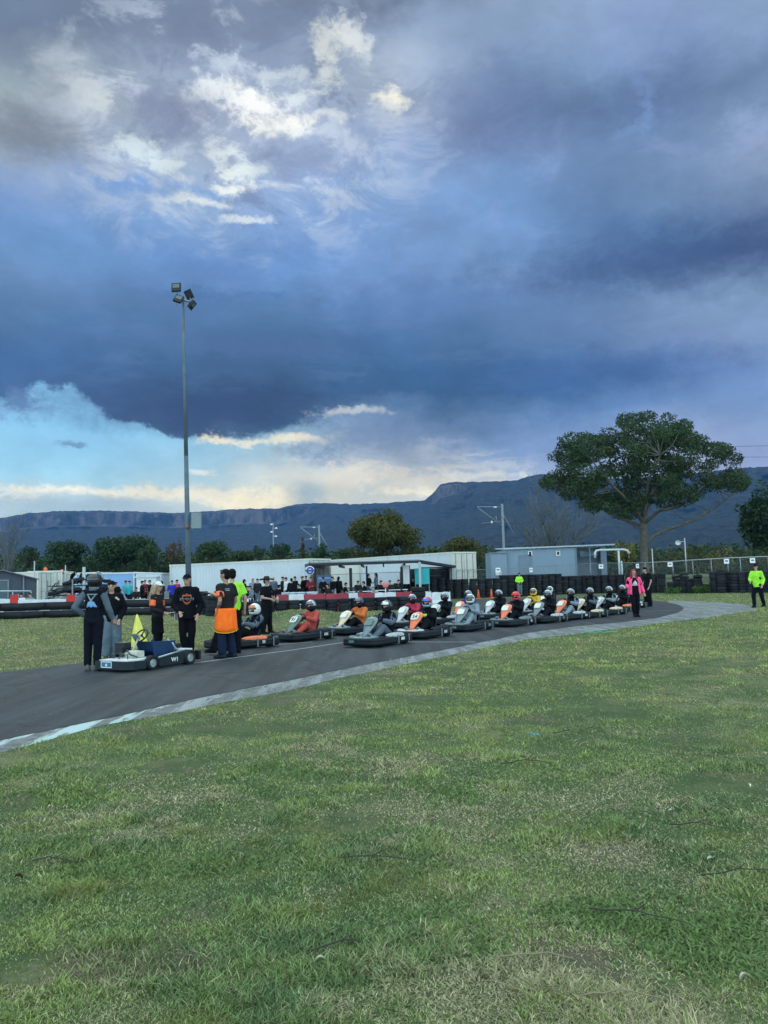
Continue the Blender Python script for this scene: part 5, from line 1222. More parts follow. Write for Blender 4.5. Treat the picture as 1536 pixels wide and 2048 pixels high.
def decal(par, target, shapes, side, m, name='print', off=.006, Mx=None):
    # flat printed shapes laid on the cloth: vertices dropped onto its surface along +-y
    bvh = BVHTree.FromPolygons([v.co for v in target.vertices], [p.vertices for p in target.polygons])
    mb = MB()
    for poly in shapes:
        cx = sum(p[0] for p in poly)/len(poly); cz = sum(p[1] for p in poly)/len(poly); n = len(poly); ring = []
        for f in (1.0, .66, .33):
            for i in range(n):
                for t in (0, .5):
                    a, b = poly[i], poly[(i+1) % n]; x = a[0]+(b[0]-a[0])*t; z = a[1]+(b[1]-a[1])*t; ring.append((cx+(x-cx)*f, cz+(z-cz)*f))
        ring.append((cx, cz)); vs = []
        for x, z in ring:
            hit = bvh.ray_cast(V3((x, side*1.0, z)), V3((0, -side, 0))); y = hit[0].y if hit[0] else side*.14; vs.append((x, y+side*off, z))
        k = 2*n; fs = [(r*k+i, r*k+(i+1) % k, (r+1)*k+(i+1) % k, (r+1)*k+i) for r in (0, 1) for i in range(k)]+[(2*k+i, 2*k+(i+1) % k, 3*k) for i in range(k)]
        mb.add(vs, fs)
    return add(name, mb, m, par)
def person(loc, rot, H, label, pose={}, skin=M_skin, top=None, legs=None, shoes=None, hair=None, cap=None, hat=None, helmet=None, voxel=.014, face=None, extras=None, group=None, hands=True, eyes=True, k=1.0):
    J = joints(pose)
    if face: J['face'] = V3(face)
    t = empty('person', loc, rot, label, 'person', group); s = H/1.78; t.scale = (s, s, s)
    bm_, Rm = body_mesh(J, voxel, k, hands=hands); add('body', bm_, skin, t)
    J['Rm'] = Rm; out = {}
    if top: me = torso_cloth(J, top.get('hem', .86), voxel, top.get('bag', .022), 'none' if top.get('arms') else top.get('sleeve', 'long'), k, top.get('wr', .012), top.get('hood', False), random.random()*9, seated=top.get('seated', False)); out['top'] = me; o = add(top.get('name', 'shirt'), me, top['m'], t); out['topo'] = o
    if top and top.get('arms'):
        for a in 'RL': add('sleeve', sleeve_mesh(J, a, voxel, top.get('bag', .022)+.006, True, k), top['arms'], t)
    if top and top.get('bands'):
        for a in top.get('which', 'RL'): add('sleeve_panel', sleeve_mesh(J, a, voxel, top.get('bag', .022)+.005, True, k, top.get('span', (.3, .74))), top['bands'], t)
    if legs: add(legs.get('name', 'trousers'), leg_cloth(J, voxel, legs.get('bag', .018), k, legs.get('wr', .011), skirt=legs.get('skirt'), off=random.random()*9, flare=legs.get('flare', 0)), legs['m'], t)
    for a in 'RL': add('shoe', shoe_mesh(J, a), shoes or C_blk, t)
    if hair: add('hair', hair_short(J, Rm), hair, t)
    if cap: a, b = cap_parts(J, Rm); o = add('cap', a, cap, t); add('brim', b, cap, o)
    if hat: add('hat', hat_mesh(J, Rm), hat, t)
    if helmet:
        a, b, c, d = helmet_parts(J, Rm, helmet.get('k', 1)); o = add('helmet', a, helmet['m'], t); add('chin_guard', b, helmet.get('chin', M_dark), o); add('visor', c, helmet.get('visor', M_visor), o); add('pivot', d, M_dark, o)
    elif eyes: add('eyes', eyes_mesh(J, Rm), M_eye, t)
    if extras: extras(t, J, out)
    return t
M_visor = mat('visor_smoke', (.10, .14, .20), .12, .6, coat=.6)
HM = dict(silver=mat('helmet_silver', (.42, .45, .48), .25, .5, coat=.5), black=mat('helmet_black', (.02, .024, .03), .2, coat=.8), white=mat('helmet_white', (.62, .66, .66), .25, coat=.5), red=mat('helmet_red', (.65, .05, .04), .25, coat=.6), yellow=mat('helmet_yellow', (.62, .50, .12), .25, coat=.5), green=mat('helmet_pale_green', (.45, .60, .55), .25, coat=.5), dgrey=mat('helmet_graphite', (.06, .07, .085), .2, .3, coat=.7), sky=mat('helmet_pale_blue', (.30, .42, .52), .25, .2, coat=.5))
V_silver = mat('visor_silver', (.5, .55, .62), .08, .9); V_blue = mat('visor_blue', (.08, .14, .5), .1, .6)

# --- people standing round the lead kart
def G0(px, py): p = P(px, py, .009); return p
def ex_logo_back(t, J, out):
    me = out['top']
    decal(t, me, [[(-.105, 1.395), (.105, 1.395), (.105, 1.415), (-.105, 1.415)], [(-.085, 1.39), (-.06, 1.39), (.035, 1.27), (.0, 1.27)], [(.085, 1.39), (.06, 1.39), (-.035, 1.27), (0, 1.27)]], 1, C_lgrey, 'back_print')
    decal(t, me, [[(-.055, 1.27), (.055, 1.27), (.105, 1.17), (-.105, 1.17)]], 1, cl('print_blue', (.16, .34, .62)), 'back_print')
    add('collar', MB().lathe([(.062, 0), (.085, 0), (.078, .055), (.066, .055)], 18, J['neck']-V3((0, 0, .02))), C_grey, t)
person(G0(187, 1341), R(176), 1.83, 'driver in dark race suit with grey sleeves and black helmet, seen from behind', dict(elL=(.33, .09, 1.17), wrL=(.20, -.06, 1.0), elR=(-.27, -.02, 1.15), wrR=(-.31, -.14, .93), anR=(-.07, .0, .085), knR=(-.08, 0, .5), toR=(-.06, -.16, .04), anL=(.10, .03, .085), knL=(.1, 0, .5), toL=(.17, -.13, .04)),
       top=dict(m=C_navy, hem=.9, bag=.016, arms=C_grey, name='race_suit_top'), legs=dict(m=C_navy, bag=.02, name='race_suit_trousers'), shoes=cl('shoe_grey', (.10, .10, .11)), k=.92, helmet=dict(m=HM['black'], k=.98, visor=mat('visor_teal', (.03, .10, .13), .1, .6)), extras=ex_logo_back)
def ex_jacket(t, J, out):
    decal(t, out['top'], [[(.06, 1.40), (.10, 1.43), (.17, 1.36), (.15, 1.33)]], -1, cl('print_cream', (.5, .42, .3)), 'shoulder_stripe')
    add('belt_bag', MB().ell(J['pel']+V3((.15, -.06, -.02)), (.05, .05, .08), 10, 8), M_dark, t)
person(P(223, 1319, 0), R(22), 1.71, 'young man in black jacket and baggy pale grey jeans, looking at the camera', dict(elR=(-.27, .03, 1.15), wrR=(-.24, -.07, .95), elL=(.27, -.0, 1.14), wrL=(.16, -.17, .90), face=(-.25, -1, 0)),
       top=dict(m=C_blk, hem=.86, bag=.034, name='jacket'), legs=dict(m=C_jean, bag=.045, wr=.014, flare=.02, name='baggy_jeans'), shoes=cl('shoe_dark', (.05, .05, .06)), hair=H_blk, extras=ex_jacket)
def ex_woman(t, J, out):
    h = J['head']; mb = MB(); Rm = J['Rm']
    mb.ell(h+Rm @ V3((0, .02, .03)), (.092, .108, .105), rot=Rm); mb.tube(h+Rm @ V3((0, .07, 0)), h+Rm @ V3((0, .155, -.22)), .088, .075, 12, 'round'); mb.tube(h+Rm @ V3((0, .155, -.22)), h+Rm @ V3((0, .17, -.50)), .075, .03, 12, 'round'); mb.tube(h+Rm @ V3((.06, .03, 0)), h+Rm @ V3((.085, .10, -.36)), .055, .03, 10, 'round'); mb.tube(h+Rm @ V3((-.06, .03, 0)), h+Rm @ V3((-.085, .11, -.38)), .055, .03, 10, 'round')
    # leave the face clear
    me = remesh(mb, .012, 2, .012, 26)
    bm = bmesh.new(); bm.from_mesh(me)
    dl = [v for v in bm.verts if ((Rm.transposed() @ (v.co-h)).y < -.055 and -.14 < (v.co-h).z < .06)]
    bmesh.ops.delete(bm, geom=dl, context='VERTS'); bm.to_mesh(me); bm.free(); add('long_hair', me, H_bld, t)
    q = (J['wrR']+J['wrL'])/2+V3((0, -.1, .0)); o = empty('clipboard', (0, 0, 0), 0, 'white clipboard with papers held by the long haired woman', 'clipboard'); o.matrix_world = t_matrix(t)
    add('board', MB().box(q, (.24, .30, .012), Matrix.Rotation(R(-8), 3, 'X')), C_wht, o); add('paper', MB().box(q+V3((0, -.12, -.09)), (.17, .01, .16)), mat('paper', (.6, .65, .75), .7), o)
def t_matrix(t): return Matrix.Translation(t.location) @ Matrix.Rotation(t.rotation_euler.z, 4, 'Z') @ Matrix.Diagonal((*t.scale, 1))
person(G0(315, 1317), R(78), 1.66, 'long haired blonde woman in white cap and black polo with orange sleeves, facing right', dict(elR=(-.25, .0, 1.15), wrR=(-.12, -.25, 1.06), elL=(.25, .0, 1.14), wrL=(.12, -.27, 1.04), knR=(-.075, -.02, .5), anR=(-.07, .02, .085), knL=(.075, -.02, .5), anL=(.07, .02, .085)),
       top=dict(m=C_char, hem=.92, sleeve='long', bag=.012, bands=C_org, span=(.25, .75), name='polo_shirt'), legs=dict(m=C_blk, bag=.010, skirt=.58, name='skirt_and_leggings'), cap=C_wht, extras=ex_woman, k=.92)
def ex_shield(t, J, out):
    me = out['top']; o = cl('print_orange', (.42, .10, .05))
    decal(t, me, [[(-.10, 1.32), (-.08, 1.35), (-.03, 1.345), (0, 1.375), (.03, 1.345), (.08, 1.35), (.10, 1.32), (.085, 1.22), (.05, 1.17), (0, 1.135), (-.05, 1.17), (-.085, 1.22)]], -1, o, 'chest_print', .005)
    decal(t, me, [[(-.08, 1.31), (0, 1.345), (.08, 1.31), (.068, 1.225), (0, 1.155), (-.068, 1.225)]], -1, C_blk, 'chest_print', .009)
    decal(t, me, [[(-.145, 1.228), (.145, 1.228), (.145, 1.278), (-.145, 1.278)]], -1, C_lgrey, 'chest_banner', .014)
    decal(t, me, [[(-.05, 1.315), (.05, 1.315), (.04, 1.33), (-.04, 1.33)], [(-.04, 1.19), (.04, 1.19), (0, 1.165)]], -1, o, 'chest_print', .013)
    tx = text_mesh('MOTOR', .055); add('banner_letters', tx, C_blk, t, (-.0, -.2, 1.236), (R(90), 0, 0))
def text_mesh(s, size, ext=.003):
    cu = bpy.data.curves.new('txt', 'FONT'); cu.body = s; cu.size = size; cu.extrude = ext; cu.align_x = 'CENTER'
    o = bpy.data.objects.new('txt', cu); COL.objects.link(o); dg = bpy.context.evaluated_depsgraph_get(); dg.update()
    me = bpy.data.meshes.new_from_object(o.evaluated_get(dg)); bpy.data.objects.remove(o); me.materials.clear(); return me
def ex_shield2(t, J, out): ex_shield(t, J, out) if False else ex_noletters(t, J, out)
def ex_noletters(t, J, out):
    me = out['top']; o = cl('print_orange', (.42, .10, .05))
    decal(t, me, [[(-.10, 1.32), (-.08, 1.35), (-.03, 1.345), (0, 1.375), (.03, 1.345), (.08, 1.35), (.10, 1.32), (.085, 1.22), (.05, 1.17), (0, 1.135), (-.05, 1.17), (-.085, 1.22)]], -1, o, 'chest_print', .005)
    decal(t, me, [[(-.08, 1.31), (0, 1.345), (.08, 1.31), (.068, 1.225), (0, 1.155), (-.068, 1.225)]], -1, C_blk, 'chest_print', .009)
    decal(t, me, [[(-.145, 1.228), (.145, 1.228), (.145, 1.278), (-.145, 1.278)]], -1, C_lgrey, 'chest_banner', .014)
    decal(t, me, [[(-.05, 1.315), (.05, 1.315), (.04, 1.33), (-.04, 1.33)], [(-.04, 1.19), (.04, 1.19), (0, 1.165)]], -1, o, 'chest_print', .013)
    decal(t, me, [[(-.13+i*.034, 1.24), (-.108+i*.034, 1.24), (-.108+i*.034, 1.266), (-.13+i*.034, 1.266)] for i in range(8)], -1, C_char, 'banner_letters', .018)
person(G0(375, 1317), R(12), 1.80, 'tall man in black cap and black hoodie with an orange and grey chest badge', dict(elR=(-.27, .0, 1.14), wrR=(-.15, -.16, .99), elL=(.29, .0, 1.13), wrL=(.22, -.13, .92), knR=(-.09, -.02, .5), anR=(-.04, .02, .085), toR=(-.03, -.16, .04), knL=(.09, -.02, .5), anL=(.07, .02, .085), face=(-.35, -1, 0)),
       top=dict(m=C_blk, hem=.84, bag=.034, hood=True, name='hoodie'), legs=dict(m=C_blk, bag=.014, name='trousers'), cap=C_blk, extras=ex_noletters)
def ex_vest(t, J, out):
    # hi vis vest tied round the waist, hanging over hip and thigh
    mb = MB(); n = 26; vs = []
    for j in range(9):
        z = 1.0-.44*j/8
        for i in range(n+1):
            a = R(-40+200*i/n); sw = 1+.10*j/8; rx = (.218+.012*math.sin(i*1.3+j*.2))*sw; ry = (.190+.012*math.sin(i*1.7))*sw
            zz = z-(.05*math.sin(i/n*PI*1.2) if j == 8 else 0)
            vs.append((rx*math.cos(a), ry*math.sin(a), zz))
    m = (n+1)*9; inn = [(v[0]*.965, v[1]*.965, v[2]) for v in vs]; vs2 = vs+inn; fs = []
    for j in range(8):
        for i in range(n): q = j*(n+1)+i; fs += [(q, q+1, q+n+2, q+n+1), (m+q, m+q+n+1, m+q+n+2, m+q+1)]
    for i in range(n): q = 8*(n+1)+i; fs.append((q, q+1, m+q+1, m+q)); fs.append((i, m+i, m+i+1, i+1))
    for j in range(8): q = j*(n+1); fs.append((q, q+n+1, m+q+n+1, m+q)); q += n; fs.append((q, m+q, m+q+n+1, q+n+1))
    add('tied_vest', MB().add(vs2, fs, True), C_hiv, t)
    tr = MB()
    for i in range(n): a0, a1 = V3(vs[8*(n+1)+i]), V3(vs[8*(n+1)+i+1]); tr.tube(a0*1.0, a1*1.0, .006, n=6)
    add('vest_trim', tr, cl('vest_trim', (.75, .55, .06)), t)
    add('belt', MB().loft([((0, 0, .975), .19, .15), ((0, 0, 1.015), .188, .148)], 24), C_blk, t)
    h = J['head']; Rm = J['Rm']; g = MB()
    for s in (-1, 1): g.ell(h+Rm @ V3((s*.036, -.078, .105)), (.032, .014, .02), 10, 8, rot=Rm); g.tube(h+Rm @ V3((s*.07, -.06, .10)), h+Rm @ V3((s*.085, .03, .03)), .005, n=6)
    add('sunglasses', g, M_visor, t)
    decal(t, out['top'], [[(.02, 1.38), (.12, 1.38), (.12, 1.395), (.02, 1.395)], [(.03, 1.35), (.12, 1.35), (.12, 1.368), (.03, 1.368)]], 1, C_lgrey, 'back_print')
    for a in 'L':
        q = J['el'+a].lerp(J['wr'+a], .35); add('tattoo', MB().tube(J['el'+a].lerp(J['wr'+a], .12), J['el'+a].lerp(J['wr'+a], .6), .0425, .036, 12), mat('tattoo_skin', (.17, .12, .11), .6, var=.6, scale=30), t)
person(G0(453, 1316), R(-122), 1.88, 'man with sunglasses on his hair, orange hi-vis vest tied round his waist', dict(elL=(.25, .08, 1.15), wrL=(.2, -.04, .95), elR=(-.26, .02, 1.15), wrR=(-.24, -.1, .92), anR=(-.15, .03, .085), anL=(.12, .0, .085), face=(.25, -1, 0)),
       top=dict(m=C_char, hem=.98, sleeve='short', bag=.024, bands=C_org, which='L', span=(.34, .72), name='work_shirt'), legs=dict(m=C_jeand, bag=.026, flare=.012, wr=.009, name='jeans'), shoes=cl('boot_navy', (.015, .022, .035)), hair=H_blk, extras=ex_vest, skin=M_skin2, k=1.05)
def ex_stick(t, J, out):
    o = empty('flag_stick', (0, 0, 0), 0, 'short dark rolled flag stick held by the man in the yellow hi-vis shirt', 'flag stick'); o.matrix_world = t_matrix(t)
    w = J['wrL']+V3((0, -.06, -.02)); add('stick', MB().tube(w+V3((-.05, .02, 0)), w+V3((.1, -.34, .05)), .018, n=8), M_dark, o); add('grip', MB().tube(w+V3((-.07, .05, 0)), w+V3((0, -.06, .02)), .024, n=8), C_blk, o)
person(G0(466, 1306), R(-150), 1.90, 'man in yellow green hi-vis shirt and black cap standing behind the orange vested man', dict(elL=(.30, -.08, 1.22), wrL=(.33, -.30, 1.27), elR=(-.27, .06, 1.15), wrR=(-.27, .0, .9), hiL=(.1, 0, .93), knL=(.26, -.08, .52), anL=(.46, .05, .12), toL=(.54, -.09, .05)),
       top=dict(m=C_yel, hem=.9, sleeve='short', bag=.03, name='hi_vis_shirt'), legs=dict(m=C_blk, bag=.022, name='trousers'), cap=C_blk, hair=H_blk, extras=ex_stick)
def ex_bottle(t, J, out):
    o = empty('drink_bottle', (0, 0, 0), 0, 'clear plastic bottle held by the man in the black hat', 'bottle'); o.matrix_world = t_matrix(t)
    w = J['wrL']+V3((0, -.07, -.03)); add('bottle', MB().lathe([(0, -.1), (.035, -.1), (.035, .06), (.015, .1), (.015, .12), (0, .12)], 12, w, closed=False), mat('clear_plastic', (.3, .4, .45), .1, spec=.8), o); add('lid', MB().lathe([(0, .115), (.018, .115), (.018, .135), (0, .135)], 10, w, closed=False), M_dark, o)
    decal(t, out['top'], [[(.10, 1.30), (.17, 1.30), (.17, 1.33), (.10, 1.33)]], -1, C_wht, 'name_patch')
person(P(534, 1268, 0), R(66), 1.74, 'man in wide brimmed black hat, black shirt and black trousers facing right', dict(elR=(-.26, -.02, 1.14), wrR=(-.14, -.24, 1.10), elL=(.25, -.02, 1.14), wrL=(.12, -.26, 1.10), anR=(-.15, .06, .085), anL=(.14, -.04, .085), face=(.1, -1, 0)),
       top=dict(m=C_blk, hem=.86, sleeve='short', bag=.032, name='polo_shirt'), legs=dict(m=C_blk, bag=.03, name='trousers'), hat=M_hat if 'M_hat' in globals() else mat('hat_black', (.012, .012, .014), .8), hair=H_blk, extras=ex_bottle, k=1.08)
def ex_tie(t, J, out):
    decal(t, out['top'], [[(-.13, 1.18), (.13, 1.18), (.13, 1.205), (-.13, 1.205)], [(-.105, 1.215), (-.06, 1.215), (-.075, 1.25), (-.10, 1.23)], [(-.045, 1.215), (0, 1.215), (-.04, 1.31), (-.075, 1.275)], [(.015, 1.215), (.105, 1.215), (.02, 1.37), (-.03, 1.33)]], -1, C_wht, 'chest_print')
    # open pink jacket: two fronts and the back
    mb = MB(); n = 22; vs = []; rows = 8
    for j in range(rows):
        z = 1.46-.62*j/(rows-1)
        for i in range(n+1):
            a = R(-58+296*i/n); rx = np.interp(j, [0, 1, 3, 7], [.13, .215, .225, .26])+.012*math.sin(i*1.6); ry = np.interp(j, [0, 1, 3, 7], [.09, .15, .16, .19])
            vs.append((rx*math.cos(a), ry*math.sin(a)+.01, z))
    m = len(vs); vs2 = vs+[(x*.95, y*.95, z) for x, y, z in vs]; fs = []
    for j in range(rows-1):
        for i in range(n): q = j*(n+1)+i; fs += [(q, q+1, q+n+2, q+n+1), (m+q, m+q+n+1, m+q+n+2, m+q+1)]
    for i in range(n): q = (rows-1)*(n+1)+i; fs += [(q, q+1, m+q+1, m+q), (i, m+i, m+i+1, i+1)]
    for j in range(rows-1): q = j*(n+1); fs.append((q, q+n+1, m+q+n+1, m+q)); q += n; fs.append((q, m+q, m+q+n+1, q+n+1))
    o = add('jacket', MB().add(vs2, fs, True), C_pink, t)
    for a in 'RL': add('sleeve', sleeve_mesh(J, a, .014, .03), C_pink, o)
    h = J['head']; Rm = J['Rm']; mb = MB(); mb.ell(h+Rm @ V3((0, .02, .04)), (.094, .11, .105), rot=Rm); mb.tube(h+Rm @ V3((-.07, .03, 0)), h+Rm @ V3((-.10, .03, -.2)), .05, .035, 10, 'round'); mb.tube(h+Rm @ V3((.07, .03, 0)), h+Rm @ V3((.10, .03, -.2)), .05, .035, 10, 'round')
    me = remesh(mb, .012, 2, .012, 26); bm = bmesh.new(); bm.from_mesh(me)
    bmesh.ops.delete(bm, geom=[v for v in bm.verts if ((Rm.transposed() @ (v.co-h)).y < -.05 and -.2 < (v.co-h).z < .075 and abs((v.co-h).x) < .06)], context='VERTS'); bm.to_mesh(me); bm.free(); add('red_hair', me, H_red, t)
person(P(1272, 1234, .009), R(-4), 1.66, 'woman with red hair in an open bright pink jacket walking along the track', dict(elR=(-.27, .02, 1.16), wrR=(-.27, -.16, 1.14), elL=(.28, .04, 1.14), wrL=(.34, -.02, .90), knR=(-.09, -.08, .5), anR=(-.06, -.04, .10), toR=(-.06, -.2, .06), knL=(.09, .02, .5), anL=(.08, .08, .085), toL=(.1, -.08, .04)),
       top=dict(m=C_blk, hem=.84, sleeve='short', bag=.018, name='t_shirt'), legs=dict(m=C_blk, bag=.016, name='trousers'), extras=ex_tie)
person(P(1297, 1213, .009), R(-72), 1.80, 'man all in black with bowed head standing beyond the pink jacketed woman', dict(head=(0, -.085, 1.62), neck=(0, -.02, 1.48), elL=(.24, .03, 1.12), wrL=(.2, -.06, .87)),
       top=dict(m=C_blk, hem=.84, sleeve='short', bag=.03, name='t_shirt'), legs=dict(m=C_blk, bag=.045, flare=.02, name='trousers'), hair=H_blk, voxel=.017)
def ex_vest2(t, J, out): add('navy_side_panel', MB().ell(J['che']+V3((.155, .0, -.06)), (.05, .09, .08), 10, 8), C_navy, t)
person(P(1517, 1215, .0), R(-52), 1.76, 'marshal in yellow hi-vis shirt and dark cap walking on the grass at far right', dict(elL=(.27, .04, 1.15), wrL=(.26, -.08, .92), elR=(-.26, -.05, 1.16), wrR=(-.16, -.2, 1.08), knR=(-.11, -.12, .5), anR=(-.1, -.12, .085), toR=(-.1, -.3, .04), knL=(.12, .08, .5), anL=(.12, .24, .12), toL=(.13, .09, .045)),
       top=dict(m=C_yel, hem=.84, sleeve='long', bag=.03, name='hi_vis_shirt'), legs=dict(m=C_navy, bag=.024, name='trousers'), cap=C_navy, voxel=.017, extras=ex_vest2)
person(P(1040, 1193, .009), R(15), 1.72, 'marshal in yellow hi-vis top and pale jeans before the far tyre wall', dict(elL=(.28, .0, 1.18), wrL=(.12, -.16, 1.08), elR=(-.28, .02, 1.17), wrR=(-.12, -.15, 1.06)),
       top=dict(m=C_yel, hem=1.08, sleeve='long', bag=.034, name='hi_vis_top'), legs=dict(m=C_jean, bag=.022, name='jeans'), hair=H_blk, voxel=.02, extras=lambda t, J, out: add('navy_hem', MB().loft([((0, 0, .88), .18, .135), ((0, 0, 1.1), .182, .138)], 18), C_navy, t))

# --- the crowd in the paddock: a few builds shared between many people
CR = {}
def crowd_variant(key, pose, fem=False, seated=False):
    J = joints(pose); b, Rm = body_mesh(J, .026, 1, hands=False); J['Rm'] = Rm
    CR[key] = dict(body=b, top=torso_cloth(J, J['pel'].z-.1, .026, .028, 'long', seated=seated), leg=leg_cloth(J, .026, .02), shoe=[shoe_mesh(J, s) for s in 'RL'], hair=hair_short(J, Rm), cap=cap_parts(J, Rm), J=J)
    mb = MB(); h = J['head']; mb.ell(h+V3((0, .02, .03)), (.09, .105, .1)); mb.tube(h+V3((0, .06, 0)), h+V3((0, .09, -.3)), .08, .05, 10, 'round'); CR[key]['long'] = remesh(mb, .02, 1)
crowd_variant('stand', dict(wrR=(-.14, -.2, 1.1), elR=(-.27, .02, 1.16)))
crowd_variant('stand2', dict(anR=(-.16, .02, .085), wrL=(.2, -.15, .95)))
crowd_variant('arms', dict(wrR=(.06, -.2, 1.18), elR=(-.27, -.04, 1.16), wrL=(-.06, -.22, 1.14), elL=(.27, -.04, 1.16)))
SIT = dict(pel=(0, .1, .55), che=(0, .06, .88), neck=(0, .04, 1.09), head=(0, .0, 1.25), shR=(-.175, .05, 1.03), shL=(.175, .05, 1.03), elR=(-.24, -.05, .78), elL=(.24, -.05, .78), wrR=(-.13, -.3, .72), wrL=(.13, -.3, .72), hiR=(-.09, .08, .53), hiL=(.09, .08, .53), knR=(-.12, -.34, .52), knL=(.12, -.34, .52), anR=(-.12, -.36, .09), anL=(.12, -.36, .09), toR=(-.13, -.52, .04), toL=(.13, -.52, .04))
crowd_variant('sit', SIT, seated=True)
def crowd(px, py_head, D, key, rot, topm, legm, label, head='hair', hm=None, H=1.72, seat=False):
    p = PD(px, py_head, D); zb = Z(p.x, p.y); v = CR[key]; s = H/1.78
    t = empty('person', (p.x, p.y, zb), R(rot), label, 'person', 'spectators and crew in the paddock'); t.scale = (s, s, s)
    add('body', v['body'], M_skin, t); add('jacket', v['top'], topm, t); add('trousers', v['leg'], legm, t)
    for m in v['shoe']: add('shoe', m, C_blk, t)
    if head == 'hair': add('hair', v['hair'], hm or H_blk, t)
    elif head == 'long': add('long_hair', v['long'], hm or H_blk, t)
    elif head == 'cap': o = add('cap', v['cap'][0], hm or C_blk, t); add('brim', v['cap'][1], hm or C_blk, o)
    if seat:
        q = empty('folding_chair', (p.x, p.y, zb), R(rot), 'folding chair under the '+label, 'chair', 'folding chairs in the paddock'); q.scale = (s, s, s)
        add('seat', MB().box((0, 0, .40), (.45, .45, .03)), M_dark, q); add('backrest', MB().box((0, .24, .65), (.45, .03, .35)), M_dark, q)
        for a in (-.2, .2):
            for b in (-.2, .2): add('leg', MB().tube((a, b, 0), (a, b, .39), .012, n=6), M_galv, q)
CW = [(232, 1164, 49, 'stand2', 20, C_blk, C_blk, 'dark dressed person half hidden behind the young man in grey jeans', 'hair'), (243, 1171, 48, 'sit', 60, C_lgrey, C_blk, 'person in pale grey top sitting left of the turquoise jacketed pair', 'long'),
 (252, 1160, 51, 'stand', -20, C_turq, C_blk, 'person in bright turquoise jacket and dark cap', 'cap'), (259, 1160, 50.4, 'stand2', 160, C_turq, C_char, 'person with back turned in turquoise and black jacket', 'cap'), (290, 1163, 51, 'arms', 40, C_mar, C_blk, 'person in maroon top behind the blonde woman', 'hair'),
 (284, 1166, 50, 'stand', 100, C_blk, C_blk, 'person in black standing by the cabin doorway', 'hair'), (323, 1164, 49, 'stand2', -30, C_char, C_blk, 'dark jacketed person between the blonde woman and the blue jacket', 'long'), (344, 1161, 49, 'stand', 10, C_blue, C_char, 'person in a vivid royal blue jacket', 'hair'),
 (354, 1172, 50, 'stand2', 50, C_red, C_blk, 'person in red beside the royal blue jacket', 'hair'), (489, 1162, 48, 'stand2', 90, C_blk, C_blk, 'person in black at the left end of the crowd by the long container', 'long'), (506, 1158, 49, 'arms', 20, C_lgrey, C_grey, 'person in pale lilac grey top left of the man in the hat', 'long'),
 (500, 1170, 47, 'sit', -30, C_jean, C_wht, 'person in blue grey sitting left of the man in the hat', 'hair'), (547, 1152, 50, 'stand', 0, C_grey, C_blk, 'balding man in grey shirt right behind the black hat', 'hair'), (541, 1170, 47, 'sit', 30, C_blk, C_blk, 'person in black seated just right of the man in the hat', 'hair'),
 (558, 1167, 47.5, 'sit', 150, C_blk, C_navy, 'person in black with back turned, seated behind the bottle', 'hair'), (572, 1154, 49, 'stand2', -60, C_wht, C_blk, 'person in a white and black top left of the centre of the crowd', 'hair'), (583, 1160, 47, 'stand2', 170, C_blk, C_navy, 'person with back turned in black jacket at the middle of the crowd', 'hair'),
 (597, 1165, 48, 'sit', 60, C_blk, C_blk, 'seated person in black below the tallest standing man', 'cap'), (605, 1149, 50, 'arms', -90, C_blk, C_char, 'tallest man in black standing against the long container', 'cap'), (621, 1151, 48.5, 'arms', 10, C_mar, C_navy, 'person in maroon and white jacket below the round blue sign', 'hair'),
 (646, 1157, 47.5, 'stand', 40, C_blk, C_char, 'person in black under the left end of the canopy by the blue banner', 'cap'), (665, 1159, 47.8, 'stand2', -50, C_blk, C_jean, 'person in black and pale jeans right of the blue banner', 'hair'), (677, 1151, 48, 'stand2', 150, C_blk, C_blk, 'person in a long black hooded coat under the canopy', 'long'),
 (716, 1162, 50, 'sit', 10, C_char, C_blk, 'person seated low at the table under the canopy', 'hair'), (737, 1156, 51, 'arms', 60, C_blk, C_grey, 'dark person leaning beside the middle canopy post', 'long'), (752, 1153, 52, 'stand', -80, C_lgrey, C_blk, 'person with dark long hair in a pale top under the canopy', 'long'),
 (813, 1148, 52.5, 'stand', -20, C_blk, C_blk, 'person in black between the white panel and turquoise panel', 'hair'), (826, 1158, 52.2, 'sit', 20, C_blk, C_blk, 'low seated person in black left of the turquoise panel', 'hair'), (60, 1186, 44.6, 'sit', 20, C_lgrey, C_blk, 'person in light grey top crouched behind the barrier by the grey shed', 'hair'), (43, 1184, 44.8, 'sit', -20, C_wht, C_blk, 'person in white beside the small red block', 'hair')]
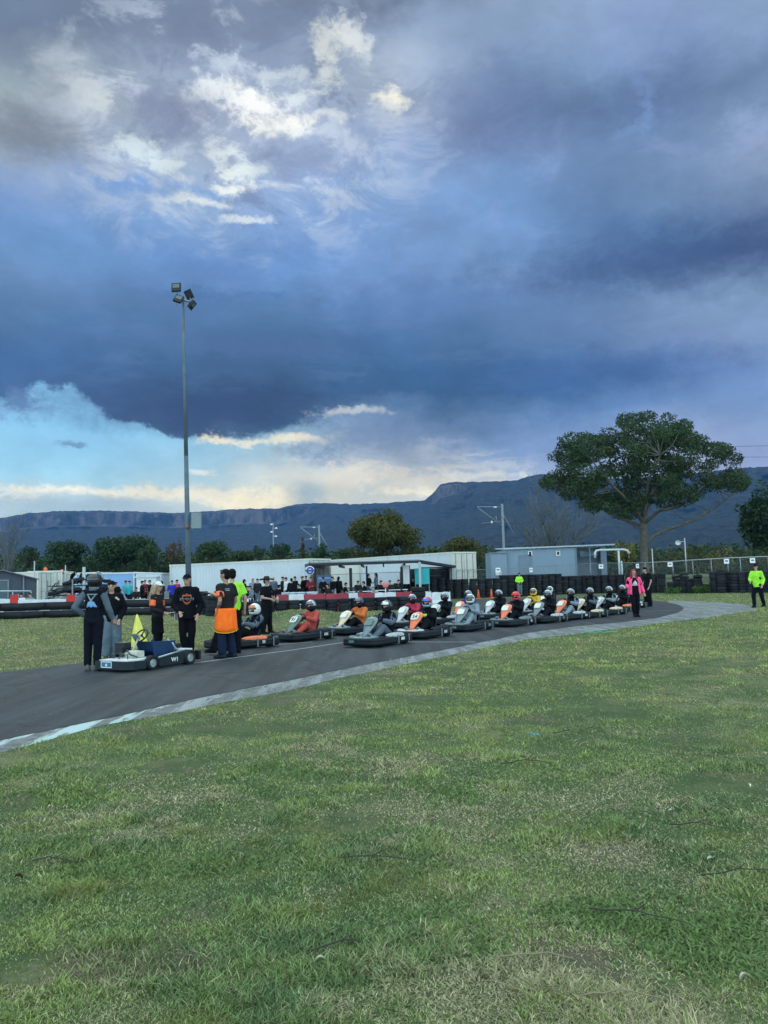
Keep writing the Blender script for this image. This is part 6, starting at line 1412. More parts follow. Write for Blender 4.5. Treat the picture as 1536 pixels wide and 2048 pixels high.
CW += [(495, 1170, 47, 'sit', 40, C_blk, C_char, 'person in black crouching at the left foot of the crowd', 'hair'), (515, 1166, 48, 'stand2', -10, C_char, C_jean, 'person in charcoal directly behind the hat brim', 'hair'), (565, 1158, 50, 'stand', 80, C_char, C_blk, 'person in charcoal between the black backed pair and the white top', 'cap'),
 (590, 1162, 50, 'arms', -40, C_navy, C_blk, 'person in navy standing in the second row of the crowd', 'hair'), (612, 1160, 50.5, 'stand2', 30, C_blk, C_blk, 'person in black squeezed in beside the tallest man', 'hair'), (655, 1164, 47, 'sit', -60, C_char, C_blk, 'person in charcoal sitting before the blue banner', 'hair'), (692, 1168, 48, 'sit', 100, C_blk, C_blk, 'person in black bending low right of the long black coat', 'hair'),
 (727, 1166, 49, 'sit', -90, C_blk, C_navy, 'person in black seated at the left table under the canopy', 'hair'), (762, 1163, 49.5, 'sit', 60, C_blk, C_blk, 'person in black seated behind the round pink board', 'hair'), (780, 1164, 49.5, 'sit', -30, C_char, C_blk, 'person in charcoal seated right of the round pink board', 'cap'), (797, 1163, 50, 'sit', 20, C_blk, C_blk, 'person in black seated near the right canopy post', 'hair'),
 (300, 1166, 50.5, 'stand2', -60, C_blk, C_navy, 'person in black right behind the blonde woman', 'cap'), (273, 1168, 49.5, 'sit', 10, C_char, C_blk, 'person in charcoal sitting right of the turquoise pair', 'hair'), (216, 1168, 50, 'arms', 70, C_char, C_blk, 'person in charcoal between the helmet and the young man', 'hair')]
for c in CW: crowd(*c[:8], head=c[8], seat=(c[3] == 'sit' and c[0] > 400), hm=(M_skin if 'balding' in c[7] else None))
# ---------------------------------------------------------------- karts
K_bump = mat('kart_bumper', (.005, .010, .016), .55, spec=.3, var=.3, scale=4, bump=.15); K_frame = mat('kart_frame', (.05, .06, .07), .4, .5)
K_wht = mat('kart_white', (.40, .44, .46), .35, var=.2, scale=6, coat=.3); K_org = mat('kart_orange', (.72, .17, .07), .35, var=.12, scale=6, coat=.3); K_grn = mat('kart_grey_green', (.10, .16, .15), .4, var=.15, scale=6, coat=.3); K_crm = mat('kart_cream', (.62, .50, .36), .4, var=.12, scale=6, coat=.3)
K_sil = mat('kart_silver', (.16, .20, .22), .4, .2, var=.12, scale=6); K_tealg = mat('kart_pale_teal', (.10, .17, .19), .45, var=.35, scale=6); K_seat = mat('kart_seat', (.02, .024, .03), .5); K_num = mat('number_plate', (.62, .64, .6), .4); K_ink = mat('number_ink', (.03, .04, .05), .5)
L_, W_ = 1.62, 1.04
def rounded(hx, hy, r, n=5):
    pts = []
    for cx, cy, a0 in ((hx-r, hy-r, 0), (-hx+r, hy-r, 90), (-hx+r, -hy+r, 180), (hx-r, -hy+r, 270)):
        for i in range(n+1): a = R(a0+90*i/n); pts.append((cx+r*math.cos(a), cy+r*math.sin(a)))
    return pts
def ring_mesh(prof_z, hx, hy, r, th, fr=.0):
    mb = MB(); out = rounded(hx, hy, r); n = len(out); prof = [(0, prof_z[0]), (.018, (prof_z[0]*2+prof_z[1])/3), (.0, (prof_z[0]+prof_z[1])/2), (.018, (prof_z[0]+2*prof_z[1])/3), (0, prof_z[1]), (-th, prof_z[1]-.02), (-th, prof_z[0]+.02)]
    vs = []
    for o, z in prof:
        for x, y in out:
            L = math.hypot(x, y); taper = 1-fr*max(0, -y/hy)**2
            vs.append(((x+o*x/L)*taper, y+o*y/L, z))
    m = len(prof); fs = [(k*n+i, k*n+(i+1) % n, ((k+1) % m)*n+(i+1) % n, ((k+1) % m)*n+i) for k in range(m) for i in range(n)]
    return mb.add(vs, fs, True).mesh('ring')
KM = {}
KM['bumper'] = ring_mesh((.045, .225), W_/2, L_/2, .15, .045, .08)
def _b():
    return [MB().box((s*(W_/2+.004), y_, .14), (.035, .028, .195)).mesh('strap') for s in (-1, 1) for y_ in (.12, .58)]
KM['strap'] = _b()
KM['floor'] = MB().prism([(-.22, -.72), (.22, -.72), (.30, -.3), (.30, .3), (-.30, .3), (-.30, -.3)], .05, .065).mesh('floor')
def _fr():
    mb = MB()
    for s in (-1, 1): mb.path([(s*.22, -.74, .11), (s*.26, -.45, .10), (s*.33, -.1, .10), (s*.33, .5, .10), (s*.3, .74, .12)], .016, 6)
    mb.tube((-.40, -.42, .13), (.40, -.42, .13), .014, n=6); mb.tube((-.42, .52, .14), (.42, .52, .14), .018, n=6); mb.tube((-.2, -.74, .11), (.2, -.74, .11), .014, n=6); mb.tube((-.15, -.45, .11), (0, -.25, .45), .010, n=6); mb.tube((.15, -.45, .11), (0, -.25, .45), .010, n=6)
    return mb.mesh('frame')
KM['frame'] = _fr()
def _deck():   # sloping front deck with two cheek humps
    mb = MB(); mb.hexa([(-.34, -.72, .19), (.34, -.72, .19), (.22, -.46, .21), (-.22, -.46, .21)], [(-.32, -.71, .215), (.32, -.71, .215), (.20, -.46, .27), (-.20, -.46, .27)])
    for s in (-1, 1): mb.ell((s*.31, -.58, .225), (.10, .13, .045), 12, 8)
    return remesh(mb, .02, 2)
KM['deck'] = _deck()
def _pod(s):
    mb = MB(); x = s*.43; mb.ell((x, .10, .25), (.085, .40, .055), 14, 8); mb.hexa([(x-.08, -.22, .18), (x+.08, -.22, .18), (x+.09, .42, .18), (x-.09, .42, .18)], [(x-.06, -.18, .235), (x+.06, -.18, .235), (x+.085, .40, .27), (x-.085, .40, .27)])
    return remesh(mb, .02, 2)
KM['podR'], KM['podL'] = _pod(-1), _pod(1)
def _fair():   # upright number fairing: narrow foot, wide rounded head, leaning back
    sec = [(-.64, .235, .05), (-.55, .32, .075), (-.46, .42, .12), (-.37, .52, .165), (-.30, .60, .18), (-.24, .66, .155), (-.20, .69, .07)]
    mb = MB(); vs = []; n = 10
    for y, z, w in sec:
        for i in range(n+1):
            u = -1+2*i/n; vs.append((u*w, y+.05*u*u, z-.012*u*u))
    m = len(vs); vs += [(x*.96, y+.025, z-.02) for x, y, z in vs]; fs = []
    for j in range(len(sec)-1):
        for i in range(n): q = j*(n+1)+i; fs += [(q, q+1, q+n+2, q+n+1), (m+q, m+q+n+1, m+q+n+2, m+q+1)]
    for i in range(n): q = (len(sec)-1)*(n+1)+i; fs += [(q, q+1, m+q+1, m+q), (i, m+i, m+i+1, i+1)]
    for j in range(len(sec)-1): q = j*(n+1); fs.append((q, q+n+1, m+q+n+1, m+q)); q += n; fs.append((q, m+q, m+q+n+1, q+n+1))
    return mb.add(vs, fs, True).mesh('fairing')
KM['fairing'] = _fair()
def _plate():
    a = Matrix.Translation((0, -.342, .565)) @ Matrix.Rotation(R(48), 4, 'X')
    mb = MB(); mb.prism(rounded(.115, .10, .05, 4), .0, .014); mb.xf(a); return mb.mesh('plate')
KM['plate'] = _plate()
def _wheelst():
    a = Matrix.Translation((0, -.10, .60)) @ Matrix.Rotation(R(52), 4, 'X'); mb = MB(); n, k = 22, 8; vs = []
    for i in range(n):
        t = 2*PI*i/n
        for j in range(k): p = 2*PI*j/k; rr = .145+.015*math.cos(p); vs.append((rr*math.cos(t), rr*math.sin(t)*(.92 if math.sin(t) > .5 else 1), .015*math.sin(p)))
    mb.add(vs, [(i*k+j, ((i+1) % n)*k+j, ((i+1) % n)*k+(j+1) % k, i*k+(j+1) % k) for i in range(n) for j in range(k)], True)
    for a_ in (90, 210, 330): mb.box((.07*math.cos(R(a_)), .07*math.sin(R(a_)), 0), (.14, .03, .008), Matrix.Rotation(R(a_), 3, 'Z'))
    mb.ell((0, 0, 0), (.035, .035, .018), 10, 6); mb.xf(a); return mb.mesh('steering_wheel')
KM['steer'] = _wheelst()
KM['column'] = MB().tube((0, -.11, .59), (0, -.38, .22), .014, n=8).mesh('column')
def _seat():
    mb = MB(); vs = []; n = 10; sec = [(.02, .13, .17, .03), (.14, .11, .19, .07), (.30, .13, .20, .10), (.42, .24, .20, .12), (.49, .38, .19, .11), (.53, .52, .16, .07)]
    for y, z, w, d in sec:
        for i in range(n+1): u = -1+2*i/n; vs.append((u*w, y-d*u*u*.9, z+abs(u)**3*.08*(1 if z < .2 else .2)))
    m = len(vs); vs += [(x*1.05, y+.02, z-.012) for x, y, z in vs]; fs = []
    for j in range(len(sec)-1):
        for i in range(n): q = j*(n+1)+i; fs += [(q, q+n+1, q+n+2, q+1), (m+q, m+q+1, m+q+n+2, m+q+n+1)]
    for i in range(n): q = (len(sec)-1)*(n+1)+i; fs += [(q, m+q, m+q+1, q+1), (i, i+1, m+i+1, m+i)]
    for j in range(len(sec)-1): q = j*(n+1); fs.append((q, m+q, m+q+n+1, q+n+1)); q += n; fs.append((q, q+n+1, m+q+n+1, m+q))
    return mb.add(vs, fs, True).mesh('seat')
KM['seat'] = _seat()
def _eng():
    mb = MB(); mb.box((-.36, .44, .2), (.2, .24, .16)).box((-.36, .40, .33), (.13, .15, .12)).tube((-.30, .55, .3), (-.14, .62, .3), .05, n=10).tube((-.44, .30, .33), (-.44, .40, .33), .05, n=10)
    for z in (.29, .32, .35, .38): mb.box((-.36, .40, z), (.17, .19, .008))
    return mb.mesh('engine')
KM['engine'] = _eng()
KM['tank'] = MB().box((0, -.28, .16), (.2, .2, .16)).tube((0, -.28, .24), (0, -.28, .27), .03, n=8).mesh('tank')
def _ty(r, w): return MB().lathe([(r*.55, -w*.42), (r*.85, -w/2), (r, -w*.38), (r, w*.38), (r*.85, w/2), (r*.55, w*.42)], 20, axis='X').mesh('tyre')
def _rim(r, w): return MB().lathe([(0, -w*.25), (r*.3, -w*.3), (r*.45, -w*.15), (r*.56, -w*.44), (r*.56, w*.44), (r*.45, w*.15), (r*.3, w*.3), (0, w*.25)], 16, axis='X', closed=False).mesh('rim')
KM['tf'], KM['tr'], KM['rf'], KM['rr'] = _ty(.125, .12), _ty(.135, .17), _rim(.125, .125), _rim(.135, .175)
NUMM = {}
def kart(px, py, yaw, fair, deck, pod, label, num=None, numcol=None, xoff=0):
    b = P(px, py, .009); a = R(yaw+13)
    # px,py is the nearest bottom point of the bumper under the middle of the kart
    c = V3((b.x, b.y, .009))+V3((0, 1, 0))*(L_/2*.85*math.cos(a)+.12)+V3((xoff, 0, 0))
    t = empty('racing_kart', c, -a, label, 'kart', 'karts lined up on the starting grid')
    add('bumper', KM['bumper'], K_bump, t); [add('bumper_strap', q_, K_sil, t) for q_ in KM['strap']];  add('floor', KM['floor'], K_sil, t); add('frame', KM['frame'], K_frame, t); add('front_deck', KM['deck'], deck, t)
    add('side_pod', KM['podR'], pod, t); add('side_pod', KM['podL'], pod, t)
    f = add('number_fairing', KM['fairing'], fair, t); add('plate', KM['plate'], numcol or K_num, f)
    if num:
        if num not in NUMM: NUMM[num] = text_mesh(num, .16, .004)
        o = add('number', NUMM[num], K_ink, f); o.matrix_local = Matrix.Translation((0, -.342, .565)) @ Matrix.Rotation(R(48), 4, 'X') @ Matrix.Translation((0, -.055, .018)) 
    add('steering_wheel', KM['steer'], M_dark, t); add('steering_column', KM['column'], K_frame, t); add('seat', KM['seat'], K_seat, t); add('engine', KM['engine'], K_frame, t); add('fuel_tank', KM['tank'], K_wht, t)
    for x, y, tk, rk, r in ((-.40, -.42, 'tf', 'rf', .125), (.40, -.42, 'tf', 'rf', .125), (-.41, .52, 'tr', 'rr', .135), (.41, .52, 'tr', 'rr', .135)):
        w = empty('wheel', (x, y, r+.002)); w.parent = t; add('tyre', KM[tk], M_rub, w); add('rim', KM[rk], M_galv, w)
    rq = random.Random(label); add('sticker', MB().box((W_/2+.022, rq.uniform(.28, .42), .15), (.006, rq.uniform(.08, .16), .07)), rq.choice([K_sil, K_num, K_wht, K_tealg]), t)
    add('sticker', MB().box((rq.uniform(-.2, .1), -L_/2-.022, .145), (rq.uniform(.1, .2), .006, .06)), rq.choice([K_sil, K_tealg, K_tealg]), t)
    return t
DRV = dict(pel=(0, .32, .24), che=(0, .42, .55), neck=(0, .40, .755), head=(0, .35, .905), shR=(-.18, .40, .69), shL=(.18, .40, .69), elR=(-.30, .16, .52), elL=(.30, .16, .52), wrR=(-.15, -.045, .60), wrL=(.15, -.045, .60),
           hiR=(-.09, .27, .22), hiL=(.09, .27, .22), knR=(-.20, -.08, .42), knL=(.20, -.08, .42), anR=(-.17, -.40, .19), anL=(.17, -.40, .19), toR=(-.17, -.50, .31), toL=(.17, -.50, .31))
DRV['face'] = (-.10, -1, 0)
JD_ = joints(DRV); _b0, RmD = body_mesh(JD_, .015)
DV = dict(body=_b0, suit=torso_cloth(JD_, .1, .015, .03, 'long', 1.0, .010, off=3, seated=True), legs=leg_cloth(JD_, .015, .024, wr=.009), shoe=[shoe_mesh(JD_, s) for s in 'RL'], hel=helmet_parts(JD_, RmD, 1.02), slv=[sleeve_mesh(JD_, s, .016, .034) for s in 'RL'])
def _glove():
    mb = MB()
    for s in 'RL':
        w = JD_['wr'+s]; d = (w-JD_['el'+s]).normalized(); hd = (d*.75+V3((0, -.25, -.35))).normalized(); mb.tube(w-d*.03, w+hd*.09, .036, .04, 10, 'round')
        f = fingers(JD_, s, .01); mb.add(f.v, f.f, True)
    return mb.mesh('gloves')
DV['glove'] = _glove(); DV['collar'] = remesh(MB().ell(JD_['neck']+V3((0, -.01, .02)), (.085, .085, .05)), .016, 1)
DV['bala'] = remesh(MB().ell(JD_['head']+V3((0, -.005, -.055)), (.082, .102, .075)), .014, 1)
def driver(k, suit, helm, label, legs=None, arms=None, visor=None, chin=None, glove=None, lean=0):
    rr_ = random.Random(label); t = empty('person', k.location+V3((rr_.uniform(-.03, .03), rr_.uniform(-.03, .03), 0)), k.rotation_euler.z+R(rr_.uniform(-7, 7)), label, 'person', 'helmeted drivers sitting in the karts')
    add('body', DV['body'], M_skin, t); add('race_jacket', DV['suit'], suit, t); add('trousers', DV['legs'], legs or C_blk, t)
    for m in DV['shoe']: add('shoe', m, C_lgrey, t)
    add('gloves', DV['glove'], glove or C_blk, t); add('neck_brace', DV['collar'], C_blk, t); add('balaclava', DV['bala'], C_blk, t)
    h = add('helmet', DV['hel'][0], helm, t); add('chin_guard', DV['hel'][1], chin or M_dark, h); add('visor', DV['hel'][2], visor or M_visor, h); add('pivot', DV['hel'][3], M_dark, h)
    if arms:
        for m in DV['slv']: add('sleeve', m, arms, t)
    if lean: t.rotation_euler.z += 0
    return t
KS = [ # px, py, yaw, fairing, deck, pod, kart label, num | suit, helmet, driver label, options
 (474, 1300, 34, K_bump, K_bump, K_org, 'kart with orange side pods behind the orange vested man', None, C_navy, HM['white'], 'driver in white and orange helmet and grey sleeved suit beside the orange vested man', dict(arms=C_grey, visor=mat('visor_orange', (.6, .2, .1), .2), chin=HM['white'], glove=C_lgrey)),
 (601, 1284, 25, K_grn, K_bump, K_bump, 'kart with dark grey green nose marked 91 and a rust red driver', '91', C_rust, HM['silver'], 'driver in rust red jacket and silver helmet in the 91 kart', dict(legs=C_rust)),
 (702, 1271, 24, K_crm, K_tealg, K_bump, 'kart with cream and brown nose behind the front row', None, C_orj, HM['dgrey'], 'driver in orange jacket and dark graphite helmet', dict()),
 (755, 1295, 21, K_sil, K_tealg, K_wht, 'nearest complete kart with pale framed green nose and white side pods', None, C_blk, HM['dgrey'], 'driver in black suit with grey sleeves and a raised silver blue visor, nearest kart', dict(arms=C_grey, legs=C_grey, visor=V_silver)),
 (818, 1258, 22, K_wht, K_sil, K_bump, 'kart with white nose hidden behind the nearest kart', None, C_red, HM['silver'], 'driver in crimson red top and silver helmet behind the nearest kart', dict()),
 (848, 1279, 22, K_org, K_wht, K_bump, 'kart with orange nose and white number disc 54', '54', C_blk, HM['red'], 'driver in black jacket with red and blue helmet in the 54 kart', dict(visor=V_blue, chin=HM['sky'], glove=C_yel)),
 (883, 1251, 22, K_wht, K_sil, K_wht, 'kart behind the orange nosed 54 kart', None, C_blk, HM['silver'], 'driver in plain black suit and silver helmet behind the 54 kart', dict()),
 (940, 1264, 23, K_sil, K_tealg, K_bump, 'kart with silver and green nose right of the 54 kart', None, C_lgrey, HM['white'], 'driver in pale grey suit and white helmet leaning over the wheel', dict(chin=HM['white'], legs=C_lgrey)),
 (932, 1241, 24, K_org, K_sil, K_wht, 'kart with dull orange nose behind the silver nosed one', None, C_blue, HM['sky'], 'driver in royal blue suit and pale blue helmet', dict()),
 (994, 1240, 25, K_wht, K_sil, K_wht, 'kart with white nose and a tall black suited driver', None, C_blk, HM['silver'], 'driver in black suit and silver helmet right of the royal blue driver', dict()),
 (1030, 1254, 26, K_org, K_tealg, K_sil, 'kart with pale orange nose driven by the red helmet', None, C_blk, HM['red'], 'driver in all red helmet and black suit', dict(chin=HM['red'], visor=mat('visor_red', (.5, .05, .05), .2, .3))),
 (1068, 1234, 27, K_wht, K_sil, K_wht, 'kart with white nose driven by the yellow helmet', None, C_yelj, HM['yellow'], 'driver in yellow jacket and yellow helmet', dict(chin=HM['yellow'])),
 (1100, 1224, 28, K_sil, K_sil, K_wht, 'farther kart with silver nose behind the yellow jacketed driver', None, C_char, HM['white'], 'driver in dark suit and white helmet set highest and farthest in the middle', dict(chin=HM['white'])),
 (1096, 1247, 30, K_sil, K_bump, K_wht, 'kart with silver nose driven by the pale green helmet', None, C_blk, HM['green'], 'driver in black jacket and pale green helmet', dict()),
 (1142, 1241, 34, K_org, K_sil, K_wht, 'kart with bold orange nose near the right end of the grid', None, C_blk, HM['silver'], 'driver in black and grey with silver helmet behind the bold orange nose', dict(arms=C_lgrey, legs=C_lgrey)),
 (1179, 1237, 37, K_crm, K_sil, K_crm, 'kart with cream nose marked 2', '2', C_blk, HM['silver'], 'driver in dark suit and silver helmet in the kart marked 2', dict(arms=C_grey)),
 (1218, 1231, 40, K_wht, K_sil, K_crm, 'kart with white nose marked 8 fourth from the pink jacket', '8', C_blk, HM['silver'], 'driver in black with silver helmet in the kart marked 8', dict(arms=C_lgrey, glove=C_lgrey)),
 (1244, 1224, 42, K_crm, K_wht, K_org, 'kart left of the pink jacketed woman', None, C_blk, HM['silver'], 'driver in black and silver helmet just left of the pink jacket', dict()),
 (1262, 1217, 44, K_wht, K_sil, K_wht, 'rearmost kart partly hidden by the pink jacketed woman', None, C_char, HM['silver'], 'rearmost driver in silver helmet half hidden by the pink jacketed woman', dict()),
]
for i, (px, py, yaw, fr, dk, pd_, lab, num, suit, hm, dl, opt) in enumerate(KS):
    k = kart(px, py, yaw, fr, dk, pd_, lab, num); driver(k, suit, hm, dl, **opt)
    if i == 3: [setattr(c_.material_slots[0], 'material', K_grn) for f_ in k.children if f_.name.startswith('number_fairing') for c_ in f_.children]

# --- the empty lead kart with its open bodywork
def lead_kart():
    b = P(276, 1341, .009); a = R(30); c = V3((b.x-.02, b.y+.62, .009)); t = empty('lead_kart', c, -a, 'empty lead kart with white nose floor, blue seat and W1 on its side', 'kart')
    L, W = 1.78, 1.06
    mb = MB(); nose = [(-.42, -L/2), (.36, -L/2), (.50, -L/2+.12), (.52, -.50), (.46, -.50), (.42, -L/2+.2), (.30, -L/2+.07), (-.36, -L/2+.07), (-.46, -L/2+.2), (-.46, -.50), (-.52, -.50), (-.52, -L/2+.1)]
    mb.prism(nose, .045, .195); add('nose_bumper', mb, mat('lead_bumper', (.009, .020, .028), .45, var=.25, scale=5), t)
    add('nose_floor', MB().prism([(-.40, -L/2+.08), (.34, -L/2+.08), (.42, -.3), (.36, -.1), (-.36, -.1), (-.42, -.3)], .185, .21), mat('nose_white', (.6, .64, .68), .4, var=.15), t)
    for s in (-1, 1):
        p = add('side_panel', MB().hexa([(s*.50, -.20, .05), (s*.54, -.20, .05), (s*.54, .44, .05), (s*.50, .44, .05)] if s > 0 else [(-.54, -.20, .05), (-.50, -.20, .05), (-.50, .44, .05), (-.54, .44, .05)], [(s*.50, -.20, .19), (s*.54, -.20, .19), (s*.54, .44, .27), (s*.50, .44, .27)] if s > 0 else [(-.54, -.20, .19), (-.50, -.20, .19), (-.50, .44, .27), (-.54, .44, .27)]), mat('lead_panel', (.010, .02, .026), .5), t)
        if s > 0: o = add('lettering', text_mesh('W1', .12, .004), M_sign, p, (.546, .20, .10), (R(90), 0, R(90)))
        add('top_rail', MB().tube((s*.52, -.2, .215), (s*.52, .44, .295), .018, n=8), M_steel, t)
    add('frame', MB().path([(-.3, -.7, .14), (-.34, 0, .12), (-.34, .7, .14)], .02, 8).path([(.3, -.7, .14), (.34, 0, .12), (.34, .7, .14)], .02, 8).tube((-.44, -.36, .14), (.44, -.36, .14), .016, n=8).tube((-.46, .58, .15), (.46, .58, .15), .02, n=8), K_frame, t)
    add('rear_bumper', MB().box((0, L/2-.02, .16), (W+.06, .06, .18)), M_dark, t)
    for x, y, tk, rk, r in ((-.50, -.36, 'tf', 'rf', .125), (.50, -.36, 'tf', 'rf', .125), (-.50, .60, 'tr', 'rr', .135), (.50, .60, 'tr', 'rr', .135)):
        w = empty('wheel', (x, y, r+.005)); w.parent = t; add('tyre', KM[tk], M_rub, w).scale = (1, 1.1, 1.1); add('rim', KM[rk], M_steel, w).scale = (1, 1.15, 1.15)
    s = add('steering_wheel', KM['steer'], M_dark, t, (0, -.04, .02)); add('steering_column', MB().tube((0, -.18, .63), (0, -.45, .22), .02, n=8), M_steel, t)
    add('fairing_bracket', MB().box((-.05, -.24, .60), (.16, .02, .13), Matrix.Rotation(R(30), 3, 'X')), M_galv, t)
    mb = MB(); mb.ell((0, -.33, .30), (.20, .13, .055)); mb.box((-.02, -.33, .245), (.34, .24, .10)); mb.box((.12, -.33, .28), (.12, .20, .12)); add('fuel_tank', remesh(mb, .02, 2), mat('tank_cream', (.42, .45, .38), .45, var=.15), t)
    mb = MB().box((-.34, -.30, .35), (.2, .22, .12)).box((-.34, -.30, .44), (.26, .18, .1))
    for i in range(5): mb.box((-.34, -.22+.0*i, .28+.025*i), (.24, .24, .008))
    mb.path([(-.2, -.2, .3), (-.1, -.42, .36), (.1, -.5, .28), (.24, -.46, .24)], .014, 6).path([(-.1, -.6, .2), (-.1, -.62, .32), (-.02, -.62, .33)], .01, 6).path([(.14, -.6, .2), (.14, -.62, .30), (.22, -.62, .31)], .01, 6).tube((-.22, -.45, .3), (-.1, -.5, .26), .03, n=8).tube((-.42, -.45, .28), (-.30, -.55, .25), .035, n=8); add('engine', mb, K_frame, t)
    blue = mat('seat_blue', (.010, .035, .10), .35, var=.15); mb = MB()
    mb.hexa([(-.22, -.02, .16), (.22, -.02, .16), (.24, .42, .16), (-.24, .42, .16)], [(-.26, -.08, .47), (.26, -.08, .47), (.24, .46, .26), (-.24, .46, .26)])
    mb2 = MB(); sec = [(-.10, .50), (.0, .30), (.12, .17), (.30, .17), (.42, .28), (.47, .38)]; vs = []
    for y, z in sec:
        for x, dz in ((-.26, .06), (-.2, 0), (.2, 0), (.26, .06)): vs.append((x, y, z+dz))
    m = len(vs); vs += [(x*1.06, y+.02, z-.02) for x, y, z in vs]; fs = [(j*4+i, j*4+i+1, j*4+i+5, j*4+i+4) for j in range(5) for i in range(3)]; fs += [tuple(m+q for q in reversed(f)) for f in fs]
    for j in range(5): fs += [(j*4, j*4+4, m+j*4+4, m+j*4), (j*4+3, m+j*4+3, m+j*4+7, j*4+7)]
    fs += [(0, m, m+1, 1), (1, m+1, m+2, 2), (2, m+2, m+3, 3), (20, 21, m+21, m+20), (21, 22, m+22, m+21), (22, 23, m+23, m+22)]
    add('seat', mb2.add(vs, fs), blue, t); add('blue_side_shield', MB().hexa([(.30, -.10, .18), (.34, -.10, .18), (.36, .34, .20), (.32, .34, .20)], [(.30, -.14, .50), (.34, -.14, .50), (.36, .40, .49), (.32, .40, .49)]), blue, t)
    add('seat_stay', MB().tube((.40, .50, .22), (.24, .30, .52), .016, n=8).tube((.44, .36, .26), (.46, .22, .46), .014, n=8), M_steel, t)
    add('rear_deck', MB().prism([(-.3, .52), (.42, .48), (.44, .78), (-.3, .78)], .27, .30), M_wplas, t); add('rear_engine', MB().box((-.1, .62, .33), (.3, .2, .12)).tube((.05, .6, .36), (.25, .62, .36), .05, n=10), M_dark, t)
    pl = add('blue_plaque', MB().box((-.1, -L/2-.004, .135), (.30, .012, .12)), mat('plaque_blue', (.05, .16, .26), .4), t); add('plaque_border', MB().box((-.1, -L/2-.012, .186), (.28, .004, .012)).box((-.1, -L/2-.012, .084), (.28, .004, .012)).box((-.238, -L/2-.012, .135), (.01, .004, .1)).box((.038, -L/2-.012, .135), (.01, .004, .1)), M_sign, pl)
    st = MB(); pts = [(.035*(1 if k % 2 == 0 else .45)*math.sin(k*PI/5), .035*(1 if k % 2 == 0 else .45)*math.cos(k*PI/5)) for k in range(10)]; st.prism(pts, 0, .004); add('plaque_star', st, M_sign, pl, (-.1, -L/2-.011, .128), (R(90), 0, 0))
    # furled yellow flag standing on the tail of the kart
    p = PD(274, 1288, 16.2); f = empty('yellow_flag', (p.x, p.y, .15), 0, 'pale yellow flag furled into a tall cone behind the steering wheel', 'flag'); top = PD(272, 1229, 16.2).z-.15
    mb = MB(); vs = []; n = 24
    for j in range(9):
        u = j/8; z = top*(1-u)+.12*u; rr = .012+.17*u**.9
        for i in range(n): t_ = 2*PI*i/n; q = rr*(1+.20*math.sin(3*t_+u)+.10*math.sin(7*t_)); vs.append((q*math.cos(t_)+.03*u, q*math.sin(t_)*.7, z-(.06*math.sin(2*t_) if j == 8 else 0)))
    mb.add(vs, [(j*n+i, j*n+(i+1) % n, (j+1)*n+(i+1) % n, (j+1)*n+i) for j in range(8) for i in range(n)]+[tuple(range(n)), tuple(reversed(range(8*n, 9*n)))], True)
    add('cloth', mb, cl('flag_yellow', (.72, .72, .16)), f); add('flag_pole', MB().tube((0, 0, -.0), (0, 0, top+.02), .01, n=8), M_dark, f)
lead_kart()
# --- parked karts and the kart rack in the paddock
def simple_kart(loc, rz, col, label, group, tilt=0):
    t = empty('racing_kart', loc, rz, label, 'kart', group); t.rotation_euler.x = tilt
    for nm, key, m in (('bumper', 'bumper', K_bump), ('front_deck', 'deck', col), ('side_pod', 'podR', col), ('side_pod', 'podL', col), ('number_fairing', 'fairing', col), ('steering_wheel', 'steer', M_dark), ('seat', 'seat', K_seat), ('engine', 'engine', K_frame)): add(nm, KM[key], m, t)
    for x, y, tk, rk, r in ((-.40, -.42, 'tf', 'rf', .125), (.40, -.42, 'tf', 'rf', .125), (-.41, .52, 'tr', 'rr', .135), (.41, .52, 'tr', 'rr', .135)):
        w = empty('wheel', (x, y, r)); w.parent = t; add('tyre', KM[tk], M_rub, w); add('rim', KM[rk], M_galv, w)
    return t
def rack():
    a = PD(106, 1170, 46.5); b = PD(206, 1170, 46.5); x0, x1 = a.x, b.x; z0 = Z(x0, 46.5); t = empty('kart_rack', ((x0+x1)/2, 46.5, z0), 0, 'steel rack stacked with karts behind the barrier on the left', 'rack'); W = x1-x0
    zs = [.55, 1.15, 1.72]
    for x in (-W/2, 0, W/2):
        for y in (-.8, .8): add('upright', MB().box((x, y, zs[2]/2+.15), (.07, .07, zs[2]+.3)), M_galv, t)
    for z in zs: add('shelf', MB().box((0, -.8, z-.06), (W+.1, .06, .06)).box((0, .8, z-.06), (W+.1, .06, .06)).box((0, 0, z-.09), (W, .06, .04)), M_dark, t)
    rr = random.Random(2)
    for j, z in enumerate(reversed(zs)):
        for s in range(3):
            if j == 0 and s == 0: continue
            lab = 'kart on the %s level of the rack, %s' % (['top', 'middle', 'bottom'][j], ['left', 'middle', 'right'][s])
            k = simple_kart(((x0+x1)/2+(s-1)*W*.34, 46.5, z0+z+.08), R(90*rr.choice((-1, 1))+rr.uniform(-25, 25)), rr.choice([K_bump, K_sil, K_bump, K_frame]), lab, 'karts stored on the rack', R(rr.uniform(-16, 16)))
            k.rotation_euler.y = R(rr.uniform(-10, 10))
rack()
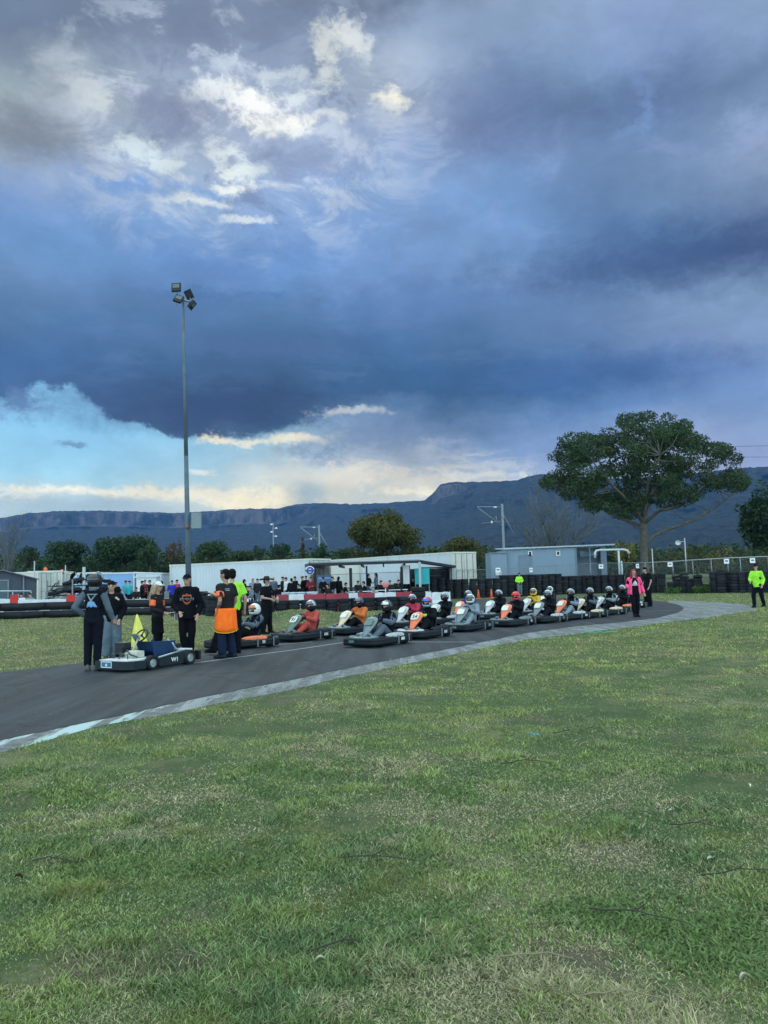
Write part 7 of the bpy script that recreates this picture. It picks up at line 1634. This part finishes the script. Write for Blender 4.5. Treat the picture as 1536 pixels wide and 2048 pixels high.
for i, (px, d, rz, m, lab) in enumerate([(78, 44.6, 60, K_wht, 'white kart parked behind the barrier left of the kart rack'), (103, 44.5, 100, K_wht, 'white kart parked behind the barrier directly before the cream container doors'), (700, 45.5, 80, K_bump, 'dark kart parked under the canopy near the left table'), (735, 45.8, 70, K_sil, 'silver nosed kart parked under the middle of the canopy'), (790, 46.5, 95, K_bump, 'dark kart parked under the canopy near the white panel')]):
    p = on(px, 1180, d); simple_kart(p+V3((0, 0, .02 if px < 300 else .45)), R(rz), m, lab, 'karts parked in the paddock')
    if px > 300:
        t = empty('kart_stand', p, R(rz), 'pale trolley stand under the '+lab.replace(' parked under the canopy', ''), 'trolley', 'kart trolleys')
        add('top_frame', MB().box((-.3, 0, .44), (.05, 1.3, .04)).box((.3, 0, .44), (.05, 1.3, .04)).box((0, -.5, .44), (.6, .05, .04)).box((0, .5, .44), (.6, .05, .04)), M_steel, t)
        for x in (-.3, .3):
            for s in (-1, 1): add('leg', MB().tube((x, s*.55, 0), (x, -s*.35, .43), .02, n=6), M_steel, t)
def drums():
    for i, (px, lab) in enumerate([(572, 'leftmost pale blue grey drum behind the white barrier'), (586, 'second pale blue grey drum behind the red barrier'), (602, 'third pale blue grey drum below the tallest man'), (624, 'wide pale drum behind the barrier under the round blue sign')]):
        p = on(px, 1184, 45); t = empty('drum', p, 0, lab, 'drum', 'pale drums behind the barrier'); r = .26 if i < 3 else .34
        add('body', MB().lathe([(0, 0), (r, 0), (r, .28), (r+.015, .3), (r, .32), (r, .58), (r+.015, .6), (r, .62), (r, .9), (0, .9)], 20, closed=False), mat('drum_pale', (.30, .40, .48), .5, var=.2, scale=3), t); add('lid', MB().lathe([(0, .9), (r+.02, .9), (r+.02, .94), (0, .95)], 20, closed=False), M_wplas, t)
    for i, (px, d, lab) in enumerate([(722, 48.2, 'long pale table under the left half of the canopy'), (783, 49, 'long pale table under the right half of the canopy')]):
        p = on(px, 1178, d); t = empty('table', p, R(8), lab, 'table', 'tables under the canopy'); add('table_top', MB().box((0, 0, .74), (2.0, .7, .04)), M_wplas, t)
        for a in (-.9, .9):
            for b in (-.28, .28): add('leg', MB().tube((a, b, 0), (a, b, .72), .02, n=6), M_steel, t)
drums()
def sign_pink():
    p = PD(771, 1170, 45); t = empty('round_board', (p.x, p.y, Z(p.x, p.y)), 0, 'round pinkish red board on a short stake below the canopy', 'sign'); h = p.z-t.location.z
    add('disc', MB().lathe([(0, 0), (.18, 0), (.18, .03), (0, .03)], 18, closed=False), mat('board_pink', (.55, .18, .18), .6), t, (0, 0, h), (R(90), 0, 0)); add('stake', MB().tube((0, .03, 0), (0, .03, h), .02, n=6), M_sign, t)
sign_pink()

# ---------------------------------------------------------------- small litter on the grass
def sticks():
    rr = random.Random(4)
    specs = [(1135, 1465, .26, 'forked dark twig lying on the grass left of its curved neighbour'), (1180, 1460, .34, 'curved dark twig lying on the grass below the green strip'), (1050, 1525, .4, 'thin dark twig on the grass in the centre right'), (745, 1717, .55, 'long thin brown stick lying flat in the middle of the lawn'), (1240, 1990, .3, 'pale bent stick on the near grass at lower right'), (675, 1892, .24, 'weathered grey twig on the bare patch at the bottom centre'),
             (1480, 1745, .4, 'dark stick at the right edge of the lawn'), (1400, 1652, .35, 'dark twig on the grass at the right side'), (110, 1720, .3, 'thin green twig on the left part of the lawn'), (1270, 1830, .45, 'long dark twig half buried in dry grass at lower right'), (1070, 1915, .3, 'yellowish bent straw stalk near the bottom right of centre')]
    for px, py, L, lab in specs:
        p = P(px, py, .03); a = rr.uniform(-.6, .6); mb = MB(); n = 7; pts = []
        for i in range(n): u = i/(n-1)-.5; pts.append((u*L*math.cos(a)+rr.uniform(-.01, .01), u*L*math.sin(a)+.05*math.sin(u*4)*L, .012*math.cos(u*5)+.012*rr.random()))
        mb.path(pts, [.0042*(1-.5*i/n) for i in range(n)], 6); mb.path([pts[3], (pts[3][0]+L*.15, pts[3][1]+L*.12, .03)], [.004, .002], 5)
        o = add('twig', mb, M_barkd if 'pale' not in lab and 'yellow' not in lab else mat('straw_stick', (.2, .18, .11), .8), None, p); tag(o, lab, 'twig', 'twigs lying on the grass')
    leafs = [(985, 1676, (.42, .33, .22), 'curled pale brown dead leaf right of centre on the lawn'), (1340, 1625, (.35, .34, .26), 'greyish dead leaf at the right of the lawn'), (1420, 1722, (.32, .36, .26), 'pale green grey leaf lying near the right edge'), (98, 1617, (.5, .5, .4), 'small whitish leaf on the left of the lawn'), (36, 1757, (.06, .03, .02), 'dark brown shrivelled leaf at the left edge'), (855, 1735, (.3, .25, .18), 'small tan leaf below the lawn centre'), (1492, 1960, (.4, .38, .28), 'large pale leaf at the lower right corner'), (1145, 1619, (.6, .6, .45), 'tiny cream leaf on the lawn centre right'), (1498, 1574, (.6, .6, .45), 'tiny cream petal near the right edge of the lawn'), (640, 1925, (.34, .36, .24), 'pale olive leaf near the bottom centre of the lawn')]
    for px, py, c, lab in leafs:
        p = P(px, py, .03); s = .022; mb = MB(); vs = []; n = 6
        for i in range(n+1):
            u = i/n; w = math.sin(PI*u)**.8*.42
            for v in (-1, 0, 1): vs.append(((u-.5)*2*s, v*w*s, .012*(abs(v))+.015*math.sin(u*3)))
        m = len(vs); vs += [(x, y, z-.002) for x, y, z in vs]; fs = [(i*3+j, i*3+j+1, i*3+j+4, i*3+j+3) for i in range(n) for j in (0, 1)]; fs += [tuple(m+q for q in reversed(f)) for f in fs]
        mb.add(vs, fs, True); o = add('fallen_leaf', mb, mat('leaf_%d' % px, c, .7), None, p, (rr.uniform(-.4, .4), rr.uniform(-.4, .4), rr.uniform(0, 6))); tag(o, lab, 'leaf', 'fallen leaves on the grass')
    for px, py, L, lab in [(1200, 1268, .95, 'thin strip of bright green plastic lying on the grass near the track'), (1071, 1478, .08, 'small pale turquoise scrap lying on the grass')]:
        p = P(px, py, .04); mb = MB(); pts = [((i/8-.5)*L, .05*math.sin(i*1.7), .02+.03*abs(math.sin(i*1.9))) for i in range(9)]; vs = []
        for x, y, z in pts: vs += [(x, y-.02, z), (x, y+.02, z+.01), (x, y+.02, z+.016), (x, y-.02, z+.006)]
        mb.add(vs, [(j*4+q, j*4+(q+1) % 4, (j+1)*4+(q+1) % 4, (j+1)*4+q) for j in range(8) for q in range(4)]+[(0, 1, 2, 3), (35, 34, 33, 32)], True)
        o = add('plastic_scrap', mb, mat('scrap_%d' % px, (.03, .30, .17) if L > .5 else (.10, .28, .26), .5), None, p); tag(o, lab, 'litter')
sticks()
# ---------------------------------------------------------------- grass
def inside(poly, x, y):
    r = np.zeros(len(x), bool); n = len(poly)
    for i in range(n):
        x1, y1 = poly[i]; x2, y2 = poly[(i+1) % n]
        if y1 == y2: continue
        c = ((y1 > y) != (y2 > y)) & (x < (x2-x1)*(y-y1)/(y2-y1)+x1); r ^= c
    return r
def make_grass():
    N = 1450000
    # distance distribution roughly even over the picture, extended to both sides
    v = RNG.random(N)**.9
    horizon_px = F*EYE
    ymin, ymax = 1.9, 52.0
    q = (1/ymax)+v*(1/ymin-1/ymax); y = 1/q
    y = np.where(RNG.random(N) < .5, y, ymin*(ymax/ymin)**RNG.random(N))
    x = (RNG.random(N)*2-1)*(y*.68+1.6)
    ok = ~inside(POLY_A, x, y)
    ink = inside(POLY_K, x, y)
    edge_ok = RNG.random(N) < sstep(.66, .8, fbm(x, y, 1.1, 31, 4))*.5
    ok &= (~ink) | edge_ok
    ok &= ~((y > 43) & (x < 2.6))
    x, y = x[ok], y[ok]; n = len(x)
    z = zg(x, y)
    dry = fbm(x, y, .5, 1, 5); dry2 = fbm(x, y, 2.1, 4, 4); big = fbm(x, y, .22, 6, 3); tuft = fbm(x, y, 3.3, 11, 3)
    dr = sstep(.44, .64, .30*dry+.35*dry2+.1*big+.25*fbm(x, y, 5.5, 14, 3))
    # infield strip on the far side of the track is dry in its middle
    inf = (y > 14) & (x < y*(-.05)) 
    isdry = RNG.random(n) < np.clip(.13+.75*dr*(1-.35*sstep(9, 24, y))+np.where(inf, .22, 0), 0, .9)
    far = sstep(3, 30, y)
    clov = (sstep(.63, .76, fbm(x, y, 1.3, 61, 4)) > RNG.random(n)*1.6) & (y < 14)
    bare_ = (sstep(.62, .70, fbm(x, y, 1.15, 71, 4)) > RNG.random(n)*1.15) & (y < 16)
    hgt = (.014+.020*RNG.random(n)**1.3)*(.65+1.2*sstep(.5, .75, tuft))*(1+.5*far)
    hgt = hgt*(1+.9*sstep(.70, .82, fbm(x, y, 2.6, 51, 3)))*.85
    hgt = np.where(isdry, hgt*.85, hgt)
    wid = .0028+.0009*y*(.5+RNG.random(n))
    wid = np.minimum(wid, .04)
    wid = np.where(clov, .010+.008*RNG.random(n), wid); hgt = np.where(clov, .012+.016*RNG.random(n), hgt); hgt = np.where(bare_, hgt*.35, hgt)
    ang = RNG.random(n)*2*PI; lean = RNG.random(n)**.8*1.5+.15+isdry*RNG.random(n)*1.2
    lx, ly = np.cos(ang)*lean*hgt, np.sin(ang)*lean*hgt
    wa = RNG.random(n)*PI; wx, wy = np.cos(wa)*wid/2, np.sin(wa)*wid/2*.6
    g1 = np.array([.135, .20, .068]); g2 = np.array([.225, .285, .10]); g3 = np.array([.10, .16, .075]); s1 = np.array([.50, .49, .36]); s2 = np.array([.28, .27, .19])
    t = RNG.random((n, 1)); hue = np.clip((.5*fbm(x, y, .9, 21, 4)[:, None]+.5*fbm(x, y, 4.2, 23, 3)[:, None]-.36)/.26, 0, 1)
    green = (g3*(1-hue)+g2*hue)*(.34+.86*t)+g1*.5*t
    yel = (sstep(.64, .74, fbm(x, y, 2.7, 41, 3))*.35)[:, None]
    green = green*(1-yel)+np.array([.16, .17, .035])*yel
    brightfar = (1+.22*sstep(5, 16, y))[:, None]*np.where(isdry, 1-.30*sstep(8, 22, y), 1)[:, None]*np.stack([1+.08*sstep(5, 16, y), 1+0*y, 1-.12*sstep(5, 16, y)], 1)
    straw = (s1*t+s2*(1-t))*(.45+.7*RNG.random((n, 1)))*np.array([1.05, 1, .86])
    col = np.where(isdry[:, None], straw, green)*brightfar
    col = np.where(clov[:, None], np.array([.115, .175, .065])*(.6+.8*t), col); col = np.where((bare_ & ~clov)[:, None], np.array([.24, .21, .14])*(.4+.9*t), col)
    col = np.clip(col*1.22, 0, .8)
    base = np.stack([x, y, z-.004], 1)
    mid = base+np.stack([lx*.35, ly*.35, hgt*.62], 1); tip = base+np.stack([lx, ly, hgt], 1)
    w = np.stack([wx, wy, 0*wx], 1)
    nearm = y < 7
    nb, nfar = int(nearm.sum()), int((~nearm).sum())
    Vn = np.stack([base-w, base+w, mid+w*.8, mid-w*.8, tip], 1)[nearm].reshape(-1, 3)
    k = np.arange(nb)[:, None]*5
    Fn = np.stack([k+[0, 1, 2], k+[0, 2, 3], k+[3, 2, 4]], 1).reshape(-1, 3)
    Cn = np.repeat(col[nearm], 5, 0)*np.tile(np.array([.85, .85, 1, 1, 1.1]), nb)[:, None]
    Vf = np.stack([base-w, base+w, tip], 1)[~nearm].reshape(-1, 3)
    k = np.arange(nfar)[:, None]*3+len(Vn)
    Ff = (k+np.array([0, 1, 2])).reshape(-1, 3); Cf = np.repeat(col[~nearm], 3, 0)
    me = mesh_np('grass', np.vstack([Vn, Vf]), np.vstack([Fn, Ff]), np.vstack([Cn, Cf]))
    m = bpy.data.materials.new('grass_blades'); m.use_nodes = True; T = NT(m.node_tree)
    c = T.n('ShaderNodeAttribute', attribute_name='Col').outputs['Color']
    d = T.n('ShaderNodeBsdfPrincipled', ins={'Base Color': c, 'Roughness': .7, 'Specular IOR Level': .08}); tr = T.n('ShaderNodeBsdfTranslucent', ins={'Color': c})
    T.n('ShaderNodeOutputMaterial', ins={0: T.n('ShaderNodeMixShader', ins={0: .3, 1: d.outputs[0], 2: tr.outputs[0]}).outputs[0]})
    tag(add('grass', me, m), kind='stuff', label='short patchy green and straw coloured grass beside the track', cat='grass')
make_grass()

# ---------------------------------------------------------------- haze
def haze():
    mb = MB().box((0, 2200, (HAZE_TOP-2.2)/2), (9600, 5600, HAZE_TOP+2.2))
    m = bpy.data.materials.new('haze'); m.use_nodes = True; T = NT(m.node_tree)
    v = T.n('ShaderNodeVolumePrincipled', ins={'Color': (.10, .28, .68, 1), 'Density': HAZE, 'Anisotropy': .0})
    o = T.n('ShaderNodeOutputMaterial'); T.t.links.new(v.outputs[0], o.inputs['Volume'])
    tag(add('haze', mb, m), kind='stuff')
haze()
